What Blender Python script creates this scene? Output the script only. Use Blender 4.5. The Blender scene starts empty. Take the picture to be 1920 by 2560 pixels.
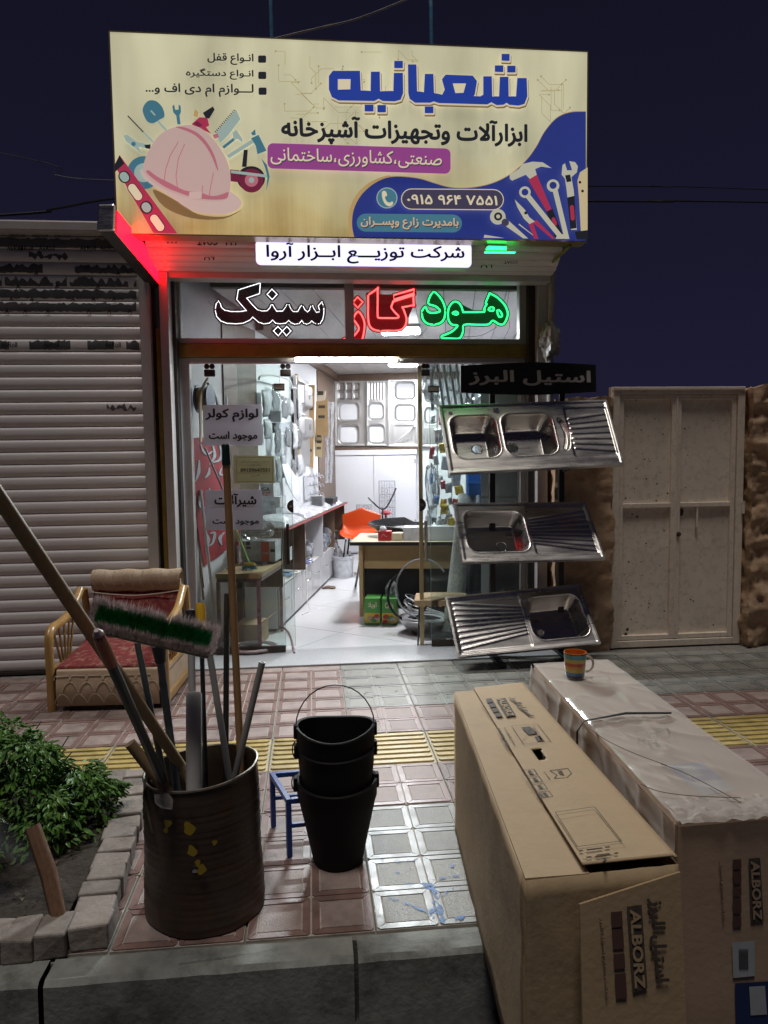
import bpy, math, random
import numpy as np
from mathutils import Vector, Matrix, noise
from mathutils.geometry import tessellate_polygon, intersect_line_line_2d

scene = bpy.context.scene
COL = scene.collection
rnd = random.Random(7)

# ------------------------------------------------------------------ camera
PITCH, YAW, ROLL = math.radians(4.3), math.radians(5.6), math.radians(-0.75)
CAM = np.array([-0.567, -3.73, 1.455]); FPX = 1815.0
_f = np.array([math.sin(YAW)*math.cos(PITCH), math.cos(YAW)*math.cos(PITCH), -math.sin(PITCH)])
_r0 = np.array([math.cos(YAW), -math.sin(YAW), 0.0]); _u0 = np.cross(_r0, _f)
_r = math.cos(ROLL)*_r0 + math.sin(ROLL)*_u0
_u = -math.sin(ROLL)*_r0 + math.cos(ROLL)*_u0
cd = bpy.data.cameras.new('camera'); cam = bpy.data.objects.new('camera', cd); COL.objects.link(cam)
m3 = Matrix(((_r[0], _u[0], -_f[0]), (_r[1], _u[1], -_f[1]), (_r[2], _u[2], -_f[2])))
cam.matrix_world = Matrix.Translation(Vector(CAM)) @ m3.to_4x4()
cd.sensor_fit = 'VERTICAL'; cd.sensor_height = 32.0; cd.lens = 32.0*FPX/2560.0
cd.clip_start = 0.05; cd.clip_end = 2000
scene.camera = cam

# ------------------------------------------------------------------ world, moonlit / street-lit night
w = bpy.data.worlds.new('World'); scene.world = w; w.use_nodes = True
nt = w.node_tree; nt.nodes.clear()
SUN_EL, SUN_AZ = math.radians(77), math.radians(200)       # azimuth clockwise from +Y
sky = nt.nodes.new('ShaderNodeTexSky'); sky.sky_type = 'NISHITA'; sky.sun_disc = False
sky.sun_elevation = math.radians(-4.5); sky.sun_rotation = SUN_AZ; sky.air_density = 2.0; sky.dust_density = 0.3; sky.ozone_density = 5.0
mixs = nt.nodes.new('ShaderNodeMix'); mixs.data_type = 'RGBA'; mixs.inputs[0].default_value = 0.82
nt.links.new(sky.outputs[0], mixs.inputs[6]); 
tcw = nt.nodes.new('ShaderNodeTexCoord'); sxw = nt.nodes.new('ShaderNodeSeparateXYZ'); nt.links.new(tcw.outputs['Generated'], sxw.inputs[0])
rpw = nt.nodes.new('ShaderNodeValToRGB'); rpw.color_ramp.elements[0].position = 0.0; rpw.color_ramp.elements[0].color = (.112, .105, .285, 1)
rpw.color_ramp.elements[1].position = 0.55; rpw.color_ramp.elements[1].color = (.058, .055, .132, 1)      # glow of the town low down, darker overhead
nt.links.new(sxw.outputs[2], rpw.inputs[0]); nt.links.new(rpw.outputs[0], mixs.inputs[7])
bg = nt.nodes.new('ShaderNodeBackground'); bg.inputs[1].default_value = 0.135
nt.links.new(mixs.outputs[2], bg.inputs[0])
wo = nt.nodes.new('ShaderNodeOutputWorld'); nt.links.new(bg.outputs[0], wo.inputs[0])

sl = bpy.data.lights.new('street_sun', 'SUN'); so = bpy.data.objects.new('street_sun', sl); COL.objects.link(so)
sl.energy = 1.28; sl.angle = math.radians(14); sl.color = (1.0, 0.93, 0.86)
dv = Vector((math.sin(SUN_AZ)*math.cos(SUN_EL), math.cos(SUN_AZ)*math.cos(SUN_EL), math.sin(SUN_EL)))
so.rotation_euler = dv.to_track_quat('Z', 'Y').to_euler(); so.location = (0, -3, 9)

scene.view_settings.view_transform = 'Standard'; scene.view_settings.look = 'None'
scene.view_settings.exposure = 0.0; scene.view_settings.gamma = 1.0; scene.view_settings.use_curve_mapping = False
scene.render.engine = 'CYCLES'
scene.cycles.use_denoising = True
scene.cycles.max_bounces = 10; scene.cycles.transparent_max_bounces = 16
scene.cycles.sample_clamp_indirect = 4.0; scene.cycles.caustics_reflective = False; scene.cycles.caustics_refractive = False

# ------------------------------------------------------------------ pixel -> place (photo 1920x2560)
K = 1920/1659.0
def D(x, y): return (x*K, y*K)
def zm(x0, y0, s): return lambda x, y: (x0+x*s, y0+y*s)
S4 = zm(400, 850, 600/1599.0); S5 = zm(700, 850, .375)
BA = zm(240, 60, 660/1659.0); BB = zm(800, 60, 700/1659.0)
N1 = zm(520, 690, 310/1659.0); N2 = zm(850, 690, 440/1659.0)
def ray(p): return _f + _r*(p[0]-960)/FPX - _u*(p[1]-1280)/FPX
def G(p, z=0.0): d = ray(p); return Vector(CAM + d*(z-CAM[2])/d[2])
def F(p, Y): d = ray(p); return Vector(CAM + d*(Y-CAM[1])/d[1])
def PL(p, o, n):
    d = ray(p); o = np.array(o); n = np.array(n); return Vector(CAM + d*(((o-CAM)@n)/(d@n)))

# ------------------------------------------------------------------ materials
def lin(h):
    h = h.lstrip('#'); c = [int(h[i:i+2], 16)/255 for i in (0, 2, 4)]
    return tuple(x/12.92 if x <= .04045 else ((x+.055)/1.055)**2.4 for x in c)
MATS = {}
def pbr(name, col, rough=.5, metal=0., var=.0, vscale=6., bump=0., bscale=40., col2=None, dirt=0., dscale=3., dcol=(.03, .025, .02), spec=.5, stretch=(1, 1, 1), aniso=None, rvar=0., obj_rand=0., coat=0., sheen=0.):
    m = bpy.data.materials.new(name); m.use_nodes = True; nt = m.node_tree; n = nt.nodes; L = nt.links
    b = n['Principled BSDF']; b.inputs['Roughness'].default_value = rough; b.inputs['Metallic'].default_value = metal
    b.inputs['Specular IOR Level'].default_value = spec
    if coat: b.inputs['Coat Weight'].default_value = coat
    if sheen: b.inputs['Sheen Weight'].default_value = sheen
    col = lin(col) if isinstance(col, str) else col
    b.inputs['Base Color'].default_value = (*col, 1)
    need = var or bump or dirt or col2 or rvar or obj_rand
    if need:
        tc = n.new('ShaderNodeTexCoord'); mp = n.new('ShaderNodeMapping'); mp.inputs['Scale'].default_value = stretch
        L.new(tc.outputs['Object'], mp.inputs[0]); src = mp.outputs[0]
        oi = n.new('ShaderNodeObjectInfo'); ad = n.new('ShaderNodeVectorMath'); ad.operation = 'ADD'
        mu = n.new('ShaderNodeMath'); mu.operation = 'MULTIPLY'; mu.inputs[1].default_value = 37.0
        L.new(oi.outputs['Random'], mu.inputs[0]); L.new(src, ad.inputs[0]); L.new(mu.outputs[0], ad.inputs[1]); src = ad.outputs[0]
        cur = None
        if var or col2:
            nz = n.new('ShaderNodeTexNoise'); nz.inputs['Scale'].default_value = vscale; nz.inputs['Detail'].default_value = 6; nz.inputs['Roughness'].default_value = .65
            L.new(src, nz.inputs['Vector'])
            rp = n.new('ShaderNodeValToRGB'); rp.color_ramp.elements[0].position = .3; rp.color_ramp.elements[1].position = .7
            c2 = (lin(col2) if isinstance(col2, str) else col2) if col2 else tuple(min(1, c*(1+var)) for c in col)
            c1 = col if col2 else tuple(c*(1-var) for c in col)
            rp.color_ramp.elements[0].color = (*c1, 1); rp.color_ramp.elements[1].color = (*c2, 1)
            L.new(nz.outputs['Fac'], rp.inputs[0]); cur = rp.outputs[0]
            if rvar:
                mr = n.new('ShaderNodeMapRange'); mr.inputs[3].default_value = max(.02, rough-rvar); mr.inputs[4].default_value = min(1, rough+rvar)
                mr.inputs[1].default_value = .3; mr.inputs[2].default_value = .7
                L.new(nz.outputs['Fac'], mr.inputs[0]); L.new(mr.outputs[0], b.inputs['Roughness'])
        if dirt:
            nd = n.new('ShaderNodeTexNoise'); nd.inputs['Scale'].default_value = dscale; nd.inputs['Detail'].default_value = 9; nd.inputs['Roughness'].default_value = .7
            L.new(src, nd.inputs['Vector'])
            rd = n.new('ShaderNodeValToRGB'); rd.color_ramp.elements[0].position = .50; rd.color_ramp.elements[1].position = .72
            rd.color_ramp.elements[0].color = (0, 0, 0, 1); rd.color_ramp.elements[1].color = (dirt, dirt, dirt, 1)
            L.new(nd.outputs['Fac'], rd.inputs[0])
            mx = n.new('ShaderNodeMix'); mx.data_type = 'RGBA'; L.new(rd.outputs[0], mx.inputs[0])
            if cur: L.new(cur, mx.inputs[6])
            else: mx.inputs[6].default_value = (*col, 1)
            mx.inputs[7].default_value = (*dcol, 1); cur = mx.outputs[2]
        if obj_rand:
            hs = n.new('ShaderNodeHueSaturation'); mr2 = n.new('ShaderNodeMapRange'); mr2.inputs[3].default_value = 1-obj_rand; mr2.inputs[4].default_value = 1+obj_rand
            L.new(oi.outputs['Random'], mr2.inputs[0]); L.new(mr2.outputs[0], hs.inputs['Value'])
            if cur: L.new(cur, hs.inputs['Color'])
            else: hs.inputs['Color'].default_value = (*col, 1)
            cur = hs.outputs[0]
        if cur: L.new(cur, b.inputs['Base Color'])
        if bump:
            nb = n.new('ShaderNodeTexNoise'); nb.inputs['Scale'].default_value = bscale; nb.inputs['Detail'].default_value = 5
            L.new(src, nb.inputs['Vector']); bp = n.new('ShaderNodeBump'); bp.inputs['Strength'].default_value = min(1, bump); bp.inputs['Distance'].default_value = .004*max(1, bump)
            L.new(nb.outputs['Fac'], bp.inputs['Height']); L.new(bp.outputs[0], b.inputs['Normal'])
    MATS[name] = m; return m
def emit(name, col, strength, base=None):
    m = bpy.data.materials.new(name); m.use_nodes = True; b = m.node_tree.nodes['Principled BSDF']
    col = lin(col) if isinstance(col, str) else col
    b.inputs['Base Color'].default_value = (*(base or col), 1); b.inputs['Emission Color'].default_value = (*col, 1); b.inputs['Emission Strength'].default_value = strength
    b.inputs['Roughness'].default_value = .4; MATS[name] = m; return m
def glassy(name, tint=(1, 1, 1), refl=1.0, haze=0.0, hcol=(.8, .82, .85), rough=.02, bump=0., bscale=12., ior=1.5, hvar=True):
    m = bpy.data.materials.new(name); m.use_nodes = True; nt = m.node_tree; n = nt.nodes; L = nt.links; n.clear()
    out = n.new('ShaderNodeOutputMaterial'); tr = n.new('ShaderNodeBsdfTransparent'); tr.inputs[0].default_value = (*tint, 1)
    gl = n.new('ShaderNodeBsdfGlossy'); gl.inputs['Roughness'].default_value = rough
    fr = n.new('ShaderNodeFresnel'); fr.inputs[0].default_value = ior
    mu = n.new('ShaderNodeMath'); mu.operation = 'MULTIPLY'; mu.inputs[1].default_value = refl; L.new(fr.outputs[0], mu.inputs[0]); mu.use_clamp = True
    mx = n.new('ShaderNodeMixShader'); L.new(mu.outputs[0], mx.inputs[0]); L.new(gl.outputs[0], mx.inputs[2])
    cur = tr.outputs[0]
    tc = n.new('ShaderNodeTexCoord')
    if haze:
        df = n.new('ShaderNodeBsdfDiffuse'); df.inputs[0].default_value = (*hcol, 1)
        m2 = n.new('ShaderNodeMixShader')
        if hvar:
            nz = n.new('ShaderNodeTexNoise'); nz.inputs['Scale'].default_value = 3.0; nz.inputs['Detail'].default_value = 8; L.new(tc.outputs['Object'], nz.inputs['Vector'])
            mr = n.new('ShaderNodeMapRange'); mr.inputs[1].default_value = .3; mr.inputs[2].default_value = .75; mr.inputs[3].default_value = haze*.3; mr.inputs[4].default_value = haze*1.6
            L.new(nz.outputs['Fac'], mr.inputs[0]); L.new(mr.outputs[0], m2.inputs[0])
        else: m2.inputs[0].default_value = haze
        L.new(tr.outputs[0], m2.inputs[1]); L.new(df.outputs[0], m2.inputs[2]); cur = m2.outputs[0]
    L.new(cur, mx.inputs[1]); L.new(mx.outputs[0], out.inputs[0])
    if bump:
        nb = n.new('ShaderNodeTexNoise'); nb.inputs['Scale'].default_value = bscale; nb.inputs['Detail'].default_value = 4; L.new(tc.outputs['Object'], nb.inputs['Vector'])
        bp = n.new('ShaderNodeBump'); bp.inputs['Strength'].default_value = bump; bp.inputs['Distance'].default_value = .01; L.new(nb.outputs['Fac'], bp.inputs['Height'])
        L.new(bp.outputs[0], gl.inputs['Normal']); L.new(bp.outputs[0], fr.inputs['Normal'])
    MATS[name] = m; return m
def wood(name, c1, c2, rough=.5, scale=8, axis=(1, 12, 12), bump=.1):
    m = pbr(name, c1, rough, col2=c2, vscale=scale, stretch=axis, bump=bump, bscale=scale*3); return m

# ------------------------------------------------------------------ mesh building
def V(*a): return Vector(a)
class MB:
    def __init__(s): s.v = []; s.f = []; s.mi = []; s.cur = 0
    def add(s, vs, fs):
        o = len(s.v); s.v += [tuple(x) for x in vs]; s.f += [[i+o for i in f] for f in fs]; s.mi += [s.cur]*len(fs); return s
    def box(s, x0, x1, y0, y1, z0, z1):
        return s.add([(x0, y0, z0), (x1, y0, z0), (x1, y1, z0), (x0, y1, z0), (x0, y0, z1), (x1, y0, z1), (x1, y1, z1), (x0, y1, z1)],
                     [(0, 3, 2, 1), (4, 5, 6, 7), (0, 1, 5, 4), (1, 2, 6, 5), (2, 3, 7, 6), (3, 0, 4, 7)])
    def obox(s, c, size, rz=0, M=None):
        M = M or Matrix.Rotation(rz, 3, 'Z'); c = Vector(c); a, b, d = [x/2 for x in size]
        P = [c + M @ Vector(p) for p in ((-a, -b, -d), (a, -b, -d), (a, b, -d), (-a, b, -d), (-a, -b, d), (a, -b, d), (a, b, d), (-a, b, d))]
        return s.add(P, [(0, 3, 2, 1), (4, 5, 6, 7), (0, 1, 5, 4), (1, 2, 6, 5), (2, 3, 7, 6), (3, 0, 4, 7)])
    def hexa(s, b, t):   # bottom 4 pts, top 4 pts
        return s.add(list(b)+list(t), [(0, 3, 2, 1), (4, 5, 6, 7), (0, 1, 5, 4), (1, 2, 6, 5), (2, 3, 7, 6), (3, 0, 4, 7)])
    def prism(s, pts, ext):
        pts = [Vector(p) for p in pts]; n = len(pts); e = Vector(ext)
        return s.add(pts+[p+e for p in pts], [tuple(range(n)), tuple(range(2*n-1, n-1, -1))]+[(i, i+n, (i+1) % n+n, (i+1) % n) for i in range(n)])
    def poly(s, pts): return s.add(pts, [tuple(range(len(pts)))])
    def tube(s, pts, r, n=8, closed=False, caps=True, flat=1.0):
        pts = [Vector(p) for p in pts]; N = len(pts); rr = r if isinstance(r, (list, tuple)) else [r]*N
        T = []
        for i in range(N):
            a = pts[(i-1) % N] if (closed or i > 0) else pts[i]; b = pts[(i+1) % N] if (closed or i < N-1) else pts[i]
            t = (b-a); T.append(t.normalized() if t.length > 1e-9 else Vector((0, 0, 1)))
        u = T[0].orthogonal().normalized(); vs = []
        for i in range(N):
            u = (u - T[i]*u.dot(T[i])); u = u.normalized() if u.length > 1e-6 else T[i].orthogonal().normalized(); wv = T[i].cross(u)
            for k in range(n):
                a = 2*math.pi*k/n; vs.append(pts[i]+(u*math.cos(a)+wv*math.sin(a)*flat)*rr[i])
        fs = []
        for i in range(N if closed else N-1):
            j = (i+1) % N
            for k in range(n): fs.append((i*n+k, i*n+(k+1) % n, j*n+(k+1) % n, j*n+k))
        if caps and not closed: fs.append(tuple(range(n-1, -1, -1))); fs.append(tuple((N-1)*n+k for k in range(n)))
        return s.add(vs, fs)
    def lathe(s, prof, c=(0, 0, 0), n=32, fn=None, caps=True, ax=None):
        c = Vector(c); vs = []
        for r, z in prof:
            for k in range(n):
                a = 2*math.pi*k/n; p = Vector((r*math.cos(a), r*math.sin(a), z))
                if fn: p = fn(p, a)
                if ax: p = ax @ p
                vs.append(c+p)
        fs = []
        for i in range(len(prof)-1):
            for k in range(n): fs.append((i*n+k, i*n+(k+1) % n, (i+1)*n+(k+1) % n, (i+1)*n+k))
        if caps:
            if prof[0][0] > 1e-6: fs.append(tuple(range(n-1, -1, -1)))
            if prof[-1][0] > 1e-6: fs.append(tuple((len(prof)-1)*n+k for k in range(n)))
        return s.add(vs, fs)
    def grid(s, fn, nu, nv, keep=None):
        vs = [fn(i/nu, j/nv) for j in range(nv+1) for i in range(nu+1)]
        fs = [(j*(nu+1)+i, j*(nu+1)+i+1, (j+1)*(nu+1)+i+1, (j+1)*(nu+1)+i) for j in range(nv) for i in range(nu) if keep is None or keep((i+.5)/nu, (j+.5)/nv)]
        return s.add(vs, fs)
    def mesh(s, name, mats, smooth=False, off=Vector((0, 0, 0)), angle=40):
        me = bpy.data.meshes.new(name)
        me.from_pydata([tuple(Vector(v)-off) for v in s.v], [], s.f)
        for m in (mats if isinstance(mats, (list, tuple)) else [mats]): me.materials.append(m)
        if len(me.materials) > 1: me.polygons.foreach_set('material_index', s.mi)
        if smooth:
            me.polygons.foreach_set('use_smooth', [True]*len(me.polygons))
            if angle < 180: me.set_sharp_from_angle(angle=math.radians(angle))
        me.update(); return me
    def build(s, name, mat, parent=None, smooth=False, local=False, bevel=0, thick=0, sub=0, angle=40, tag=None):
        off = Vector((0, 0, 0))
        if parent is None and not local:
            a = np.array(s.v); off = Vector(((a[:, 0].min()+a[:, 0].max())/2, (a[:, 1].min()+a[:, 1].max())/2, a[:, 2].min()))
        o = bpy.data.objects.new(name, s.mesh(name, mat, smooth, off, angle)); COL.objects.link(o); o.location = off
        if parent is not None:
            o.parent = parent
            if not local: o.matrix_parent_inverse = WM[parent.name].inverted()
            WM[o.name] = WM[parent.name].copy() if local else Matrix.Identity(4)
        else: WM[o.name] = Matrix.Translation(off)
        if thick:
            md = o.modifiers.new('thick', 'SOLIDIFY'); md.thickness = thick; md.offset = 0
        if bevel:
            md = o.modifiers.new('bevel', 'BEVEL'); md.width = bevel; md.segments = 2; md.limit_method = 'ANGLE'; md.angle_limit = math.radians(40)
        if sub:
            md = o.modifiers.new('sub', 'SUBSURF'); md.levels = sub; md.render_levels = sub
        if tag: TAG(o, *tag)
        return o
WM = {}
def TAG(o, label, cat, group=None):
    o['label'] = label; o['category'] = cat
    if group: o['group'] = group
    return o
def T(name, loc, label, cat, group=None, rz=0):
    o = bpy.data.objects.new(name, None); COL.objects.link(o); o.empty_display_size = .05
    o.location = loc; o.rotation_euler = (0, 0, rz); WM[o.name] = Matrix.Translation(Vector(loc)) @ Matrix.Rotation(rz, 4, 'Z')
    return TAG(o, label, cat, group)
def kind(o, k): o['kind'] = k; return o
def dupe(o, parent=None, loc=None, rz=None):
    c = o.copy(); COL.objects.link(c)
    if parent is not None: c.parent = parent
    if loc is not None: c.location = loc
    if rz is not None: c.rotation_euler = (0, 0, rz)
    for ch in o.children: dupe(ch, c)
    return c
def cat_rom(P, n=6, closed=True):
    P = [Vector(p) for p in P]; N = len(P); out = []
    R = range(N if closed else N-1)
    for i in R:
        p0 = P[(i-1) % N] if (closed or i > 0) else P[i]; p1 = P[i]; p2 = P[(i+1) % N]; p3 = P[(i+2) % N] if (closed or i+2 < N) else p2
        for k in range(n):
            t = k/n; out.append(.5*((2*p1)+(-p0+p2)*t+(2*p0-5*p1+4*p2-p3)*t*t+(-p0+3*p1-3*p2+p3)*t**3))
    if not closed: out.append(P[-1])
    return out
def smooth2(pts, n=5): return [(p.x, p.y) for p in cat_rom([(x, y, 0) for x, y in pts], n)]

# ------------------------------------------------------------------ lettering
FORMS = {}
for ch, base, k in (('ا', 0xFE8D, 2), ('آ', 0xFE81, 2), ('ب', 0xFE8F, 4), ('پ', 0xFB56, 4), ('ت', 0xFE95, 4), ('ج', 0xFE9D, 4), ('خ', 0xFEA5, 4), ('د', 0xFEA9, 2), ('ر', 0xFEAD, 2), ('ز', 0xFEAF, 2),
                    ('س', 0xFEB1, 4), ('ش', 0xFEB5, 4), ('ص', 0xFEB9, 4), ('ع', 0xFEC9, 4), ('ف', 0xFED1, 4), ('ق', 0xFED5, 4), ('ک', 0xFB8E, 4), ('گ', 0xFB92, 4), ('ل', 0xFEDD, 4), ('م', 0xFEE1, 4),
                    ('ن', 0xFEE5, 4), ('و', 0xFEED, 2), ('ه', 0xFEE9, 4), ('ی', 0xFBFC, 4), ('ح', 0xFEA1, 4)):
    FORMS[ch] = [chr(base+i) for i in range(k)]
def fa(t):
    out = []; i = 0
    def dual(c): return c == 'ـ' or (c in FORMS and len(FORMS[c]) == 4)
    def joins(c): return c == 'ـ' or c in FORMS
    while i < len(t):
        c = t[i]; prev = t[i-1] if i else ' '; pj = dual(prev)
        if c == 'ل' and i+1 < len(t) and t[i+1] in 'اآ':
            lig = {'ا': (0xFEFB, 0xFEFC), 'آ': (0xFEF5, 0xFEF6)}[t[i+1]]; out.append(chr(lig[1 if pj else 0])); i += 2; continue
        if c in FORMS:
            nj = i+1 < len(t) and joins(t[i+1]); f = FORMS[c]
            if len(f) == 2: out.append(f[1 if pj else 0])
            else: out.append(f[3 if (pj and nj) else 1 if pj else 2 if nj else 0])
        else: out.append(c)
        i += 1
    return ''.join(reversed(out))
def text_mesh(s, bold=0., res=3):
    cu = bpy.data.curves.new('lettering', 'FONT'); cu.body = s; cu.resolution_u = res; cu.offset = bold; cu.fill_mode = 'FRONT'
    o = bpy.data.objects.new('lettering', cu); COL.objects.link(o); bpy.context.view_layer.update()
    c2 = o.to_curve(bpy.context.evaluated_depsgraph_get(), apply_modifiers=False); cont = []
    for sp in c2.splines:
        P = []
        if sp.type == 'BEZIER':
            bp = sp.bezier_points; N = len(bp)
            for i in range(N):
                a, b = bp[i], bp[(i+1) % N]; p0, p1, p2, p3 = a.co, a.handle_right, b.handle_left, b.co
                straight = abs((p1-p0).cross(p3-p0).z)+abs((p2-p0).cross(p3-p0).z) < 1e-5
                for k in range(1 if straight else res): t = k/res; P.append(p0*(1-t)**3+p1*3*t*(1-t)**2+p2*3*t*t*(1-t)+p3*t**3)
        else: P = [Vector(p.co[:3]) for p in sp.points]
        Q = [P[0]]
        for p in P[1:]:
            if (p-Q[-1]).length > 1e-4: Q.append(p)
        if len(Q) > 2 and (Q[0]-Q[-1]).length < 1e-4: Q.pop()
        i = 0
        while i < len(Q)-3:                       # cut small self-crossing loops out of a contour
            hit = None
            for j in range(i+2, min(i+16, len(Q)-1)):
                r_ = intersect_line_line_2d(Q[i].to_2d(), Q[i+1].to_2d(), Q[j].to_2d(), Q[j+1].to_2d())
                if r_: hit = (j, r_)
            if hit and not (i == 0 and hit[0] == len(Q)-2): Q[i+1:hit[0]+1] = [Vector((hit[1].x, hit[1].y, 0))]
            i += 1
        if len(Q) > 2: cont.append(Q)
    o.to_curve_clear(); bpy.data.objects.remove(o); bpy.data.curves.remove(cu)
    area = lambda P: sum(P[i].x*P[(i+1) % len(P)].y-P[(i+1) % len(P)].x*P[i].y for i in range(len(P)))/2
    def inside(pt, P):
        r = False
        for i in range(len(P)):
            a, b = P[i], P[i-1]
            if (a.y > pt.y) != (b.y > pt.y) and pt.x < (b.x-a.x)*(pt.y-a.y)/(b.y-a.y)+a.x: r = not r
        return r
    A = [area(P) for P in cont]; sg = 1 if A[max(range(len(A)), key=lambda i: abs(A[i]))] > 0 else -1
    outer = [i for i in range(len(A)) if A[i]*sg > 0]; holes = {i: [] for i in outer}
    for i in range(len(A)):
        if A[i]*sg < 0:
            c = [j for j in outer if inside(cont[i][0], cont[j])]
            if c: holes[min(c, key=lambda j: abs(A[j]))].append(i)
            else: outer.append(i); holes[i] = []
    vs, fs = [], []
    for n_, j in enumerate(outer):
        loops = [cont[j]]+[cont[h] for h in holes[j]]; o0 = len(vs)
        for t in tessellate_polygon(loops): fs.append(tuple(o0+q for q in t))
        for P in loops: vs += [Vector((p.x, p.y, (n_ % 5)*.00001)) for p in P]
    return vs, fs
def letters(s, mat, parent, bl, br, tl, bold=.0, lift=.002, rtl=True, name='lettering', res=3, skew=0.):
    vs, fs = text_mesh(fa(s) if rtl else s, 0., res)
    xs = [v.x for v in vs]; ys = [v.y for v in vs]; x0, x1, y0, y1 = min(xs), max(xs), min(ys), max(ys)
    bl, br, tl = Vector(bl), Vector(br), Vector(tl); ex = br-bl; ey = tl-bl; n = ex.cross(ey).normalized()
    mb = MB(); sh = [(0, 0)] if bold < .004 else [(math.cos(a)*bold, math.sin(a)*bold) for a in [math.pi*k/4 for k in range(8)]]+([(0, 0)] if bold > .03 else [])
    x0 -= bold; x1 += bold; y0 -= bold; y1 += bold
    for k, (dx, dy) in enumerate(sh): mb.add([bl+ex*((v.x+dx-x0)/(x1-x0))+ey*((v.y+dy-y0)/(y1-y0))+n*(lift+.00006*k+v.z) for v in vs], fs)
    return mb.build(name, mat, parent)
def rect3(fn, x0, y0, x1, y1): return fn((x0, y1)), fn((x1, y1)), fn((x0, y0))

# ================================================================== materials used all over
M_asph = pbr('asphalt', (.045, .044, .045), .9, var=.35, vscale=30, bump=.6, bscale=160)
M_bed = pbr('mortar_bed', (.20, .19, .17), .9, var=.3, vscale=20, bump=.5, bscale=90)
M_line = pbr('tile_grout_line', (.40, .37, .32), .75, var=.25, vscale=20, dirt=.5, dscale=9)
def tmat(nm, c, r, v=.22, b=.35, bs=260, d=.55): return pbr(nm, c, r, var=v, vscale=14, bump=b, bscale=bs, dirt=d, dscale=4.5, dcol=(.08, .07, .06), rvar=.12, obj_rand=.13)
M_rpan = tmat('red_tile_panel', (.30, .232, .212), .45, b=.6)
M_rbar = tmat('red_tile_bar', (.205, .125, .11), .38, b=.12)
M_gpan = tmat('grey_tile_panel', (.245, .24, .215), .37, b=.6)
M_gbar = tmat('grey_tile_bar', (.20, .205, .19), .36, b=.12)
M_ypan = tmat('yellow_tile_base', (.38, .32, .19), .5)
M_ybar = tmat('yellow_tile_rib', (.46, .35, .12), .40, b=.15, d=.35)
M_bluep = pbr('blue_paint_spill', (.07, .20, .50), .55, var=.4, vscale=30)
_n = M_bluep.node_tree.nodes; _l = M_bluep.node_tree.links                # worn, patchy paint film
_t = _n.new('ShaderNodeTexNoise'); _t.inputs['Scale'].default_value = 55; _t.inputs['Detail'].default_value = 8; _r2 = _n.new('ShaderNodeValToRGB'); _r2.color_ramp.elements[0].position = .40; _r2.color_ramp.elements[1].position = .62
_tc = _n.new('ShaderNodeTexCoord'); _l.new(_tc.outputs['Object'], _t.inputs['Vector']); _l.new(_t.outputs['Fac'], _r2.inputs[0]); _l.new(_r2.outputs[0], _n['Principled BSDF'].inputs['Alpha'])
M_conc = pbr('kerb_concrete', (.23, .24, .22), .8, var=.25, vscale=9, bump=.5, bscale=60, dirt=.7, dscale=7)
M_brick = pbr('planter_brick', (.20, .165, .14), .9, col2=(.30, .27, .24), vscale=12, bump=.9, bscale=45, dirt=.5, dscale=10, obj_rand=.2)
M_soil = pbr('soil', (.032, .024, .016), .95, var=.5, vscale=30, bump=1.5, bscale=50)
M_slat = pbr('shutter_aluminium', (.80, .765, .77), .36, metal=.1, var=.07, vscale=5, stretch=(.3, 4, 4), bump=.05, bscale=60, dirt=.28, dscale=5, dcol=(.16, .13, .12), rvar=.08)
M_film = pbr('peeling_film', (.10, .10, .105), .4, var=.25, vscale=12)
M_film2 = pbr('pale_film', (.33, .32, .32), .4, var=.2, vscale=12)
M_ink = pbr('black_ink', (.012, .012, .014), .55)
M_frame = pbr('white_frame_aluminium', (.56, .52, .51), .38, metal=.15, var=.08, vscale=4, dirt=.25, dscale=5, dcol=(.2, .17, .15))
M_ochre = pbr('ochre_painted_steel', (.30, .19, .035), .5, var=.2, vscale=9, dirt=.45, dscale=8)
M_dark = pbr('dark_steel', (.035, .028, .024), .55, var=.3, vscale=12, dirt=.3, dscale=8, dcol=(.10, .06, .04))
M_black = pbr('black_painted_steel', (.010, .010, .011), .42, var=.2, vscale=10)
M_mud = pbr('mud_plaster', (.40, .26, .16), .95, col2=(.54, .38, .25), vscale=5, bump=1.6, bscale=26, dirt=.6, dscale=3.2, dcol=(.10, .06, .04))
M_door = pbr('cream_painted_steel', (.74, .65, .55), .5, var=.09, vscale=3.5, bump=.08, bscale=50, dirt=.38, dscale=22, dcol=(.16, .09, .05))
M_rust = pbr('rust_spot', (.06, .035, .022), .85, var=.4, vscale=40)
M_wall = pbr('white_wall_paint', (.74, .75, .78), .6, var=.04, vscale=3)
M_plast = pbr('outer_plaster', (.28, .24, .22), .9, var=.2, vscale=4, bump=.4)

def inst(me, name, parent, loc, rz=0., M=None):
    o = bpy.data.objects.new(name, me); COL.objects.link(o)
    W = M if M is not None else Matrix.Translation(Vector(loc)) @ Matrix.Rotation(rz, 4, 'Z')
    o.matrix_basis = W; o.parent = parent; o.matrix_parent_inverse = WM[parent.name].inverted(); WM[o.name] = W; return o

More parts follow.
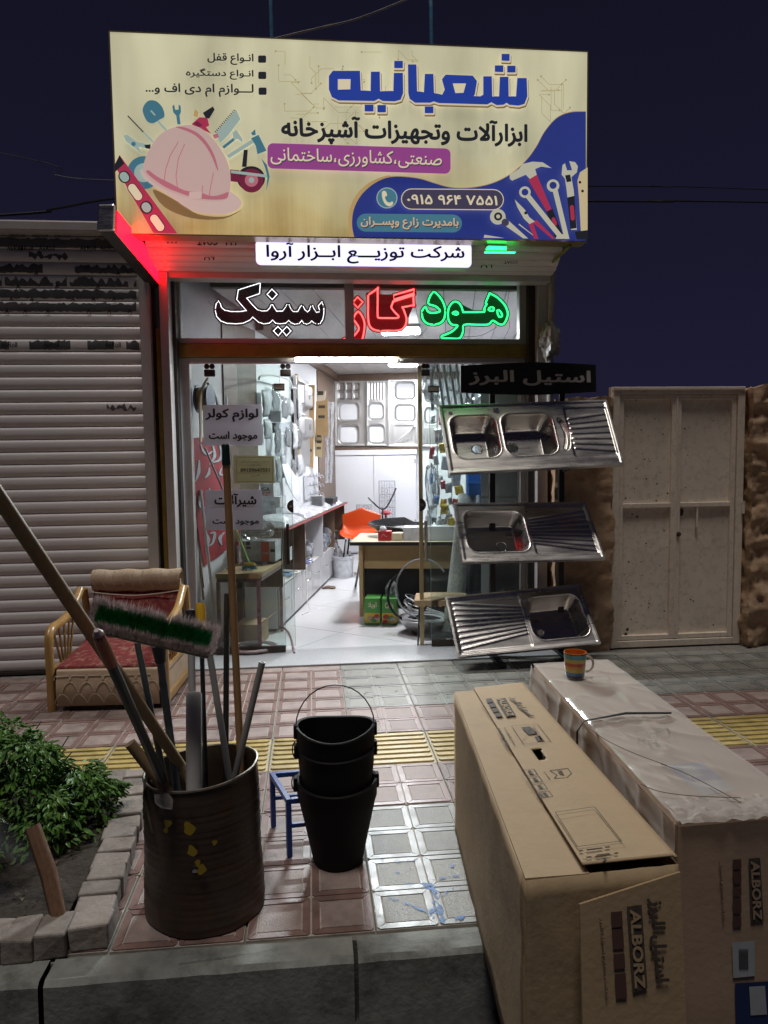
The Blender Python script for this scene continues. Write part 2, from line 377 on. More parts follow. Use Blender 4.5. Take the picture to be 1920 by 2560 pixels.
# ================================================================== ground
YK = -1.62          # back of the kerb
kind(MB().add([(-300, -300, -.19), (300, -300, -.19), (300, 300, -.19), (-300, 300, -.19)], [(0, 1, 2, 3)]).build('road', M_asph), 'structure')
walk = kind(MB().box(-6, 6, YK, 1.62, -.20, -.012).build('sidewalk', M_bed), 'structure')
def tile_mesh(name, mats, tact=False):
    mb = MB(); h = .197; mb.cur = 0
    def pc(poly, z0, z1):
        n = len(poly); mb.add([(x, y, z0) for x, y in poly]+[(x, y, z1) for x, y in poly], [tuple(n+i for i in range(n))]+[(i, (i+1) % n, (i+1) % n+n, i+n) for i in range(n)])
    pc([(-h, -h), (h, -h), (h, h), (-h, h)], -.012, -.0035)
    if tact:
        for k in range(7):
            y = -.168+k*.056; r = .0155; c = .172; p = []
            for a in range(7): t = -math.pi/2+math.pi*a/6; p.append((c+r*math.cos(t), y+r*math.sin(t)))
            for a in range(7): t = math.pi/2+math.pi*a/6; p.append((-c+r*math.cos(t), y+r*math.sin(t)))
            mb.cur = 2; pc(p, -.0035, .0035)
        return mb.mesh(name, mats)
    for cx in (-.0985, .0985):
        for cy in (-.0985, .0985):
            mb.cur = 1; a = .0665; pc([(cx-a, cy-a), (cx+a, cy-a), (cx+a, cy+a), (cx-a, cy+a)], -.0035, 0)
            mb.cur = 2
            for k in range(4):
                ca, sa = ((1, 0), (0, 1), (-1, 0), (0, -1))[k]
                q = [(-.0865, -.0955), (.0865, -.0955), (.0915, -.0915), (.0695, -.0715), (-.0695, -.0715), (-.0915, -.0915)]
                pc([(cx+x*ca-y*sa, cy+x*sa+y*ca) for x, y in q], -.0035, .0008)
    return mb.mesh(name, mats)
TR = tile_mesh('paving_tile', [M_line, M_rpan, M_rbar]); TG = tile_mesh('paving_tile', [M_line, M_gpan, M_gbar]); TY = tile_mesh('tactile_tile', [M_ypan, M_ypan, M_ybar], True)
for r in range(-4, 3):
    for c in range(-11, 11):
        x, y = c*.4+.2, r*.4+.2
        if -1.5 > x and y < -.55 and x > -9 and False: continue
        if r == -1: me = TY
        elif r in (1, 2): me = TG if c >= -1 else TR
        elif r == 0 or r == -2: me = TR
        else: me = TG if c >= -1 else TR
        j = rnd.uniform
        inst(me, 'tactile_tile' if me is TY else 'paving_tile', walk, (x+j(-.002, .002), y+j(-.002, .002), j(-.0015, .0015)), j(-.004, .004))
# cut row against the shop, a plain cement strip with pieces
for c in range(-11, 11):
    me = MB().box(-.196, .196, -.048, .048, -.012, -.002).mesh('cut_tile', [M_gpan if c >= -1 else M_rpan])
    inst(me, 'cut_tile', walk, (c*.4+.2, 1.252, 0), 0)
# blue paint spilled over four panels
def splat(pts, z, name, mat, parent, n=26):
    mb = MB()
    for (x, y, rx, ry, a) in pts:
        P = []
        for k in range(n):
            t = 2*math.pi*k/n; q = 1+.45*noise.noise(Vector((x*9+math.cos(t)*1.4, y*9+math.sin(t)*1.4, 3.3)))+.25*noise.noise(Vector((math.cos(t)*5, math.sin(t)*5, x*7)))
            dx, dy = rx*q*math.cos(t), ry*q*math.sin(t); P.append((x+dx*math.cos(a)-dy*math.sin(a), y+dx*math.sin(a)+dy*math.cos(a), z))
        mb.poly(P); z += .0002
    return mb.build(name, mat, parent)
def gp(x, y): p = G((880+x/4.809, 1980+y/4.809)); return p.x, p.y
sp = [(*gp(800, 1110), .045, .006, -.1), (*gp(930, 1150), .02, .02, .3), (*gp(700, 1370), .065, .006, -.75), (*gp(540, 1310), .03, .005, -.6), (*gp(1050, 1450), .014, .05, .1), (*gp(960, 1470), .016, .02, 0),
      (*gp(1120, 1040), .06, .005, .15), (*gp(1010, 1250), .01, .03, .1), (*gp(530, 985), .012, .006, .4), (*gp(1200, 900), .008, .01, 0), (*gp(660, 840), .04, .004, .1), (*gp(1150, 1220), .03, .008, .8), (*gp(1290, 1530), .02, .008, .2), (*gp(350, 830), .015, .004, 0), (*gp(60, 740), .02, .02, 0)]
splat(sp, .0025, 'paint_spill', M_bluep, walk)
# kerb
for x0, x1 in ((-4.2, -2.6), (-2.58, -1.36), (-1.345, -.475), (-.462, .44), (.45, 1.4), (1.41, 2.6), (2.61, 4.2)):
    mb = MB(); n = 14
    def kf(u, v):
        x = x0+(x1-x0)*u; j = noise.noise(Vector((x*6, v*9, 1)))*.006+noise.noise(Vector((x*25, v*3, 4)))*.004
        P = [(YK+.004+j, -.012), (YK+.004+j, -.002), (YK-.085, .0+j*.5), (YK-.10+j, -.012), (YK-.105+j, -.19)]
        k = min(int(v*4), 4) if v < 1 else 4; return (x, *P[k])
    mb.grid(kf, n, 4)
    if x0 == -4.2: kerb = kind(mb.build('kerb', M_conc, smooth=True, angle=35), 'structure'); 
    else: mb.build('kerb_stone', M_conc, kerb, smooth=True, angle=35)
mb = MB()
for (ax, bx, y0) in ((-.40, .02, -1.665), (-.98, -.7, -1.68)):
    P = []; n = 14
    for k in range(n+1): x = ax+(bx-ax)*k/n; P.append((x, y0+.012*noise.noise(Vector((x*14, 2, 0)))+.03*(k/n)**2, .0035))
    mb.poly(P+[(p[0], p[1]-.0014, p[2]) for p in reversed(P)])
mb.build('crack', M_ink, kerb)

# ================================================================== brick planter with pepper plants
bed = T('brick_planter', (-1.9, -1.1, 0), 'low planter edged with worn bricks at the kerb, left of the rusty drum', 'planter')
MB().box(-3.6, -1.35, -1.52, -.55, -.01, .055).build('soil', M_soil, bed)
brk = MB().box(-.058, .058, -.036, .036, -.05, .05); 
_b = brk.mesh('brick', [M_brick])
def rough_brick(sd):
    mb = MB(); r = random.Random(sd)
    def f(sx, sy, sz): return Vector((sx*.058+r.uniform(-.006, .006), sy*.0435+r.uniform(-.005, .005), sz*.036+r.uniform(-.005, .005)))
    q = [f(-1, -1, -1), f(1, -1, -1), f(1, 1, -1), f(-1, 1, -1), f(-1, -1, 1), f(1, -1, 1), f(1, 1, 1), f(-1, 1, 1)]
    mb.hexa(q[:4], q[4:]); return mb.mesh('brick', [M_brick])
BR = [rough_brick(i) for i in range(5)]
k = 0; c0 = G(D(222, 2040), .0); c1 = G(D(318, 1700), .0)
a0, a1 = Vector((-1.262, -1.555, .034)), Vector((-1.36, -.50, .034)); nb = 13
ang = math.atan2(-(a1-a0).x, (a1-a0).y)
def put_brick(p, rz):
    global k
    o = inst(BR[k % 5], 'brick', bed, (p[0]+rnd.uniform(-.006, .006), p[1]+rnd.uniform(-.004, .004), p[2]+rnd.uniform(-.006, .006)), rz+rnd.uniform(-.05, .05)+(math.pi if k % 2 else 0))
    md = o.modifiers.new('bevel', 'BEVEL'); md.width = .007; md.segments = 2; k += 1
for i in range(nb): put_brick(a0+(a1-a0)*i/(nb-1), ang)
for i in range(1, 19): put_brick((a0.x-.012-i*.088, a0.y+.0-i*.0035, .034), math.pi/2)
for i in range(1, 19): put_brick((a1.x-.01-i*.088, a1.y, .034), math.pi/2)
M_leaf = pbr('pepper_leaf', (.055, .145, .026), .5, col2=(.12, .235, .045), vscale=9, spec=.25)
M_stem = pbr('green_stem', (.06, .075, .03), .7)
def leafy(label, base, h, rad, n, seed):
    r = random.Random(seed); t = T('pepper_plant', base, label, 'plant', 'leafy plants in the brick planter'); b = Vector(base)
    sm = MB(); tips = []
    for i in range(7):
        a = r.uniform(0, 6.28); q = r.uniform(.2, 1)*rad; top = b+Vector((math.cos(a)*q, math.sin(a)*q, h*r.uniform(.6, 1)))
        mid = b+(top-b)*.5+Vector((0, 0, .05)); sm.tube([b, mid, top], [.007, .005, .002], 5); tips += [mid, top]
    sm.build('stem', M_stem, t)
    lf = MB()
    for i in range(n):
        a = r.uniform(0, 6.28); zz = r.uniform(.05, 1.0)**.75; q = rad*math.sqrt(r.random())*(1.0-.45*zz**3)
        c = b+Vector((math.cos(a)*q, math.sin(a)*q, h*zz*(1-.25*(q/rad)**2)))
        c += Vector([noise.noise(c*9+Vector((j*7, 0, 0)))*.05 for j in range(3)])
        if noise.noise(c*11) < -.28: continue
        d = Vector((math.cos(a)+r.uniform(-.9, .9), math.sin(a)+r.uniform(-.9, .9), r.uniform(-1.0, .35))).normalized()
        L = r.choice((.014, .02, .028, .034, .042))*r.uniform(.8, 1.2); sd = d.cross(Vector((r.uniform(-.3, .3), r.uniform(-.3, .3), 1))).normalized()*L*.22; up = sd.cross(d).normalized()*L*.07
        p1 = c+d*L*.4; dr = Vector((0, 0, -L*.16))
        lf.add([c, p1+sd+up, p1-up, p1-sd+up, c+d*L*.75+sd*.6+up+dr*.5, c+d*L*.75-sd*.6+up+dr*.5, c+d*L*.75+dr*.4-up, c+d*L+dr], [(0, 1, 2), (0, 2, 3), (1, 4, 6, 2), (2, 6, 5, 3), (4, 7, 6), (6, 7, 5)])
    kind(lf.build('foliage', M_leaf, t), 'stuff')
    return t
leafy('tall bushy pepper plant at the left picture edge, back of the planter', (-1.86, -.74, .05), .34, .22, 3000, 1)
leafy('tallest pepper plant, second from the left picture edge, rising before the yellow paving', (-1.68, -.93, .05), .37, .19, 2800, 2)
leafy('low pepper plant trailing over the bricks nearest the rusty drum', (-1.49, -.86, .05), .20, .14, 1700, 3)
leafy('small pepper plant beside the leaning stick in the planter', (-1.54, -1.06, .05), .20, .11, 700, 4)
leafy('pepper plant hidden behind the clear plastic sheet', (-1.78, -1.22, .05), .25, .13, 800, 5)
# litter on soil
lt = MB()
for i in range(160):
    x, y = rnd.uniform(-2.2, -1.38), rnd.uniform(-1.5, -.6); a = rnd.uniform(0, 6.28); s = rnd.uniform(.008, .022)
    lt.poly([(x, y, .062), (x+s*math.cos(a), y+s*math.sin(a), .068), (x+s*math.cos(a+.8), y+s*math.sin(a+.8), .06)])
kind(lt.build('dry_leaf_litter', pbr('dry_leaf', (.16, .12, .06), .8, obj_rand=.2), bed), 'stuff')
M_clear = glassy('clear_plastic', (.97, .98, 1), 1.0, haze=.06, rough=.12, bump=.5, bscale=14)
def pf(u, v):
    x = -1.92+.62*u*(.95)-.12*v*u; y = -1.43+.02*math.sin(u*9); z = .07+v*(.34-.10*max(0, u-.75)*4)
    return (x-.02*math.sin(v*7+u*4)-.14*v, y+.03*math.sin(v*5+u*11)+.05*v, z)
MB().grid(pf, 26, 16).build('plastic_sheet', M_clear, smooth=True, tag=('clear plastic sheet standing in front of the planter greenery', 'plastic sheet'))
s0, s1 = G(D(128, 1985), .055), F(D(70, 1785), -1.42)
M_stick = wood('weathered_stick', (.13, .065, .035), (.22, .12, .07), .8, 10, (12, 12, 1))
MB().tube([s0, (s0+s1)/2+Vector((.008, 0, 0)), s1], [.024, .026, .024], 9).build('stick', M_stick, smooth=True, tag=('thick brown wooden stick stuck in the planter soil behind clear plastic', 'stick'))

# ================================================================== left neighbour: roller shutter
YS = 1.40
xr = F(D(312, 900), YS).x
shut = T('roller_shutter', (-2.7, YS, 0), 'closed grey roller shutter of horizontal slats with peeling film near its top', 'shutter')
PT = .0836
mb = MB(); prof = [(0, 0.0), (-.003, .004), (-.008, .012), (-.0105, .034), (-.010, .056), (-.006, .074), (.002, .079), (.002, .0836)]
X0, X1 = -4.4, xr
for i, (dy, z) in enumerate(prof): mb.v += [(X0, dy, z), (X1, dy, z)]
mb.f = [[2*i, 2*i+1, 2*i+3, 2*i+2] for i in range(len(prof)-1)]; mb.mi = [0]*len(mb.f)
me_s = mb.mesh('slat', [M_slat], True, angle=60)
ztop = F(D(100, 492), YS).z; ns = int(ztop/PT); z0s = .02
for i in range(ns): inst(me_s, 'slat', shut, (rnd.uniform(-.004, .004), YS, z0s+i*PT))
MB().box(X0, X1, YS-.02, YS+.02, .0, .019).build('bottom_bar', M_dark, shut)
zt = z0s+ns*PT
MB().box(X0, xr-.02, YS-.10, YS+.3, zt+.004, zt+.075).build('shutter_box', M_frame, shut, bevel=.012)
MB().box(X0, xr, YS+.012, YS+.02, 0, zt).build('backing', M_dark, shut)
Z1 = zm(0, 500, 460/808.0)
def strip(y0, y1, x0, x1, jt, jb, mat, seed, hole=0):
    za, zb = F(Z1(300, y0), YS).z, F(Z1(300, y1), YS).z; xa, xb = F(Z1(x0, y0), YS).x, min(F(Z1(x1, y0), YS).x, xr-.004)
    i0 = int((za-.03-z0s)/PT); zl = z0s+i0*PT
    n = max(4, int((xb-xa)/.018)); rr = random.Random(seed); top = []; bot = []
    def prf(z):
        t = min(max((z-zl), 0), .083); 
        for (d0, h0), (d1, h1) in zip(prof[:-1], prof[1:]):
            if h0 <= t <= h1+1e-6: return d0+(d1-d0)*(t-h0)/(h1-h0+1e-9)
        return 0
    vs = []; fs = []
    for k_ in range(n+1):
        x = xa+(xb-xa)*k_/n; a = zl+.078-jt*.078*rr.random(); b_ = zl+.006+jb*.078*rr.random(); b_ = min(b_, a-.002)
        for q in range(5): z = b_+(a-b_)*q/4; vs.append((x, YS+prf(z)-.0016, z))
    for k_ in range(n):
        if hole and rr.random() < hole: continue
        for q in range(4): a_ = k_*5+q; fs.append((a_, a_+5, a_+6, a_+1))
    MB().add(vs, fs).build('film', mat, shut, smooth=True)
    return zl
for (y0, y1, x0, x1, jt, jb, mat, sd, hl) in ((128, 185, 0, 505, .05, .05, M_film2, 1, 0), (190, 232, -140, 540, .25, .06, M_film, 2, 0), (250, 290, 130, 300, .6, .5, M_film, 3, .05), (255, 290, -100, 40, .6, .4, M_film, 4, .1),
        (300, 350, -130, 190, .5, .1, M_film, 5, 0), (300, 350, 330, 600, .5, .15, M_film, 6, .0), (350, 400, -140, 600, .75, .05, M_film, 7, .08), (405, 450, -140, 600, .35, .15, M_film, 8, 0), (458, 502, -140, 600, .35, .1, M_film, 9, 0),
        (612, 657, -140, 40, .2, .1, M_film, 10, 0), (612, 657, 130, 310, .3, .1, M_film, 11, 0), (612, 657, 385, 500, .2, .1, M_film, 12, 0), (612, 657, 555, 612, .5, .1, M_film, 13, .1), (890, 925, 470, 600, .8, .5, M_film, 14, 0)):
    strip(y0, y1, x0, x1, jt, jb, mat, sd, hl)
for (y, h, xs, mt) in ((212, 20, (30, 75, 170, 350, 440), M_ink), (152, 22, (40, 140, 240, 420), M_film), (635, 24, (5, 190, 460), M_ink), (488, 20, (20, 100, 200, 380, 470, 560), M_ink), (435, 20, (40, 130, 310, 400, 490), M_ink), (380, 20, (70, 240, 420), M_ink), (322, 18, (150, 510), M_ink)):
    for x in xs:
        fn = lambda p: F(Z1(*p), YS-.0135)
        letters('AkRoll' if y in (212, 152, 635) else 'A', mt, shut, *rect3(fn, x, y-h/2, x+(70 if y in (212, 152, 635) else 20), y+h/2), bold=.015, rtl=False, res=2, lift=.0005)
ga = lambda px: F(D(px, 900), YS).x
MB().box(ga(311.5), ga(334), YS-.035, YS+.03, 0, F(D(320, 590), YS).z).build('guide_rail', M_frame, shut, bevel=.004)
nb_ = T('neighbour_shop', (-3, 4, 0), 'dark plastered shop block behind the closed left shutter', 'building')
MB().box(-4.6, -1.75, YS+.35, 6, 0, zt-.05).build('wall', M_plast, nb_)
MB().box(-4.6, -1.70, YS+.02, 6, zt-.045, zt+.0).build('roof', M_plast, nb_)

# ================================================================== right: mud walls and metal door
def rough_block(x0, x1, y0, y1, z0, z1, step, amp, label, name='mud_wall', seed=0):
    mb = MB(); nx, ny, nz = [max(2, int((b-a)/step)) for a, b in ((x0, x1), (y0, y1), (z0, z1))]
    def P(x, y, z):
        v = Vector((x, y, z)); n1 = noise.noise(v*3+Vector((seed, 0, 0))); n2 = noise.noise(v*9); n3 = noise.noise(v*24)
        q = amp*(n1*.9+n2*.6+n3*.35)
        cr = -.03*max(0, .1-abs(noise.noise(v*2.2+Vector((seed, 5, 5)))))/.1*amp*10
        dx = q*(.8 if x in (x0, x1) else 0)*(1 if x == x1 else -1); dy = (q+cr*-1)*(-1 if y == y0 else 0); dz = (q*.9-amp*.6*noise.noise(Vector((x*4, 0, seed))) if z == z1 else 0)
        return (x+dx, y+dy, z+dz)
    L = lambda a, b, t: a if t <= 0 else b if t >= 1 else a+(b-a)*t
    mb.grid(lambda u, v: P(L(x0, x1, u), y0, L(z0, z1, v)), nx, nz)
    mb.grid(lambda u, v: P(x1, L(y0, y1, u), L(z0, z1, v)), ny, nz); mb.grid(lambda u, v: P(x0, L(y1, y0, u), L(z0, z1, v)), ny, nz)
    mb.grid(lambda u, v: P(L(x0, x1, u), L(y0, y1, v), z1), nx, ny); mb.grid(lambda u, v: P(L(x1, x0, u), y1, L(z0, z1, v)), nx, nz)
    return mb.build(name, M_mud, smooth=True, angle=180, tag=(label, 'wall'))
YD = 1.47
rough_block(1.19, F(D(1312, 1000), YD).x+.03, 1.42, 1.8, -.02, 1.86, .020, .032, 'rough brown mud wall between the sink rack and the cream metal door', seed=2)
rough_block(F(D(1606, 1000), YD).x+.0, 4.2, 1.36, 1.75, -.02, 1.92, .020, .060, 'crumbling mud wall at the right picture edge beside the cream door', seed=9)
rough_block(1.62, 2.68, 1.70, 1.9, -.02, 1.6, .2, .01, 'low dark mud wall hidden behind the cream metal door', seed=4)
dx0, dx1 = F(D(1318, 1100), YD).x, F(D(1600, 1100), YD).x; dz1 = F(D(1450, 836), YD).z
door = T('metal_door', ((dx0+dx1)/2, YD, 0), 'cream double-leaf metal door with four sunken panels and rust specks in the mud wall', 'door')
fw = .055
MB().box(dx0, dx0+fw, YD-.03, YD+.05, 0, dz1).box(dx1-fw, dx1, YD-.03, YD+.05, 0, dz1).box(dx0+fw, dx1-fw, YD-.03, YD+.05, dz1-fw, dz1).box(dx0+fw, dx1-fw, YD-.025, YD+.05, 0, .05).build('door_frame', M_door, door, bevel=.004)
MB().box(dx0+.008, dx1-.008, YD-.042, YD-.0305, dz1-.022, dz1-.006).build('drip_bead', M_door, door)
mid = F(D(1457, 1100), YD).x; zr = F(D(1400, 1092), YD).z
for (a, b) in ((dx0+fw+.004, mid-.003), (mid+.003, dx1-fw-.004)):
    lf = T('door_leaf', (a, YD, 0), '', ''); del lf['label'], lf['category']; lf.parent = door; lf.matrix_parent_inverse = WM[door.name].inverted()
    s = .034; t0, t1 = .055, dz1-fw-.004
    MB().box(a, a+s, YD-.015, YD+.02, t0, t1).box(b-s, b, YD-.015, YD+.02, t0, t1).box(a+s, b-s, YD-.014, YD+.02, t1-s, t1).box(a+s, b-s, YD-.014, YD+.02, t0, t0+s).box(a+s, b-s, YD-.014, YD+.02, zr-s/2, zr+s/2).build('leaf_frame', M_door, lf, bevel=.003)
    for q0, q1 in ((t0+s, zr-s/2), (zr+s/2, t1-s)):
        mb = MB(); mb.grid(lambda u, v: (a+s+(b-a-2*s)*u, YD+.012+.005*noise.noise(Vector((u*2+a, v*3, q0))), q0+(q1-q0)*v), 8, 10); mb.build('panel', M_door, lf, smooth=True)
    if a > mid-.01:
        MB().box(a+.165, a+.18, YD-.012, YD+.002, zr-.17, zr-s/2).build('latch_bar', M_door, lf, bevel=.002)
        MB().lathe([(.017, 0), (.017, .012), (0, .014)], (a+.022, YD-.015, zr-.22), 14, ax=Matrix.Rotation(math.pi/2, 3, 'X')).build('lock', M_rust, lf)
        MB().lathe([(.019, 0), (.019, .008), (0, .01)], (a+.05, YD+.006, zr-.05), 14, ax=Matrix.Rotation(math.pi/2, 3, 'X')).build('key_plate', M_rust, lf)
MB().tube([(mid+.001, YD-.018, .06), (mid+.001, YD-.018, dz1-fw-.01)], .008, 8).build('meeting_bar', M_door, door)
MB().tube([(dx1-.004, YD-.04, 1.0), (dx1-.004, YD-.04, 1.09)], .012, 10).build('hinge', M_door, door)
rs = MB(); rr = random.Random(3)
for i in range(120):
    x = dx0+.1+abs(rr.gauss(0, .28)) if rr.random() < .8 else rr.uniform(dx0+.1, dx1-.1); z = rr.uniform(.12, 1.75); r0 = rr.choice((.002, .003, .003, .004, .006))
    if not (dx0+.1 < x < mid-.05 or mid+.05 < x < dx1-.1) or abs(z-zr) < .03: continue
    rs.poly([(x+r0*(1+.5*rr.random())*math.cos(t), YD+.0035, z+r0*(.6+.8*rr.random())*math.sin(t)) for t in [6.283*k/7 for k in range(7)]])
for (px, py, r0) in ((1342, 1625, .014), (1350, 1618, .012), (1335, 1630, .01), (1372, 1605, .006)):
    c = F((px+0, py-80), YD-.0036)
for (zx, zy, r0) in ((330, 1865, .012), (320, 1900, .014), (355, 1795, .006), (700, 1065, .018), (390, 280, .005)):
    c = F((1450+zx*.3615, 900+zy*.3615), YD-.004); rs.poly([(c.x+r0*(.7+.6*rr.random())*math.cos(t), YD+.003, c.z+r0*(.7+.6*rr.random())*math.sin(t)) for t in [6.283*k/9 for k in range(9)]])
rs.build('rust_spots', M_rust, door)

# ================================================================== the lit shop: shell (its rooms are turned 11 degrees to the street)
PHI = math.radians(11); iv = Vector((math.sin(PHI), math.cos(PHI), 0)); ir = Vector((math.cos(PHI), -math.sin(PHI), 0))
OB = Vector((-.21, 7.3, 0)); RW = 2.42; CZ = 2.66; FZ = .006
def I(s, t, z=0.): return OB+ir*s+iv*t+Vector((0, 0, z))        # s to the right from left wall, t along depth (0 = back wall, negative = to the street)
def LW(p, off=0.): return PL(p, OB+ir*off, ir)
def BW(p, off=0.): return PL(p, OB-iv*off, iv)
def RWp(p, off=0.): return PL(p, OB+ir*(RW-off), ir)
def IT(p, t): return PL(p, OB+iv*t, iv)
M_wood = wood('dark_wood_veneer', (.085, .050, .032), (.15, .095, .062), .45, 5, (10, 10, .8))
M_woodc = wood('pale_ceiling_board', (.64, .61, .60), (.74, .72, .71), .35, 6, (8, .6, 8), bump=.03)
M_ftile = pbr('white_floor_tile', (.78, .785, .80), .16, var=.04, vscale=2.5, dirt=.16, dscale=5, dcol=(.4, .39, .38), rvar=.06)
M_gran = pbr('speckled_granite', (.30, .31, .32), .35, col2=(.62, .63, .65), vscale=170)
M_glass = glassy('door_glass', (.93, .97, .955), 1.0, haze=.035, ior=1.45)
M_glass2 = glassy('transom_glass', (.92, .94, .94), .9, haze=.10, hcol=(.75, .75, .78))
M_gedge = pbr('glass_edge', (.25, .45, .40), .2)
M_brass = pbr('brass_strip', (.45, .36, .20), .35, metal=.6)
M_white = pbr('white_laminate', (.66, .67, .71), .35, var=.03, vscale=2)
M_steel = pbr('brushed_steel', (.62, .61, .60), .27, metal=1., var=.05, vscale=4, stretch=(1, 14, 14), rvar=.06)
M_chrome = pbr('chrome', (.75, .75, .76), .12, metal=1.)
shop = T('tool_shop', (0, 3.5, 0), 'brightly lit tool and kitchenware shop with white tiled floor', 'building')
wallm = {}
def slab(name, a, b, z0, z1, th, mat, out, parent=shop):
    a = Vector(a); b = Vector(b); n = Vector(out)*th
    mb = MB(); mb.hexa([(a.x, a.y, z0), (b.x, b.y, z0), (b.x+n.x, b.y+n.y, z0), (a.x+n.x, a.y+n.y, z0)], [(a.x, a.y, z1), (b.x, b.y, z1), (b.x+n.x, b.y+n.y, z1), (a.x+n.x, a.y+n.y, z1)])
    return mb.build(name, mat, parent)
tl_ = -(7.3-1.70)/math.cos(PHI)
WB = I(0, -4.4); WA = Vector((-1.487, 1.70, 0)); wn = Vector(((WB-WA).y, -(WB-WA).x, 0)).normalized()      # the wall's street end splays out to the glass
def LW2(p, off=0.): return PL(p, WA+wn*off, wn)
slab('left_wall', WB, I(0, .0), 0, 3.0, .12, M_wall, -ir)
slab('left_wall', WA, WB, 0, 3.0, .12, M_wall, -wn)
slab('back_wall', I(-.12, 0.001), I(RW+.12, 0.001), 0, 3.0, .12, M_wall, iv)
slab('right_wall', I(RW, tl_+.46), I(RW, .0), 0, 3.0, .10, M_wall, ir)
roof = MB(); q = [Vector((-1.62, 1.30, 2.99)), Vector((1.2, 1.30, 2.99)), I(RW+.12, .12, 2.99), I(-.12, .12, 2.99)]; roof.hexa(q, [v+Vector((0, 0, .1)) for v in q]); roof.build('roof', M_plast, shop)
# floor
fl = MB(); q = [Vector((-1.40, 1.60, -.05)), Vector((1.18, 1.60, -.05)), I(RW, 0, -.05), I(0, 0, -.05)]; fl.hexa(q, [Vector((v.x, v.y, FZ-.004)) for v in q]); floor = fl.build('floor', pbr('floor_grout', (.34, .34, .35), .7), shop)
room = [Vector((-1.34, 1.70)), Vector((1.16, 1.70)), I(RW, 0).to_2d(), I(0, 0).to_2d()]
def clip(poly):
    for i in range(4):
        a, b = room[i], room[(i+1) % 4]; e = b-a; out = []
        side = lambda p: e.x*(p.y-a.y)-e.y*(p.x-a.x)
        for j in range(len(poly)):
            p, q_ = poly[j], poly[(j+1) % len(poly)]; sp_, sq = side(p), side(q_)
            if sp_ >= 0: out.append(p)
            if (sp_ >= 0) != (sq >= 0): out.append(p+(q_-p)*(sp_/(sp_-sq)))
        poly = out
        if len(poly) < 3: return []
    return poly
TS = .80; ra = math.radians(52); ca, sa = math.cos(ra), math.sin(ra)
for i in range(-10, 12):
    for j in range(-12, 14):
        h = TS/2-.0025; c = Vector((.2+(i*ca-j*sa)*TS, 2.3+(i*sa+j*ca)*TS))
        pl = clip([c+Vector((x*ca-y*sa, x*sa+y*ca))*h for x, y in ((-1, -1), (1, -1), (1, 1), (-1, 1))])
        if len(pl) > 2: MB().prism([(p.x, p.y, FZ+rnd.uniform(-.0006, .0006)) for p in pl][::-1], (0, 0, -.008)).build('floor_tile', M_ftile, floor)
# ceiling boards run across the depth
tf_ = lambda s_, Y=1.78: (Y-7.3+math.sin(PHI)*s_)/math.cos(PHI)      # depth at which the street front cuts the turned room
CZ = 2.70
cl = MB(); q = [I(-.0, tf_(0), CZ+.02), I(RW, tf_(RW), CZ+.02), I(RW, 0, CZ+.02), I(0, 0, CZ+.02)]; cl.hexa(q, [v+Vector((0, 0, .05)) for v in q]); ceil = cl.build('ceiling', M_dark, shop)
for k_ in range(10):
    s0_, s1_ = .02+k_*.24, .02+(k_+1)*.24-.006
    q = [I(s0_, tf_(s0_), CZ), I(s1_, tf_(s1_), CZ), I(s1_, -.005, CZ), I(s0_, -.005, CZ)]; MB().hexa(q, [v+Vector((0, 0, .015)) for v in q]).build('ceiling_board', M_woodc, ceil)
for (a, b) in ((I(.003, -4.4), I(.003, -.03)), ):
    slab('cornice', a, b, CZ-.09, CZ-.004, .07, M_wood, ir)
slab('cornice', I(.075, -.004), I(RW-.003, -.004), CZ-.10, CZ-.004, .05, M_wood, -iv)
# wood panels on the walls
for (xa, xb) in (((554), (640)), ):
    a, b = LW2((556, 960)), LW2((638, 960)); slab('wall_panel', a, b, .02, CZ-.1, .012, M_wood, wn)
slab('wall_panel', LW((792, 1000)), I(0, -.01), .02, CZ-.1, .014, M_wood, ir)
# ceiling lamps
M_lamp = emit('lamp_panel', (.95, .97, 1.0), 178)
def ceil_lamp(p0, p1, label):
    a, b = G(p0, CZ-.03), G(p1, CZ-.03); c = (a+b)/2
    t = T('ceiling_lamp', (c.x, c.y, CZ-.03), label, 'lamp', 'ceiling lamp panels in the shop')
    MB().obox((c.x, c.y, CZ-.012), (.40, .40, .022), -PHI).build('lamp_frame', M_white, t); MB().obox((c.x, c.y, CZ-.027), (.36, .36, .006), -PHI).build('diffuser', M_lamp, t)
ceil_lamp((955, 820), (1042, 838), 'square lit ceiling panel seen through the transom behind the red neon letters')
ceil_lamp((970, 907), (1043, 918), 'square lit ceiling panel seen through the open doorway near the back wall')

# ------------------------------------------------------------------ shopfront frame
YG = 1.66
fx = lambda px, py=900, Y=YG: F(D(px, py), Y).x
front = T('storefront', (-.25, YG, 0), 'white framed glass shop front with ochre lintel beam and sliding glass doors', 'shop front')
xl, xr2 = -1.475, 1.035
zb0, zb1, zt0, zt1 = 2.185, 2.275, 2.30, 2.752
MB().box(-1.60, 1.20, 1.30, 1.735, -.0, .012).build('threshold', M_gran, front, bevel=.003)
MB().box(-1.56, 1.06, YG-.06, YG+.05, zb0, zb1).build('lintel_beam', M_ochre, front, bevel=.003)
MB().box(-1.47, 1.03, YG-.035, YG+.04, zb0-.04, zb0-.002).build('door_track', M_frame, front, bevel=.003)
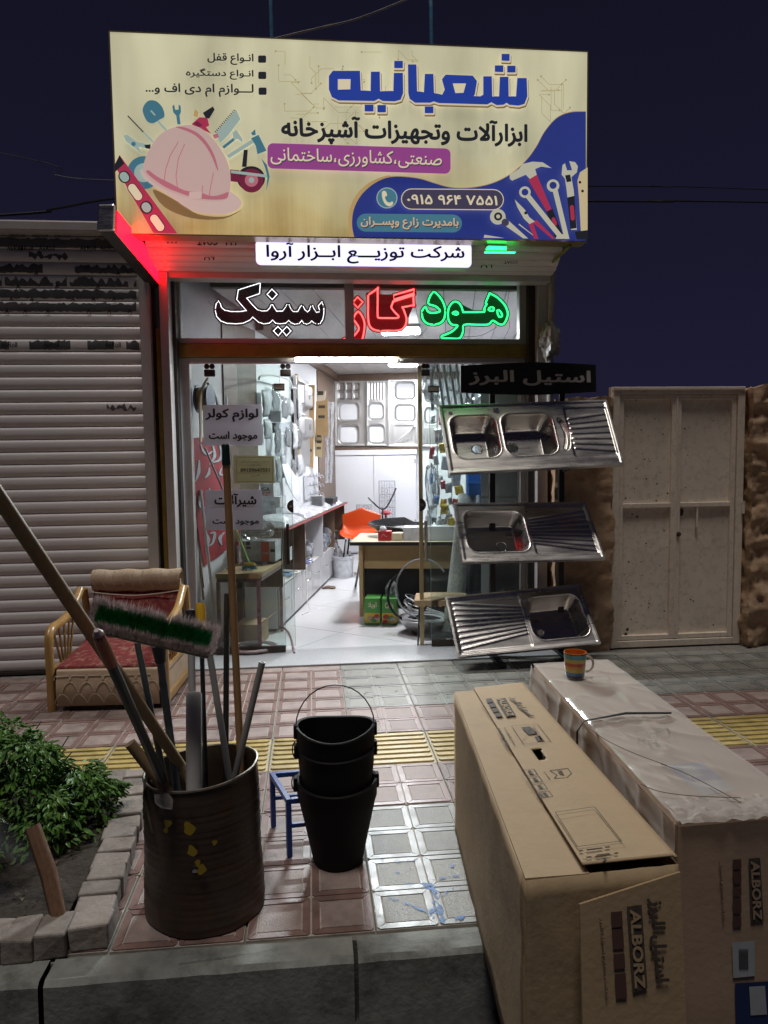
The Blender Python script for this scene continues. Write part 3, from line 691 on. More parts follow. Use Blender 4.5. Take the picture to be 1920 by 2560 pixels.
# transom
xm0, xm1 = F((862, 780), YG).x, F((884, 780), YG).x
MB().box(-1.53, 1.045, YG-.045, YG+.03, zt0-.022, zt0+.018).box(-1.53, 1.045, YG-.045, YG+.03, zt1-.028, zt1+.03).box(-1.53, -1.475, YG-.044, YG+.03, zt0+.018, zt1-.028).box(.985, 1.045, YG-.044, YG+.03, zt0+.018, zt1-.028).box(xm0, xm1, YG-.044, YG+.03, zt0+.018, zt1-.028).build('transom_frame', M_frame, front, bevel=.003)
MB().box(-1.475, xm0, YG-.003, YG+.003, zt0+.018, zt1-.028).build('transom_pane', M_glass2, front)
MB().box(xm1, .985, YG-.003, YG+.003, zt0+.018, zt1-.028).build('transom_pane', M_glass2, front)
MB().box(-1.56, 1.06, YG-.03, YG+.10, zt1+.032, 2.98).build('fascia', M_frame, front)
st = MB().box(F((862, 685), YG-.05).x, F((898, 685), YG-.05).x, YG-.0475, YG-.0455, 2.72, 2.745).build('maker_plate', M_ink, front)
# side posts, left to right
def post(px0, px1, y0, y1, z1, mat, name='post', nx=None):
    MB().box(F(D(px0, 900), y0).x, F(D(px1, 900), y0).x, y0, y1, 0.0, z1).build(name, mat, front, bevel=.004)
post(335, 343, 1.44, 1.60, 2.75, M_dark); post(342.8, 352.5, 1.415, 1.6, 2.35, M_ochre); post(352.5, 371.5, 1.375, 1.62, 2.72, M_frame); post(371.5, 386, 1.50, 1.70, 2.72, M_dark); post(386, 391.5, 1.60, 1.70, 2.18, M_white, 'tile_edge'); post(393, 412, 1.62, 1.72, 2.18, M_frame)  # dark posts are fillers, coloured dark where the gaps lie
for z in (.35, .82, 1.25, 1.7, 2.02): MB().box(F(D(386, 900), 1.6).x, F(D(391.6, 900), 1.6).x, 1.597, 1.6, z, z+.006).build('tile_joint', M_dark, front)
MB().box(1.035, 1.085, 1.56, 1.70, 0, 2.72).build('post', M_dark, front, bevel=.003); MB().box(1.087, 1.165, 1.50, 1.70, 0, 2.72).build('post', M_frame, front, bevel=.004); MB().box(1.0, 1.034, YG-.02, YG+.05, .012, 2.15).build('post', M_frame, front)
# glass doors
GZ0, GZ1 = .05, 2.135
def pane(x0, x1, y, name='glass_pane', z0=GZ0):
    t = MB().box(x0, x1, y-.004, y+.004, z0, GZ1).build(name, M_glass, front)
    MB().box(x1+.0002, x1+.0022, y-.0042, y+.0042, z0, GZ1).build('glass_edge', M_gedge, t) if x1 < .5 else MB().box(x0-.0022, x0-.0002, y-.0042, y+.0042, z0, GZ1).build('glass_edge', M_gedge, t)
    return t
xA = F(S4(826, 1500), YG).x; xB = F(S4(890, 1500), YG+.04).x; xC = F(S5(1006, 1500), YG).x; xD = F(S5(930, 1500), YG+.04).x
pA = pane(-1.468, xA, YG); pB = pane(-1.10, xB, YG+.04); pC = pane(xC, 1.02, YG); pD = pane(xD+.03, .80, YG+.04)
MB().box(xD, xD+.028, YG+.03, YG+.05, .02, GZ1).build('edge_strip', M_brass, front)
M_gun = pbr('dark_bronze_fitting', (.055, .042, .035), .4, metal=.5, var=.2, vscale=20)
MB().box(-1.30, xA, YG-.02, YG+.012, .018, .062).build('bottom_rail', M_gun, front, bevel=.004); MB().box(xC, .99, YG-.02, YG+.012, .018, .06).build('bottom_rail', M_gun, front, bevel=.004)
for (sx, a, b, y) in ((S4, 292, 366, 140), (S4, 800, 872, 150), (S5, 942, 1000, 160)):
    x0, x1 = F(sx(a, y+60), YG-.03).x, F(sx(b, y+60), YG-.03).x
    h = T('door_hanger', (x0, YG, 2.0), '', ''); del h['label'], h['category']; h.parent = front; h.matrix_parent_inverse = WM[front.name].inverted()
    MB().box(x0, x1, YG-.03, YG-.005, 2.05, 2.10).build('clamp', M_gun, h, bevel=.006)
    for xx in (x0+.02, x1-.02): MB().lathe([(.018, -.012), (.02, 0), (.018, .012)], (xx, YG-.02, 2.122), 14, ax=Matrix.Rotation(math.pi/2, 3, 'X')).build('wheel', M_gun, h, smooth=True)
def disc(cx, cz, r, half, y, name='lock'):
    pts = [(cx+r*math.cos(t), y, cz+r*math.sin(t)) for t in ([math.pi/2+math.pi*k/14 for k in range(15)] if half == 'L' else [-math.pi/2+math.pi*k/14 for k in range(15)])]
    o = MB().prism(pts, (0, .014, 0)).build(name, M_gun, front, bevel=.002); sg = -.4 if half == 'L' else .4
    MB().lathe([(.012, 0), (.011, .006), (0, .006)], (cx+sg*r, y, cz), 12, ax=Matrix.Rotation(math.pi/2, 3, 'X')).build('keyhole', M_chrome, o)
c = F(S4(889, 1107), YG-.01); disc(c.x, c.z, .047, 'L', YG-.014)
c = F(S5(934, 1101), YG-.01); disc(c.x, c.z, .049, 'R', YG+.008)
for (sx, x, ya, yb) in ((S4, 850, 1226, 1495), (S5, 973, 1205, 1476)):
    a, b = F(sx(x, ya), YG-.05), F(sx(x, yb), YG-.05); MB().tube([(a.x, YG-.05, a.z), (a.x, YG-.05, b.z)], .012, 12).tube([(a.x, YG-.05, a.z-.05), (a.x, YG+.005, a.z-.05)], .007, 8).tube([(a.x, YG-.05, b.z+.05), (a.x, YG+.005, b.z+.05)], .007, 8).build('door_handle', M_gun if sx is S4 else M_chrome, front, smooth=True)
for (sx, x0, x1, y0, y1) in ((S4, 757, 830, 290, 338), (S5, 988, 1060, 305, 350)):
    a, b = F(sx(x0, y0), YG-.006), F(sx(x1, y1), YG-.006); s_ = MB().box(a.x, b.x, YG-.0075, YG-.0055, b.z, a.z).build('glass_sticker', M_gun, front); MB().box(a.x+.006, b.x-.006, YG-.0085, YG-.0077, b.z+.012, a.z-.006).build('print', pbr('pale_print%d' % x0, (.35, .36, .28), .5), s_)
# LED bar under the track
la, lb = F(D(638, 776), YG-.05), F(D(857, 779), YG-.05)
led = T('led_bar', ((la.x+lb.x)/2, YG-.05, zb0-.04), 'thin white LED bar glowing under the ochre lintel beam', 'lamp')
M_led = emit('led_white', (.90, .98, 1.0), 1750)
MB().box(la.x, lb.x, YG-.066, YG-.036, zb0-.036, zb0-.006).box(la.x-.012, lb.x+.012, YG-.094, YG-.066, zb0-.0085, zb0-.0045).box(la.x-.012, la.x-.001, YG-.094, YG-.066, zb0-.036, zb0-.009).box(lb.x+.001, lb.x+.012, YG-.094, YG-.066, zb0-.036, zb0-.009).build('housing', M_frame, led)  # lip and end plates added to keep the glow off the lintel
MB().add([(la.x+.004, YG-.080, zb0-.014), (lb.x-.004, YG-.080, zb0-.014), (lb.x-.004, YG-.073, zb0-.032), (la.x+.004, YG-.073, zb0-.032)], [(0, 3, 2, 1)]).build('diffuser', M_led, led)

# ------------------------------------------------------------------ rolled-up shutter hood under the banner
hood = T('shutter_hood', (-.25, 1.25, 2.7), 'rolled-up aluminium shutter housing tucked under the big banner', 'shutter')
hx0, hx1 = F(D(322, 560), 1.25).x, F(D(1205, 560), 1.25).x
pr_ = [(1.12, 2.905), (1.15, 2.865), (1.185, 2.825), (1.225, 2.785), (1.27, 2.755), (1.33, 2.735), (1.40, 2.727)]
for i in range(len(pr_)-1):
    (y0, z0), (y1, z1) = pr_[i], pr_[i+1]; n = Vector((0, z1-z0, -(y1-y0))).normalized()
    if n.y > 0: n = -n
    mb = MB(); ins = [(y0, z0), (y0*.7+y1*.3+n.y*.006, z0*.7+z1*.3+n.z*.006), (y0*.3+y1*.7+n.y*.006, z0*.3+z1*.7+n.z*.006), (y1, z1+.002)]
    for (yy, zz) in ins: mb.v += [(hx0, yy, zz), (hx1, yy, zz)]
    mb.f = [[2*k_, 2*k_+1, 2*k_+3, 2*k_+2] for k_ in range(3)]; mb.mi = [0]*3
    mb.build('slat', M_slat, hood, smooth=True, angle=60)
for s_ in (hx0, hx1-.012): MB().prism([(s_, y, z) for y, z in pr_]+[(s_, 1.40, 2.93)], (.012, 0, 0)).build('end_plate', M_frame, hood)
MB().box(hx0, hx1, 1.40, 1.52, 2.685, 2.765).build('bottom_rail', M_frame, hood, bevel=.006)
for (tx, x0, x1, y0, y1) in (('LU', 360, 380, 512, 524), ('COAT', 425, 470, 514, 528), ('LU', 487, 510, 516, 528), ('LU', 440, 462, 553, 560), ('LU', 1040, 1065, 570, 577), ('COAT', 1090, 1120, 562, 568)):
    fn = lambda p: F(D(*p), 1.135); bl, br, tl = rect3(fn, x0, y0, x1, y1); letters(tx, M_ink, hood, br+(tl-bl), bl+(tl-bl), br, bold=.02, rtl=False, lift=-.02, res=2)

# ------------------------------------------------------------------ lightbox sign
M_lbox = emit('lightbox_face', (.66, .66, 1.0), 1.5)
YL = 1.10
p0, p1, p2, p3 = [F(D(*p), YL) for p in ((552, 517), (1018, 528), (1018, 577), (552, 573))]
zx0, zx1, zz0, zz1 = p0.x, p1.x, (p2.z+p3.z)/2, (p0.z+p1.z)/2
lb_ = T('lightbox_sign', ((zx0+zx1)/2, YL, zz0), 'long glowing white lightbox sign with black Persian lettering under the banner', 'sign')
def rrect(x0, x1, z0, z1, r, y, n=6):
    P = []
    for cx, cz, a in ((x1-r, z1-r, 0), (x0+r, z1-r, 90), (x0+r, z0+r, 180), (x1-r, z0+r, 270)):
        for k_ in range(n+1): t = math.radians(a+90*k_/n); P.append((cx+r*math.cos(t), y, cz+r*math.sin(t)))
    return P
MB().prism(rrect(zx0-.004, zx1+.004, zz0-.004, zz1+.004, .034, YL+.002), (0, .075, 0)).build('case', M_frame, lb_)
MB().prism(rrect(zx0, zx1, zz0, zz1, .03, YL-.004), (0, .0055, 0)).build('face', M_lbox, lb_)
letters('شرکت توزیـــع ابــزار آروا', M_ink, lb_, F(D(575, 569), YL-.005), F(D(1003, 571), YL-.005), F(D(575, 524), YL-.005), bold=.022, lift=.002)

# ------------------------------------------------------------------ big banner
YB = .95
BE = .80  # emission added to banner face and prints to brighten them
def pm(name, col, e=None, **k):
    m = pbr(name, col, .5, **k); b = m.node_tree.nodes['Principled BSDF']; c = lin(col) if isinstance(col, str) else col
    b.inputs['Emission Color'].default_value = (*c, 1); b.inputs['Emission Strength'].default_value = BE if e is None else e; return m
bx0, bx1 = -1.72, 1.235; bz0, bz1 = 2.838, 4.015
ban = T('shop_banner', (-.24, YB, bz0), 'large cream shop banner with blue Persian title and printed tools', 'sign')
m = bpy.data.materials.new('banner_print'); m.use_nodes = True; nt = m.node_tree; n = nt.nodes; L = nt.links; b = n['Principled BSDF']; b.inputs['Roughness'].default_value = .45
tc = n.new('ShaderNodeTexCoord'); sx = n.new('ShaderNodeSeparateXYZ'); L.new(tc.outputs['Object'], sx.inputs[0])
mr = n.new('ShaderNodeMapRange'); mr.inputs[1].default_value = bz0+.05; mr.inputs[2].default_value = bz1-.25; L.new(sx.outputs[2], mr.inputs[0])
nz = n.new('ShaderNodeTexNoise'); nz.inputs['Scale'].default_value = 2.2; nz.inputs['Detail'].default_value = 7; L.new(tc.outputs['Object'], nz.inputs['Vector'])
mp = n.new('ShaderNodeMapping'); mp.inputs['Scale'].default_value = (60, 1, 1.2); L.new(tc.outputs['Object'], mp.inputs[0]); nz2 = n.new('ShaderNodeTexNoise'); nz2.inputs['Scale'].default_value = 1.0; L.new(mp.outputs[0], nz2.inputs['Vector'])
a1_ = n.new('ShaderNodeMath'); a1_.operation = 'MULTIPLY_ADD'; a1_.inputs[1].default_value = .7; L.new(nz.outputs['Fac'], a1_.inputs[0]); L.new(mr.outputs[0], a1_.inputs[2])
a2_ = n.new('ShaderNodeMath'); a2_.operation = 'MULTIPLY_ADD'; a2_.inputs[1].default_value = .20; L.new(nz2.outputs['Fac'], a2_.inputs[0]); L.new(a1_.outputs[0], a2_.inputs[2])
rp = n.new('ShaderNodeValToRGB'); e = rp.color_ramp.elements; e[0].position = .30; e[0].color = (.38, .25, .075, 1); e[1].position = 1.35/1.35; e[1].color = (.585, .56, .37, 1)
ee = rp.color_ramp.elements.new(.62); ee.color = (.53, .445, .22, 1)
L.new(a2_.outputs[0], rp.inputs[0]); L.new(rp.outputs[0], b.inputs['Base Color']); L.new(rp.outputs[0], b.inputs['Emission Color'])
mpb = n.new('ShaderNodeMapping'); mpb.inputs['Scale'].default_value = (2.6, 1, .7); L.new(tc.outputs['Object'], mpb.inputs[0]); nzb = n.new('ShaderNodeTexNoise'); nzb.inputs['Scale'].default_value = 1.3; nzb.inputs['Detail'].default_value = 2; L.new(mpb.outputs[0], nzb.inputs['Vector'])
mrb = n.new('ShaderNodeMapRange'); mrb.inputs[1].default_value = .3; mrb.inputs[2].default_value = .7; mrb.inputs[3].default_value = BE*.68; mrb.inputs[4].default_value = BE*1.15; L.new(nzb.outputs['Fac'], mrb.inputs[0]); L.new(mrb.outputs[0], b.inputs['Emission Strength'])   # added emission, uneven in soft upright bands
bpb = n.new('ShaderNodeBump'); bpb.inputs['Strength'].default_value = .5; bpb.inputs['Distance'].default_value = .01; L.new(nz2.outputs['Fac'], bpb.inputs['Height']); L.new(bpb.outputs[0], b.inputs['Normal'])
# slightly wavy face
def bf(u, v):
    x = bx0+(bx1-bx0)*u; z = bz0+(bz1-bz0)*v
    return (x, YB, z)
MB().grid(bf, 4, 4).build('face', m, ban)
MB().box(bx0+.004, bx1-.004, YB+.003, YB+.11, bz0+.004, bz1-.004).build('backing', M_dark, ban)
MB().box(bx0-.006, bx0+.003, YB-.002, YB+.112, bz0-.004, bz1+.004).box(bx1-.003, bx1+.006, YB-.002, YB+.112, bz0-.004, bz1+.004).box(bx0+.003, bx1-.003, YB-.002, YB+.112, bz1-.002, bz1+.006).box(bx0+.003, bx1-.003, YB-.002, YB+.112, bz0-.006, bz0+.002).build('rim', M_brass, ban)
LAY = [0.0010]
def prt(pts, mat, name='print', zm_=None, smooth=0):
    if smooth: pts = smooth2(pts, smooth)
    y = YB-LAY[0]; LAY[0] += .00022
    P = []
    for p in pts:
        w_ = F(zm_(*p) if zm_ else p, YB); P.append((min(max(w_.x, bx0+.002), bx1-.002), y, min(max(w_.z, bz0+.002), bz1-.002)))
    return MB().poly(P).build(name, mat, ban)
def circ(cx, cy, r, n=24, ry=None): return [(cx+r*math.cos(6.2832*k_/n), cy+(ry or r)*math.sin(6.2832*k_/n)) for k_ in range(n)]
def bar(x0, y0, x1, y1, w_): 
    d = Vector((x1-x0, y1-y0)); nn = Vector((-d.y, d.x)).normalized()*w_/2; return [(x0+nn.x, y0+nn.y), (x1+nn.x, y1+nn.y), (x1-nn.x, y1-nn.y), (x0-nn.x, y0-nn.y)]
c_blue, c_navy = pm('print_royal_blue', (.016, .045, .30)), pm('print_wave_blue', (.022, .036, .20), var=.35, vscale=3)
c_blk, c_pur, c_crm = pm('print_black', (.013, .015, .020)), pm('print_purple', (.27, .055, .23), var=.12, vscale=8), pm('print_cream', (.66, .58, .40))
c_pink, c_pale, c_rose, c_red = pm('print_pale_pink', (.50, .36, .33)), pm('print_brim_pink', (.54, .41, .37)), pm('print_rose', (.42, .14, .18)), pm('print_red', (.36, .03, .075))
c_teal, c_pteal, c_tan, c_dred = pm('print_teal', (.05, .16, .22)), pm('print_pale_teal', (.30, .39, .36)), pm('print_tan_line', (.36, .31, .17)), pm('print_dark_red', (.15, .016, .045))
c_brd, c_grey, c_tealp = pm('print_tan_edge', (.45, .30, .12)), pm('print_dark_violet', (.052, .045, .085)), pm('print_teal_pill', (.06, .18, .24))
c_shad = pm('print_shadow_brown', (.20, .13, .055))
# circuit pattern
cm = MB(); rr = random.Random(11)
for (x0, y0, x1, y1, n_) in ((700, 130, 1000, 350, 46), (1345, 165, 1425, 315, 24), (980, 125, 1060, 180, 6)):
    for k_ in range(n_):
        x, y = rr.uniform(x0, x1), rr.uniform(y0, y1); d = rr.choice(((1, 0), (-1, 0), (0, 1), (0, -1))); pts = [(x, y)]
        for s_ in range(rr.randint(2, 4)):
            l_ = rr.uniform(12, 42); x += d[0]*l_; y += d[1]*l_; pts.append((x, y))
            d = rr.choice(((d[0] or 1, d[1] or 1), (d[0] or -1, d[1] or -1), d)) if s_ % 2 == 0 else rr.choice(((1, 0), (0, 1), (-1, 0), (0, -1)))
        if not all(x0-20 < p[0] < x1+20 and y0-5 < p[1] < y1+15 for p in pts): continue
        for a, b_ in zip(pts[:-1], pts[1:]):
            if abs(a[0]-b_[0])+abs(a[1]-b_[1]) > .1: cm.poly([tuple(F(q_, YB-.0008)) for q_ in bar(*a, *b_, 1.3)])
        cm.poly([tuple(F(q_, YB-.0009)) for q_ in circ(*pts[-1], 2.6, 8)])
kind(cm.build('circuit_print', c_tan, ban), 'stuff')
# wave
WV = [(1575, 520), (1480, 525), (1400, 560), (1330, 640), (1280, 730), (1220, 810), (1130, 890), (1020, 945), (900, 970), (780, 970), (680, 945), (600, 920), (520, 908), (440, 905), (370, 920), (300, 960), (240, 1020), (200, 1100), (190, 1190), (205, 1275), (215, 1330)]
wv = [(p.x, p.y) for p in cat_rom([(x, y, 0) for x, y in WV], 5, False)]
prt([(x-22*(1 if x < 420 else 0)*min(1, (420-x)/120), y-(5 if x > 420 else 12)) for x, y in wv]+[(1600, 1330)], c_brd, 'wave_print', BB)
prt(wv+[(1600, 1330)], c_navy, 'wave_print', BB)
# helmet group (left)
prt(circ(300, 935, 104, 40), c_teal, zm_=BA); prt(circ(300, 935, 60, 24), c_pteal, zm_=BA)
prt([(360, 1040), (520, 1120), (640, 1195), (800, 1212), (890, 1180), (930, 1160), (800, 1225), (600, 1220), (430, 1150)], c_shad, zm_=BA, smooth=4)
prt(bar(370, 590, 445, 672, 14), c_pteal, zm_=BA); prt([(295, 530), (315, 495), (345, 480), (385, 490), (420, 530), (430, 582), (400, 602), (358, 625), (322, 612), (298, 565)], c_teal, zm_=BA, smooth=4); prt(bar(372, 575, 345, 545, 10), c_pteal, zm_=BA)
prt([(480, 520), (492, 506), (498, 540), (519, 540), (520, 506), (533, 518), (534, 555), (525, 575), (532, 632), (512, 632), (505, 577), (486, 556)], c_teal, zm_=BA)
prt(bar(200, 578, 300, 682, 7), c_blk, zm_=BA); prt(bar(298, 680, 362, 745, 12), c_pteal, zm_=BA)
prt([(600, 632), (650, 588), (700, 590), (712, 640), (692, 650), (724, 692), (640, 652)], c_red, zm_=BA); prt([(672, 560), (735, 520), (746, 540), (712, 596), (690, 592)], c_blk, zm_=BA); prt([(612, 625), (640, 612), (670, 640), (640, 650)], c_dred, zm_=BA)
prt([(612, 580), (622, 535), (645, 555), (640, 590)], c_brd, zm_=BA)
prt([(755, 685), (880, 540), (908, 600), (832, 700), (780, 752), (765, 715)], c_pteal, zm_=BA)
for k_ in range(14): t = k_/14; prt(bar(757+125*t, 683-143*t, 748+125*t, 676-143*t, 6), c_blk, zm_=BA)
prt([(735, 700), (765, 690), (775, 715), (745, 725)], c_rose, zm_=BA)
prt(bar(800, 780, 870, 725, 18), c_teal, zm_=BA); prt([(858, 690), (882, 668), (922, 728), (920, 748), (890, 724), (868, 735)], c_pteal, zm_=BA)
prt(bar(830, 838, 985, 740, 24), c_pteal, zm_=BA); prt([(975, 722), (1022, 700), (1072, 800), (1015, 822), (1005, 770)], c_teal, zm_=BA); prt([(975, 690), (1000, 665), (1005, 700), (985, 705)], c_teal, zm_=BA)
prt([(175, 705), (200, 700), (262, 745), (345, 765), (340, 790), (270, 775), (292, 822), (255, 790), (190, 740)], c_pteal, zm_=BA); prt(circ(238, 758, 14), c_teal, zm_=BA); prt([(305, 765), (345, 760), (345, 790), (315, 785)], c_blk, zm_=BA)
prt(circ(975, 975, 88, 30, 78), c_blk, zm_=BA); prt(circ(978, 988, 75, 30), c_dred, zm_=BA); prt(circ(978, 985, 42, 24), c_rose, zm_=BA); prt(circ(978, 985, 18, 16), c_pteal, zm_=BA)
prt([(918, 902), (930, 795), (955, 795), (947, 902)], c_blk, zm_=BA); prt([(845, 918), (902, 924), (908, 1000), (845, 992)], c_dred, zm_=BA); prt(bar(850, 932, 1088, 962, 18), c_pteal, zm_=BA); prt([(1040, 850), (1075, 890), (1092, 965), (1070, 1058), (1078, 965), (1062, 905)], c_teal, zm_=BA)
prt([(300, 900), (320, 830), (370, 740), (430, 680), (510, 650), (590, 640), (660, 660), (730, 720), (790, 800), (830, 880), (847, 960), (842, 1060), (822, 1108), (740, 1120), (620, 1107), (520, 1078), (430, 1042), (350, 992), (303, 945)], c_pink, 'helmet_print', BA, 4)
prt([(318, 935), (360, 975), (440, 1030), (540, 1070), (630, 1098), (740, 1108), (822, 1100), (835, 1060), (790, 1075), (730, 1085), (650, 1062), (560, 1050), (470, 1005), (390, 965), (335, 925)], c_rose, zm_=BA, smooth=3)
prt([(500, 652), (560, 655), (640, 690), (700, 750), (745, 830), (770, 920), (760, 915), (730, 840), (685, 765), (625, 705), (555, 672)], c_rose, zm_=BA, smooth=3)
prt([(284, 915), (292, 955), (340, 1005), (430, 1062), (500, 1108), (560, 1152), (640, 1188), (740, 1200), (830, 1195), (890, 1170), (917, 1135), (902, 1100), (868, 1072), (838, 1060), (822, 1106), (740, 1120), (620, 1107), (520, 1078), (430, 1042), (350, 992), (300, 935)], c_pale, 'brim_print', BA, 3)
for P_ in ([(520, 745), (470, 830), (440, 920), (430, 1000)], [(560, 760), (520, 850), (505, 960), (515, 1040)], [(740, 940), (725, 1010), (712, 1090)], [(672, 1020), (668, 1090)]):
    for a, b_ in zip(P_[:-1], P_[1:]): prt(bar(*a, *b_, 5), c_rose, zm_=BA)
prt([(590, 1060), (668, 1060), (665, 1102), (585, 1098)], c_pale, zm_=BA)
prt([(75, 892), (152, 830), (515, 1345), (365, 1345)], c_red, 'level_print', BA); prt([(75, 892), (152, 830), (182, 882), (110, 938)], c_blk, zm_=BA)
def pill(cx, cy, L_, W_, a, n=10):
    P = []; ca_, sa_ = math.cos(a), math.sin(a); hl = L_/2-W_/2
    for s_, o_ in ((1, -90), (-1, 90)):
        for k_ in range(n+1): t = math.radians(o_+180*k_/n); x, y = s_*hl+W_/2*math.cos(t), W_/2*math.sin(t); P.append((cx+x*ca_-y*sa_, cy+x*sa_+y*ca_))
    return P
for (cx, cy, L_, W_, mt) in ((182, 967, 80, 70, c_blk), (182, 967, 66, 52, c_pteal), (250, 1062, 125, 62, c_dred), (250, 1062, 115, 50, c_crm), (320, 1158, 82, 74, c_blk), (320, 1158, 66, 54, c_pteal), (388, 1255, 125, 62, c_dred), (388, 1255, 115, 50, c_crm)): prt(pill(cx, cy, L_, W_, .95), mt, zm_=BA)
# list text and squares
for (y0, y1, x0, t_) in ((188, 262, 700, 'انـواع قفل'), (284, 354, 565, 'انـواع دستگیره'), (378, 462, 312, 'لـــوازم ام دی اف و...')):
    fn = lambda p: F(BA(*p), YB-.002); letters(t_, c_blk, ban, fn((x0, y1-6)), fn((990, y1)), fn((x0, y0-6)), bold=.022, lift=.003)
for (x, y) in ((1045, 230), (1046, 332), (1048, 431)): prt([(x-25+a*6, y-23+b_*6) for a, b_ in ((0, 1), (1, 0))]+[(x+25-6, y-23), (x+25, y-17), (x+25, y+17), (x+19, y+23), (x-19, y+23), (x-25, y+17)], c_blk, zm_=BA)
# purple strip + text
c0, c1, c2, c3 = (669, 361), (1125, 374), (1125, 437), (669, 424); r_ = 14
def rq(q_, r_):
    P = []; n_ = 5
    (x0, y0), (x1, y1), (x2, y2), (x3, y3) = q_
    for (cx, cy, a) in ((x1-r_, y1+r_, -90), (x2-r_, y2-r_, 0), (x3+r_, y3-r_, 90), (x0+r_, y0+r_, 180)):
        for k_ in range(n_+1): t = math.radians(a+90*k_/n_); P.append((cx+r_*math.cos(t), cy+r_*math.sin(t)))
    return P
prt(rq((c0, c1, c2, c3), r_), c_pur, 'purple_strip')
fn = lambda p: F(p, YB-.001)
def ban_text(t_, mt, x0, ytl, ybl, x1, ybr, bold, rtl=True, shadow=None, sh=(2, 2.5)):
    if shadow: letters(t_, shadow, ban, F((x0+sh[0], ybl+sh[1]), YB), F((x1+sh[0], ybr+sh[1]), YB), F((x0+sh[0], ytl+sh[1]), YB), bold=bold, lift=LAY[0]+.0004, rtl=rtl); LAY[0] += .0006
    letters(t_, mt, ban, F((x0, ybl), YB), F((x1, ybr), YB), F((x0, ytl), YB), bold=bold, lift=LAY[0]+.0004, rtl=rtl); LAY[0] += .0006
ban_text('صنعتی،کشاورزی،ساختمانی', c_crm, 677, 371, 414, 1103, 426, .006, shadow=c_grey)
ban_text('ابزارآلات وتجهیزات آشپزخانه', c_blk, 703, 290, 362, 1316, 376, .035)
# title
TT = [[(1163, 332), (1218, 332), (1222, 440), (1205, 485), (1170, 495), (1115, 490), (1100, 478), (1080, 490), (1040, 492), (1010, 475), (985, 488), (700, 480), (670, 470), (650, 478), (560, 478), (528, 455), (520, 420), (518, 252), (568, 252), (572, 410), (612, 415), (618, 308), (668, 308), (672, 420), (720, 430), (735, 400), (718, 340), (740, 312), (900, 318), (925, 350), (912, 430), (905, 438), (945, 440), (962, 430), (962, 322), (1012, 322), (1015, 440), (1055, 440), (1060, 325), (1110, 325), (1112, 440), (1155, 440)],
      [(75, 290), (235, 290), (240, 405), (298, 408), (300, 295), (352, 295), (354, 410), (432, 408), (435, 302), (488, 302), (490, 420), (475, 460), (440, 470), (370, 468), (345, 455), (320, 468), (110, 465), (70, 445), (52, 400), (52, 320)]]
DT = [[(1070, 190), (1117, 190), (1117, 232), (1070, 230)], [(1030, 258), (1080, 258), (1080, 298), (1030, 296)], [(1103, 260), (1152, 260), (1152, 300), (1103, 300)], [(617, 500), (668, 500), (668, 540), (617, 540)], [(263, 490), (315, 490), (315, 530), (263, 530)], [(338, 492), (388, 492), (388, 535), (338, 535)], [(437, 232), (488, 232), (488, 275), (437, 275)]]
def ribbon(pts, w_, mat, name, zm_, dx=0, dy=0):
    mb = MB(); y = YB-LAY[0]; LAY[0] += .0003; N = len(pts)
    for k_ in range(N):
        a, b_ = pts[k_], pts[(k_+1) % N]; q_ = bar(a[0]+dx, a[1]+dy, b_[0]+dx, b_[1]+dy, w_)
        mb.poly([(F(zm_(*p), YB).x, y, F(zm_(*p), YB).z) for p in q_]); mb.poly([(F(zm_(*p), YB).x, y-.00005, F(zm_(*p), YB).z) for p in circ(a[0]+dx, a[1]+dy, w_/2, 8)])
    return mb.build(name, mat, ban)
for P_ in TT+DT: ribbon(P_, 13, c_shad, 'title_shadow', BB, 5, 11)
for P_ in TT+DT: ribbon(P_, 13, c_crm, 'title_edge', BB, 1, 3)
for P_ in TT+DT: prt([(x+0, y) for x, y in P_], c_blue, 'title', BB)
for H_ in ([(785, 365), (860, 365), (845, 420), (800, 422)], [(105, 340), (180, 340), (178, 400), (105, 402)]): prt([(x+(-3 if x < 820 and x > 400 else 0), y) for x, y in H_], c_crm, 'title_edge', BB)
# phone pill etc.
prt(pill(780, 1048, 606, 124, .008), c_crm, zm_=BB); prt(pill(780, 1048, 596, 114, .008), c_grey, zm_=BB)
x0, y0 = BB(512, 1030); x1, y1 = BB(1045, 1040)
ban_text('۰۹۱۵ ۹۶۴ ۷۵۵۱', c_crm, x0, BB(0, 1018)[1], BB(0, 1076)[1], x1, BB(0, 1084)[1], .02, rtl=False)
prt(circ(394, 1040, 62, 30), c_pteal, zm_=BB); prt(circ(394, 1040, 56, 30), c_tealp, zm_=BB); prt([(365, 1005), (385, 1000), (395, 1025), (382, 1035), (392, 1060), (412, 1068), (425, 1060), (430, 1075), (410, 1090), (385, 1078), (368, 1045)], c_crm, zm_=BB, smooth=3)
prt(pill(526, 1188, 620, 106, .01), c_tealp, zm_=BB)
ban_text('بامدیرت زارع وپســران', pm('print_peach', (.60, .42, .27)), BB(240, 0)[0], BB(0, 1150)[1], BB(0, 1222)[1], BB(815, 0)[0], BB(0, 1230)[1], .02, shadow=c_grey)
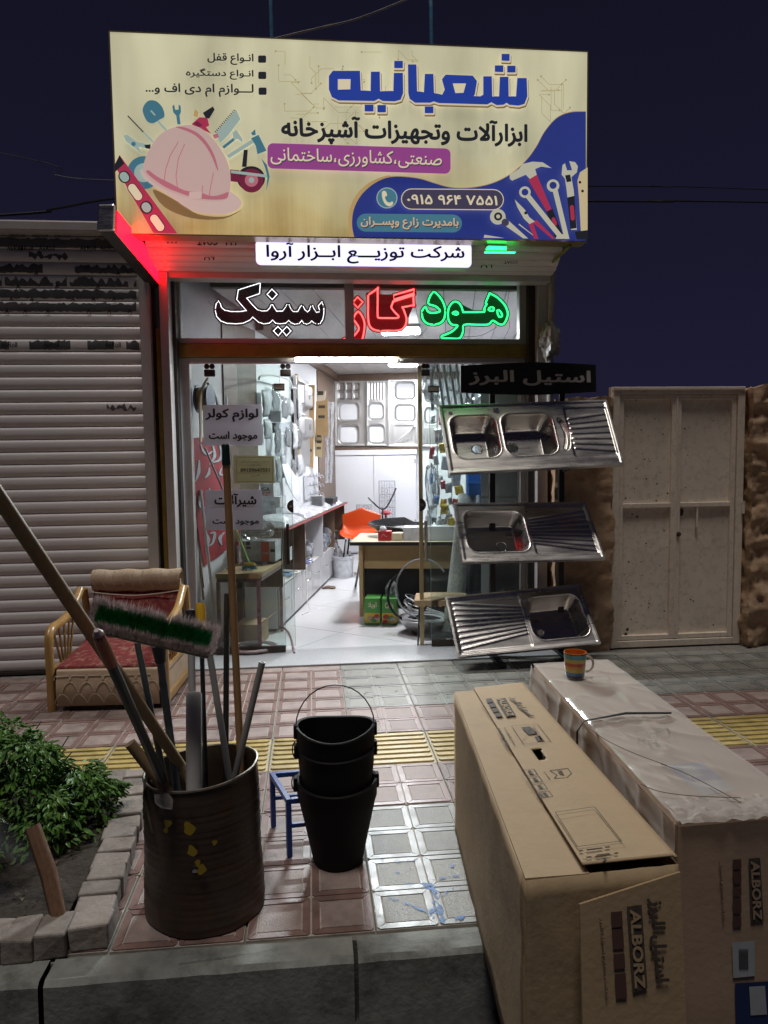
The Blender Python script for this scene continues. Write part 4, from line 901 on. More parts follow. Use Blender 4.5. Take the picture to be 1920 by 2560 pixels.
# tools on the wave
c_stl = pm('print_steel_cream', (.46, .45, .35))
prt([(1500, 1240), (1600, 1225), (1600, 1320), (1510, 1310)], c_blk, zm_=BB)
prt([(1515, 940), (1530, 890), (1575, 860), (1575, 1230), (1535, 1235), (1525, 1050)], pm('print_light_tan', (.52, .43, .25)), zm_=BB); prt(circ(1530, 948, 8), c_blk, zm_=BB); prt(circ(1545, 1000, 8), c_blk, zm_=BB)
prt(bar(965, 1268, 1085, 1296, 22), c_stl, zm_=BB); prt(bar(1170, 1195, 1280, 1300, 7), c_stl, zm_=BB)
prt(bar(1075, 1170, 1210, 1320, 40), c_stl, zm_=BB); prt(circ(1046, 1152, 46), c_stl, zm_=BB); prt(circ(1048, 1150, 24), c_blk, zm_=BB); prt(circ(1048, 1150, 12), c_stl, zm_=BB); prt(circ(1090, 1185, 22), c_grey, zm_=BB)
prt(bar(1240, 1192, 1272, 1305, 26), c_red, zm_=BB); prt(bar(1262, 1178, 1375, 1300, 26), c_red, zm_=BB); prt([(1145, 1050), (1205, 1110), (1232, 1155), (1264, 1180), (1232, 1195), (1200, 1165), (1160, 1095)], c_stl, zm_=BB); prt(circ(1210, 1130, 9), c_blk, zm_=BB)
prt([(1115, 905), (1170, 870), (1190, 842), (1250, 828), (1310, 832), (1362, 866), (1300, 857), (1265, 872), (1276, 908), (1236, 932), (1210, 905), (1130, 940), (1116, 930)], c_stl, zm_=BB)
prt([(1225, 935), (1275, 905), (1362, 1110), (1335, 1122)], c_red, zm_=BB); prt([(1332, 1122), (1366, 1106), (1440, 1310), (1385, 1310)], c_blk, zm_=BB); prt(pill(1378, 1180, 50, 22, 1.2), c_red, zm_=BB)
prt(bar(1222, 1030, 1418, 1275, 30), c_stl, zm_=BB); prt(circ(1205, 1008, 34), c_stl, zm_=BB); prt(circ(1205, 1008, 20), c_navy, zm_=BB); prt(circ(1420, 1290, 36), c_stl, zm_=BB); prt(circ(1432, 1300, 18), c_navy, zm_=BB)
prt(bar(1383, 1000, 1452, 1300, 30), c_stl, zm_=BB); prt(circ(1370, 970, 37), c_stl, zm_=BB); prt(circ(1370, 968, 21), c_navy, zm_=BB)
prt([(1420, 905), (1425, 850), (1440, 838), (1452, 880), (1482, 880), (1465, 826), (1500, 832), (1516, 856), (1510, 892), (1478, 920), (1492, 1000), (1510, 1230), (1475, 1230), (1450, 1000), (1440, 930)], c_stl, zm_=BB); prt([(1453, 1040), (1495, 1030), (1508, 1220), (1472, 1225)], c_blk, zm_=BB); prt(pill(1483, 1130, 90, 24, 1.5), c_red, zm_=BB); prt([(1440, 910), (1470, 905), (1478, 945), (1450, 950)], c_blk, zm_=BB)
# struts above, brackets behind
M_bstrut = pbr('pale_blue_strut', (.09, .30, .52), .5, var=.3, vscale=20, dirt=.5, dscale=14, dcol=(.5, .5, .45))
for px, py in ((588, 82), (933, 97)):
    a = F(D(px, py), 1.0); MB().tube([(a.x, 1.0, a.z-.25), (a.x-.004, 1.0, a.z+.22), (a.x-.012, 1.1, 5.4)], .012, 8).build('strut', M_bstrut, ban)

# ------------------------------------------------------------------ neon words behind the transom glass
YN = 1.72
def neon(name, label, outl, zmf, mat_l, mat_b, wpx, rad, beads=False, simple=(), loc=None):
    allp = outl
    cen = F(zmf(*allp[0][0]), YN); t = T(name, (cen.x, YN, 2.35), label, 'neon sign')
    bk = MB()
    for i, P_ in enumerate(allp):
        if i not in simple: bk.poly([(F(zmf(*p), YN).x, YN, F(zmf(*p), YN).z) for p in P_])
        N = len(P_)
        for k_ in range(N):
            q_ = bar(*P_[k_], *P_[(k_+1) % N], wpx*2); bk.poly([(F(zmf(*p), YN).x, YN+.0006+.00007*(k_ % 9), F(zmf(*p), YN).z) for p in q_]); bk.poly([(F(zmf(*p), YN).x, YN+.0015+.00007*(k_ % 9), F(zmf(*p), YN).z) for p in circ(*P_[k_], wpx, 10)])
    bk.build('letter_backing', mat_b, t, thick=.003)
    ln = MB()
    for P_ in allp:
        W_ = [F(zmf(*p), YN-.008) for p in P_]
        if beads:
            for a, b_ in zip(W_, W_[1:]+W_[:1]):
                m_ = max(1, int((b_-a).length/.0085))
                for k_ in range(m_):
                    c = a+(b_-a)*k_/m_; r0 = rad; ln.add([c+Vector(v)*r0 for v in ((1, 0, 0), (-1, 0, 0), (0, 0, 1), (0, 0, -1), (0, -1.2, 0))], [(0, 2, 4), (2, 1, 4), (1, 3, 4), (3, 0, 4)])
        else: ln.tube(W_, rad, 7, closed=True)
    ln.build('light_line', mat_l, t, smooth=not beads)
    pins = MB()
    for i, P_ in enumerate(allp[:1]):
        xs = [p[0] for p in P_]; 
        for p in (min(P_, key=lambda q_: q_[0]), max(P_, key=lambda q_: q_[0]), max(P_, key=lambda q_: q_[1])):
            c = F(zmf(p[0], p[1]), YN); pins.tube([(c.x, YN-.055, c.z), (c.x, YN+.004, c.z)], .006, 6)
    pins.build('standoff', M_gun, t)
M_nb = pbr('black_acrylic', (.006, .005, .007), .12)
M_nr = emit('red_lit_acrylic', (.26, .002, .005), .40); M_ngr = emit('green_lit_acrylic', (.002, .075, .012), .4)
SNK = [(405, 185), (700, 92), (690, 235), (518, 295), (600, 390), (660, 450), (720, 468), (790, 465), (825, 430), (845, 385), (865, 385), (890, 430), (920, 470), (1000, 468), (1035, 420), (1055, 382), (1085, 385), (1110, 440), (1140, 475), (1200, 475), (1230, 420), (1250, 395), (1275, 410), (1300, 455), (1330, 480), (1355, 460), (1375, 405), (1400, 400), (1425, 450), (1450, 485), (1485, 480), (1490, 450), (1475, 400), (1525, 345), (1550, 420), (1550, 500), (1535, 580), (1500, 635), (1455, 645), (1415, 625), (1388, 600), (1360, 630), (1320, 645), (1280, 630), (1255, 595), (1220, 635), (1160, 645), (1110, 625), (1080, 595), (1040, 630), (960, 640), (905, 630), (865, 590), (820, 630), (750, 640), (680, 620), (598, 550), (560, 590), (470, 630), (370, 640), (250, 632), (170, 600), (115, 540), (95, 450), (110, 370), (140, 335), (165, 370), (180, 420), (220, 455), (310, 475), (430, 475), (512, 462), (385, 315)]
neon('neon_word', 'black Persian neon word outlined with white LED beads, left of the transom mullion', [SNK, [(855, 175), (925, 245), (860, 315), (790, 245)], [(935, 675), (995, 735), (940, 800), (875, 735)], [(1055, 675), (1110, 735), (1050, 800), (996, 736)]], N1, emit('neon_white', (.95, .93, .95), 3.5), M_nb, 27, .0042, beads=True)
GAZ = [smooth2([(265, 180), (265, 180), (355, 118), (355, 118), (355, 250), (355, 375), (372, 395), (450, 396), (535, 396), (553, 380), (520, 345), (485, 300), (490, 270), (505, 240), (505, 240), (690, 182), (690, 182), (695, 275), (695, 275), (590, 295), (590, 295), (612, 350), (628, 420), (600, 490), (540, 515), (440, 516), (350, 515), (285, 480), (266, 400), (265, 290)], 3), [(505, 180), (700, 125), (695, 165), (508, 222)], [(165, 198), (215, 245), (168, 300), (120, 250)],
       smooth2([(170, 335), (212, 385), (232, 450), (225, 530), (200, 605), (110, 640), (30, 608), (50, 588), (115, 575), (160, 530), (178, 490), (150, 440), (125, 400)], 3)]
neon('neon_word', 'red neon Persian word glowing behind the transom, between the mullion and green word', GAZ, N2, emit('neon_red', (1.0, .085, .085), 4.6), M_nr, 19, .0062)
HUD = [smooth2([(880, 150), (950, 210), (990, 300), (985, 390), (950, 440), (880, 458), (820, 445), (780, 400), (775, 330), (805, 290), (825, 330), (860, 348), (930, 340), (940, 322), (900, 285), (830, 255)], 3),
       smooth2([(1018, 350), (1030, 290), (1070, 245), (1115, 250), (1145, 290), (1160, 336), (1170, 340), (1340, 339), (1362, 330), (1362, 300), (1384, 262), (1372, 255), (1410, 165), (1412, 165), (1480, 200), (1550, 270), (1580, 340), (1575, 390), (1545, 450), (1500, 455), (1440, 420), (1400, 456), (1300, 460), (1170, 460), (1160, 520), (1130, 585), (1060, 590), (965, 585), (960, 565), (1000, 550), (1060, 520), (1110, 468), (1060, 460), (1025, 420)], 3),
       smooth2([(1060, 350), (1090, 335), (1115, 350), (1095, 365)], 3), smooth2([(1400, 320), (1418, 295), (1450, 300), (1442, 328)], 3), smooth2([(1480, 330), (1505, 325), (1530, 372), (1500, 385)], 3)]
neon('neon_word', 'green neon Persian word glowing at the right end of the transom', HUD, N2, emit('neon_green', (.025, .85, .20), 3.6), M_ngr, 19, .0064, simple=(2, 3, 4))
# loose wires behind the transom
for i, P_ in enumerate(([N2(1600, 110), N2(1570, 330), N2(1600, 470), N2(1535, 610)], [N2(820, 490), N2(770, 550), N2(705, 605)], [N2(1480, 480), N2(1330, 560), N2(1150, 575)], [N1(0, 340), N1(60, 395)], [N1(730, 150), N1(1600, 140)])):
    W_ = [F(p, YN+.03) for p in P_]; MB().tube(cat_rom(W_, 5, False), .0016, 5).build('wire', M_ink, tag=(('thin black wire hanging at the right end of the transom', 'thin black wire dropping from the green letters to the sill', 'slack black wire under the green neon letters', 'short black wire left of the white beaded word', 'straight black wire crossing above the beaded word')[i], 'wire', 'wires behind the transom glass'))

# ------------------------------------------------------------------ red lit arm, pipe, ropes, cables
arm = T('lit_arm_sign', (-1.6, 1.0, 2.66), 'slanting red lit arm sign jutting out left of the shop front', 'sign')
A0, A1 = F(D(340, 596), 1.46), F(D(236, 470), .72)
M_rled = emit('red_sign_face', (1.0, .0013, .007), 13.0)
up = Vector((0, 0, 1)); d_ = (A1-A0).normalized(); sd = d_.cross(up).normalized()
if sd.x < 0: sd = -sd
nrm = sd.cross(d_).normalized(); 
if nrm.z < 0: nrm = -nrm
def armbox(w0, w1, h0, h1, e0=0., e1=0., ):
    q = lambda P_: [P_+sd*w0+nrm*h0, P_+sd*w1+nrm*h0, P_+sd*w1+nrm*h1, P_+sd*w0+nrm*h1]
    return q(A0-d_*e0), q(A1+d_*e1)
a_, b_ = armbox(-.055, .03, -.085, .065); MB().hexa(a_, b_).build('case', M_dark, arm, bevel=.006)
a_, b_ = armbox(.031, .034, -.078, .058, e1=-.03); MB().hexa(a_, b_).build('face', M_rled, arm)
a_, b_ = armbox(-.06, .04, -.09, .07, e0=-(A1-A0).length+.001, e1=.03); MB().hexa(a_, b_).build('end_cap', M_steel, arm, bevel=.012)
M_pipe = pbr('grey_drain_pipe', (.42, .40, .39), .5, var=.2, vscale=10, dirt=.5)
a = F(D(1190, 600), 1.46); MB().tube([(a.x-.005, 1.46, 1.7), (a.x, 1.46, 2.3), (a.x+.01, 1.46, 2.76)], .024, 12).build('drain_pipe', M_pipe, smooth=True, tag=('grey vertical drain pipe at the right corner of the shop', 'pipe'))
def crumple(c, rad, n, seed, sq=(1, 1, 1)):
    mb = MB(); rr_ = random.Random(seed)
    def f(u, v):
        a = u*2*math.pi; b2 = (v-.5)*math.pi; d = Vector((math.cos(a)*math.cos(b2), math.sin(a)*math.cos(b2), math.sin(b2)))
        q = 1+.38*noise.noise(d*2.1+Vector((seed, 0, 0)))+.30*abs(noise.noise(d*4.7+Vector((0, seed, 0))))+.12*noise.noise(d*11)
        return tuple(Vector(c)+Vector((d.x*rad*sq[0], d.y*rad*sq[1], d.z*rad*sq[2]))*q)
    mb.grid(f, n, n//2); return mb
M_wrap = pbr('crumpled_plastic', (.46, .42, .38), .28, var=.35, vscale=9, bump=.4, bscale=25)
c = F(D(1186, 735), 1.44); crumple((c.x, 1.43, c.z), .085, 36, 3, (.8, .7, 1.35)).build('plastic_bundle', M_wrap, smooth=True, angle=25, tag=('crumpled pale plastic bundle tied round the drain pipe', 'plastic bag'))
M_rope = pbr('yellow_green_rope', (.30, .32, .08), .8, bump=1, bscale=200)
MB().tube([F(D(1232, 530), 1.0), F(D(1200, 560), 1.2), F(D(1165, 592), 1.42)], .011, 8).build('rope_stay', M_rope, smooth=True, tag=('yellow green rope stay slanting below the banner right corner', 'rope'))
M_cab = pbr('black_cable', (.008, .008, .010), .5)
for i, P_ in enumerate(([(-1500, 560, 6), (-40, 468, 6), (110, 452, 6), (236, 430, 6), (500, 400, 6)], [(1000, 402, 6), (1255, 402, 6), (1450, 404, 8), (1720, 412, 10), (3600, 480, 14)], [(1000, 435, 6), (1260, 435, 6), (1450, 436, 7), (1720, 438, 8), (3600, 470, 12)], [(-1500, 60, 9), (0, 330, 9), (120, 378, 9), (260, 390, 9), (500, 395, 9)])):
    W_ = [F(D(x, y), yy) for x, y, yy in P_]; MB().tube(cat_rom(W_, 6, False), (.016, .008, .012, .006)[i], 6).build('cable', M_cab, tag=(('thick black overhead cable meeting the banner from the left', 'thin upper overhead cable right of the banner', 'lower thicker overhead cable right of the banner', 'faint thin overhead cable high left of the banner')[i], 'cable', 'overhead cables'))
gs = T('added_green_glow', F(D(1070, 540), 1.13), 'small added green glowing strip under the right end of the big banner', 'lamp')  # added emitter for the green cast on the hood's right end
ga_, gb_ = F(BB(975, 1330), 1.04), F(BB(1105, 1345), 1.04)
MB().box(ga_.x, gb_.x, 1.03, 1.07, ga_.z-.02, ga_.z+.015).build('case', M_frame, gs); MB().add([(ga_.x+.004, 1.028, ga_.z-.012), (gb_.x-.004, 1.028, ga_.z-.012), (gb_.x-.004, 1.028, ga_.z+.012), (ga_.x+.02, 1.028, ga_.z+.012)], [(0, 1, 2, 3)]).add([(ga_.x+.004, 1.032, ga_.z-.022), (gb_.x+.06, 1.032, ga_.z-.022), (gb_.x+.06, 1.068, ga_.z-.022), (ga_.x+.004, 1.068, ga_.z-.022)], [(0, 3, 2, 1)]).build('diffuser', emit('green_glow', (.012, .75, .10), 9.0), gs)
W_ = [F(D(x, y), 1.2) for x, y in ((590, 84), (640, 72), (700, 58), (780, 38), (900, -10))]; MB().tube(cat_rom(W_, 6, False), .006, 6).build('cable', M_pipe, tag=('pale grey cable drooping above the banner top edge', 'cable', 'overhead cables'))

# ------------------------------------------------------------------ paper notices on the left glass
def paper(name, col):
    m = bpy.data.materials.new(name); m.use_nodes = True; nt = m.node_tree; n = nt.nodes; L = nt.links; n.clear()
    o = n.new('ShaderNodeOutputMaterial'); d = n.new('ShaderNodeBsdfDiffuse'); t = n.new('ShaderNodeBsdfTranslucent'); mx = n.new('ShaderNodeMixShader'); mx.inputs[0].default_value = .5
    d.inputs[0].default_value = (*col, 1); t.inputs[0].default_value = (*col, 1); L.new(d.outputs[0], mx.inputs[1]); L.new(t.outputs[0], mx.inputs[2]); L.new(mx.outputs[0], o.inputs[0]); return m
M_paper = paper('white_paper', (.78, .77, .84)); M_paper2 = paper('yellowed_paper', (.66, .64, .42))
Z8 = zm(380, 1000, 380/1659.0)
def notice(label, q4, mat, lines, y=YG-.006):
    P_ = [F(Z8(*p), y) for p in q4]; c = sum(P_, Vector())/4
    t = T('paper_notice', c, label, 'notice'); MB().prism([(p.x, y, p.z) for p in P_], (0, .0008, 0)).build('paper', mat, t)
    for (s_, x0, yt, yb, x1, bd, rtl) in lines:
        fn = lambda p: F(Z8(*p), y); letters(s_, M_ink, t, fn((x0, yb)), fn((x1, yb)), fn((x0, yt)), bold=bd, lift=.0012, rtl=rtl)
    return t
notice('upper white paper notice on the left glass, Persian words in two lines', [(553, 57), (1190, 48), (1205, 495), (562, 497)], M_paper, (('لوازم کولر', 580, 92, 240, 1160, .035, True), ('موجود است', 620, 340, 450, 1150, .035, True)))
notice('lower white paper notice on the left glass, partly behind the broomstick', [(578, 985), (1195, 978), (1220, 1412), (588, 1418)], M_paper, (('شیرآلات', 680, 1020, 1170, 1140, .035, True), ('موجود است', 660, 1285, 1370, 1168, .035, True)))
nt_ = notice('small yellowed paper notice with a phone number on the left glass', [(888, 605), (1335, 610), (1340, 910), (892, 910)], M_paper2, (('در صورت بسته بودن با این شماره', 970, 662, 685, 1275, .01, True), ('تماس بگیرید', 1068, 702, 722, 1182, .01, True), ('09159647551', 965, 745, 782, 1285, .03, False), ('آقای زارع', 1085, 812, 835, 1175, .01, True)))
fr_ = MB(); 
for (xa, ya, xb, yb) in ((925, 628, 1315, 628), (925, 890, 1315, 890), (925, 628, 925, 890), (1315, 628, 1315, 890)): fr_.poly([tuple(F(Z8(*p), YG-.0072)) for p in bar(xa, ya, xb, yb, 3)])
fr_.build('printed_border', M_ink, nt_)

# ================================================================== steel sinks and the rack by the door
def sdf_rr(x, y, cx, cy, hw, hh, r):
    qx, qy = abs(x-cx)-hw+r, abs(y-cy)-hh+r
    return math.hypot(max(qx, 0), max(qy, 0))+min(max(qx, qy), 0)-r
def sst(a, b, x): t = min(max((x-a)/(b-a), 0), 1); return t*t*(3-2*t)
M_sink = pbr('pressed_steel', (.61, .585, .56), .30, metal=1., var=.06, vscale=3, stretch=(1, 6, 6), dirt=.18, dscale=7, dcol=(.3, .27, .25), rvar=.07)
M_bowl = M_sink
M_hole = pbr('dark_drain', (.02, .02, .02), .5)
def sink(name, label, C4, bowls, drains, ridges, nu, nv, slot=None, panel=None, group=None, cells=None, mat=None, holes=True, depth=.15):
    TL, TR, BR, BL = [Vector(p) for p in C4]; W_ = ((TR-TL).length+(BR-BL).length)/2; H_ = ((BL-TL).length+(BR-TR).length)/2
    nr = ((TR-TL).cross(BL-TL)).normalized()
    if nr.y > 0: nr = -nr                        # towards the street
    t = T(name, (TL+TR+BR+BL)/4, label, 'sink', group)
    P = lambda u, v: TL*(1-u)*(1-v)+TR*u*(1-v)+BR*u*v+BL*(1-u)*v
    def hgt(u, v):
        x, y = u*W_, v*H_; h = 0.
        e = min(x, W_-x, y, H_-y); h += .004*(1-sst(.014, .024, e))
        for (a, b, c, d) in bowls:
            s_ = sdf_rr(x, y, (a+b)/2*W_, (c+d)/2*H_, (b-a)/2*W_, (d-c)/2*H_, .075); h -= depth*sst(.0, .055, -s_)**.8 if s_ < 0 else 0; h += .0025*math.exp(-(s_/.007)**2)
        if panel:
            a, b, c, d = panel; s_ = sdf_rr(x, y, (a+b)/2*W_, (c+d)/2*H_, (b-a)/2*W_, (d-c)/2*H_, .02); h -= .005*sst(0, .012, -s_)
        if cells:
            for (a, b, c, d) in cells: s_ = sdf_rr(x, y, (a+b)/2*W_, (c+d)/2*H_, (b-a)/2*W_, (d-c)/2*H_, .02); h -= .03*sst(0, .02, -s_)
        for (a, va, b, vb) in ridges:
            ax, ay, bx_, by = a*W_, va*H_, b*W_, vb*H_; dx, dy = bx_-ax, by-ay; q = min(max(((x-ax)*dx+(y-ay)*dy)/(dx*dx+dy*dy), 0), 1); d_ = math.hypot(x-ax-q*dx, y-ay-q*dy); h += .0062*math.exp(-(d_/.0058)**2)
        if slot:
            a, b, c, d = slot; s_ = sdf_rr(x-.04*math.sin(3.1*(v-c)/(d-c)) if c < v < d else x, y, (a+b)/2*W_, (c+d)/2*H_, (b-a)/2*W_, (d-c)/2*H_, .03); h -= .03*sst(0, .02, -s_)
        return h
    dr = [(u*W_, v*H_, r) for u, v, r in drains]
    mb = MB(); mb.grid(lambda u, v: tuple(P(u, v)+nr*hgt(u, v)), nu, nv, keep=(lambda u, v: all(math.hypot(u*W_-x, v*H_-y) > r for x, y, r in dr)) if holes else None)
    mb.build('basin_sheet', mat or M_sink, t, smooth=True, angle=75)
    sk = MB(); Q = [P(0, 0), P(1, 0), P(1, 1), P(0, 1)]
    for i in range(4): a, b = Q[i]+nr*.004, Q[(i+1) % 4]+nr*.004; sk.add([a, b, b-nr*.03, a-nr*.03], [(0, 1, 2, 3)])
    sk.build('skirt', mat or M_sink, t, thick=.0015)
    ux = (TR-TL).normalized(); vy = nr.cross(ux)
    for (x, y, r) in dr:
        c = P(x/W_, y/H_)+nr*(hgt(x/W_, y/H_)+.001); MB().tube([c+(ux*math.cos(a)+vy*math.sin(a))*(r+.003) for a in [6.2832*k_/24 for k_ in range(24)]], .005, 6, closed=True).build('drain_ring', M_chrome, t, smooth=True)
    return t
def quad(ps, yt, yb): return [F(D(*ps[0]), yt), F(D(*ps[1]), yt), F(D(*ps[2]), yb), F(D(*ps[3]), yb)]
fan = lambda a, b, n, s0_, s1_, c=.5: [(a, c+(k_-(n-1)/2)*s0_, b, c+(k_-(n-1)/2)*s1_) for k_ in range(n)]
s1c = quad(((948, 876), (1310, 864), (1348, 1003), (972, 1022)), 1.28, .97); s2c = quad(((980, 1087), (1265, 1085), (1308, 1207), (1000, 1215)), 1.28, 1.0); s3c = quad(((962, 1290), (1250, 1262), (1298, 1390), (990, 1420)), 1.28, 1.0)
sink('steel_sink', 'double-bowl steel sink, topmost of the three on the rack', s1c, [(.045, .315, .17, .80), (.345, .645, .17, .80)], [(.21, .50, .034), (.42, .50, .034), (.33, .115, .018), (.06, .13, .007)], fan(.745, .965, 7, .075, .095, .5), 210, 96, slot=(.665, .70, .25, .76), panel=(.725, .985, .1, .86))
sink('steel_sink', 'single-bowl steel sink with drainer on its right, middle of the rack', s2c, [(.055, .50, .13, .84)], [(.34, .58, .036)], fan(.53, .955, 9, .05, .088, .5), 190, 90, panel=(.52, .975, .06, .9))
sink('steel_sink', 'single-bowl steel sink with drainer on its left, lowest on the rack', s3c, [(.56, .965, .14, .86)], [(.66, .60, .024)], fan(.515, .045, 9, .055, .094, .5), 190, 90, panel=(.025, .535, .06, .94))
rack = T('sink_rack', (.95, 1.33, 0), 'black steel rack carrying three tilted sinks beside the shop door', 'rack')
for px in (1063, 1212):
    x = F(D(px, 1050), 1.33).x
    MB().box(x-.02, x+.02, 1.315, 1.345, .012, 1.92).build('post', M_black, rack, bevel=.002)
    MB().box(x-.025, x+.025, 1.05, 1.60 if px < 1100 else 1.41, .012, .032).build('foot', M_black, rack)
    for cs, zo in ((s1c, 0), (s2c, 0), (s3c, 0)):
        yb = cs[3].y; zb = (cs[3].z+cs[2].z)/2; zt_ = (cs[0].z+cs[1].z)/2
        o = MB().tube([(x+.01, 1.31, zb-.03), (x+.03, yb+.12, zb+.02), (x+.04, yb+.05, zb+.01)], .009, 6).tube([(x, 1.312, zt_-.03), (x, 1.27, zt_-.05)], .008, 6).build('arm', M_black, rack)
MB().box(F(D(1063, 1050), 1.33).x+.02, F(D(1212, 1050), 1.33).x-.02, 1.318, 1.342, .90, .93).build('cross_bar', M_black, rack)
sgn = T('rack_sign', (.95, 1.27, 1.9), 'black board with grey Persian lettering above the sink rack', 'sign')
SP = [F(D(*p), 1.27) for p in ((995, 790), (1060, 786), (1150, 782), (1215, 784), (1287, 788), (1288, 846), (1225, 850), (1150, 853), (1065, 851), (995, 848))]
MB().prism([(p.x, 1.27, p.z) for p in SP], (0, .03, 0)).build('board', pbr('black_board', (.008, .008, .009), .5, var=.3, vscale=20), sgn)
ZS = zm(1140, 900, 360/1659.0); fn = lambda p: F(ZS(*p), 1.268)
letters('استیل البرز', pbr('grey_letter_paint', (.52, .49, .50), .6, var=.15, vscale=20), sgn, fn((145, 292)), fn((1550, 300)), fn((145, 112)), bold=.03, lift=.003)

# ================================================================== cartons and mug at the kerb
M_card = pbr('brown_cardboard', (.44, .32, .185), .75, var=.14, vscale=4, bump=.3, bscale=55, stretch=(1, 1, 1), dirt=.4, dscale=4, dcol=(.22, .15, .09))
M_card2 = pbr('pinkish_cardboard', (.44, .31, .215), .7, var=.12, vscale=5, bump=.15, bscale=60, dirt=.2, dscale=4, dcol=(.24, .16, .1))
M_pr = pbr('carton_print', (.075, .060, .048), .7, var=.35, vscale=40); M_prf = pbr('faint_carton_print', (.24, .165, .10), .7); M_prr = pbr('brown_carton_print', (.10, .05, .04), .7)
BX = zm(1120, 1690, 640/1659.0); Z6 = zm(1100, 1580, 820/1659.0)
b1 = T('sink_carton', (.07, -1.65, 0), 'long open brown cardboard carton with printed lid lying across the kerb', 'carton')
H1 = .55
q = [G(D(*p), H1) for p in ((982, 1497), (1131, 1480), (1463, 1868), (1135, 1902))]
bl_ = [Vector((p.x, p.y, 0.004)) for p in q]
wl = .004
c_ = sum(q, Vector())/4
def wallp(a, b, name, z1=H1, z0=.004, mat=M_card, n=14, wob=.010, inn=Vector((0, 0, 0))):
    mb = MB(); nn = (b-a).cross(Vector((0, 0, 1))).normalized()
    mb.grid(lambda u, v: tuple(Vector((a.x+(b.x-a.x)*u, a.y+(b.y-a.y)*u, z0+(z1-z0)*v))+nn*wob*math.sin(math.pi*u)*math.sin(math.pi*v)*(1+noise.noise(Vector((u*3, v*3, a.x*5))))+nn*.0035*noise.noise(Vector((u*14, v*9, a.y*3)))), n*2, n); return mb.build(name, mat, b1, thick=.005, smooth=True)
wallp(q[3], q[0], 'side_wall'); wallp(q[0], q[1], 'end_wall'); wallp(q[1], q[2], 'side_wall'); wallp(q[2], q[3], 'end_wall', wob=.0)
MB().poly([(p.x, p.y, .006) for p in q]).build('base', M_card, b1)
# lid: left flap and overlapping right flap with a hand hole
sa_, sb_ = q[0]+(q[1]-q[0])*.27, q[3]+(q[2]-q[3])*.37
MB().prism([q[0]+Vector((0, 0, .001)), q[3]+Vector((0, 0, .001)), sb_+Vector((.015, 0, -.002)), sa_+Vector((.015, 0, -.002))], (0, 0, .004)).build('lid_flap', M_card, b1)
hx = [G(BX(*p), H1+.012) for p in ((540, 485), (600, 478), (640, 548), (585, 562))]
def lidp(u, v): 
    a = sa_*(1-v)+sb_*v; b = q[1]*(1-v)+q[2]*v; p = a*(1-u)+b*u
    return p+Vector((0, 0, .010+.012*v*v+.010*math.sin(3*v)*u*(1-u)-(.004 if u > .97 else 0)))
def inh(p):
    s_ = 0
    for i in range(4):
        a, b = hx[i], hx[(i+1) % 4]; s_ += 1 if (b.x-a.x)*(p.y-a.y)-(b.y-a.y)*(p.x-a.x) > 0 else -1
    return abs(s_) == 4
MB().grid(lambda u, v: tuple(lidp(u, v)), 40, 150, keep=lambda u, v: not inh(lidp(u, v))).build('lid_flap', M_card, b1, thick=.004, smooth=True)
# end flap hanging open at the street end
ea, eb = G(D(1252, 1945), .0), None
fl0, fl1 = F(Z6(705, 1375), q[3].y-.03), F(Z6(1212, 1212), q[2].y-.012); fl2, fl3 = F(Z6(1245, 2010), q[2].y-.03), F(Z6(720, 2010), q[3].y-.05)
MB().grid(lambda u, v: tuple((fl0*(1-u)+fl1*u)*(1-v)+(fl3*(1-u)+fl2*u)*v), 6, 6).build('end_flap', M_card, b1, thick=.005)
yf = min(fl0.y, fl2.y)-.004
def onflap(p):   # plane of the flap
    n_ = (fl1-fl0).cross(fl3-fl0); o_ = fl0+Vector((0, -.0035, 0)); return PL(Z6(*p), o_, n_)
def rot_text(s_, mat, parent, fn, x0, y0, x1, y1, dx=0, rtl=True, bold=.03, lift=.0015):
    # text that reads downwards, its top to the right; dx shears it
    letters(s_, mat, parent, fn((x0, y0)), fn((x0+dx, y1)), fn((x1, y0)), bold=bold, lift=lift, rtl=rtl)
rot_text('استیل البرز', M_pr, b1, onflap, 1042, 1345, 1130, 1770, 30, True, .05)
def inv_bar(fn, pts, mat, parent, lift=.0012):
    P_ = [fn(p) for p in pts]; n_ = (P_[1]-P_[0]).cross(P_[2]-P_[0]).normalized()
    if n_.dot(Vector(CAM)-P_[0]) < 0: n_ = -n_
    return MB().poly([p+n_*lift for p in P_]).build('print', mat, parent)
inv_bar(onflap, [(943, 1388), (1018, 1378), (1048, 1800), (975, 1822)], M_pr, b1); rot_text('ALBORZ', M_card, b1, onflap, 955, 1400, 1010, 1800, 26, False, .04, .003)
for (y0, y1) in ((1412, 1490), (1500, 1600), (1625, 1700), (1725, 1850)): inv_bar(onflap, [(862+(y0-1400)*.06, y0+4), (918+(y0-1400)*.06, y0-2), (918+(y1-1400)*.06, y1-2), (862+(y1-1400)*.06, y1+4)], M_prr, b1)
rot_text('شرکت صنایع استیل البرز', M_prr, b1, onflap, 800, 1445, 822, 1860, 30, True, .01)
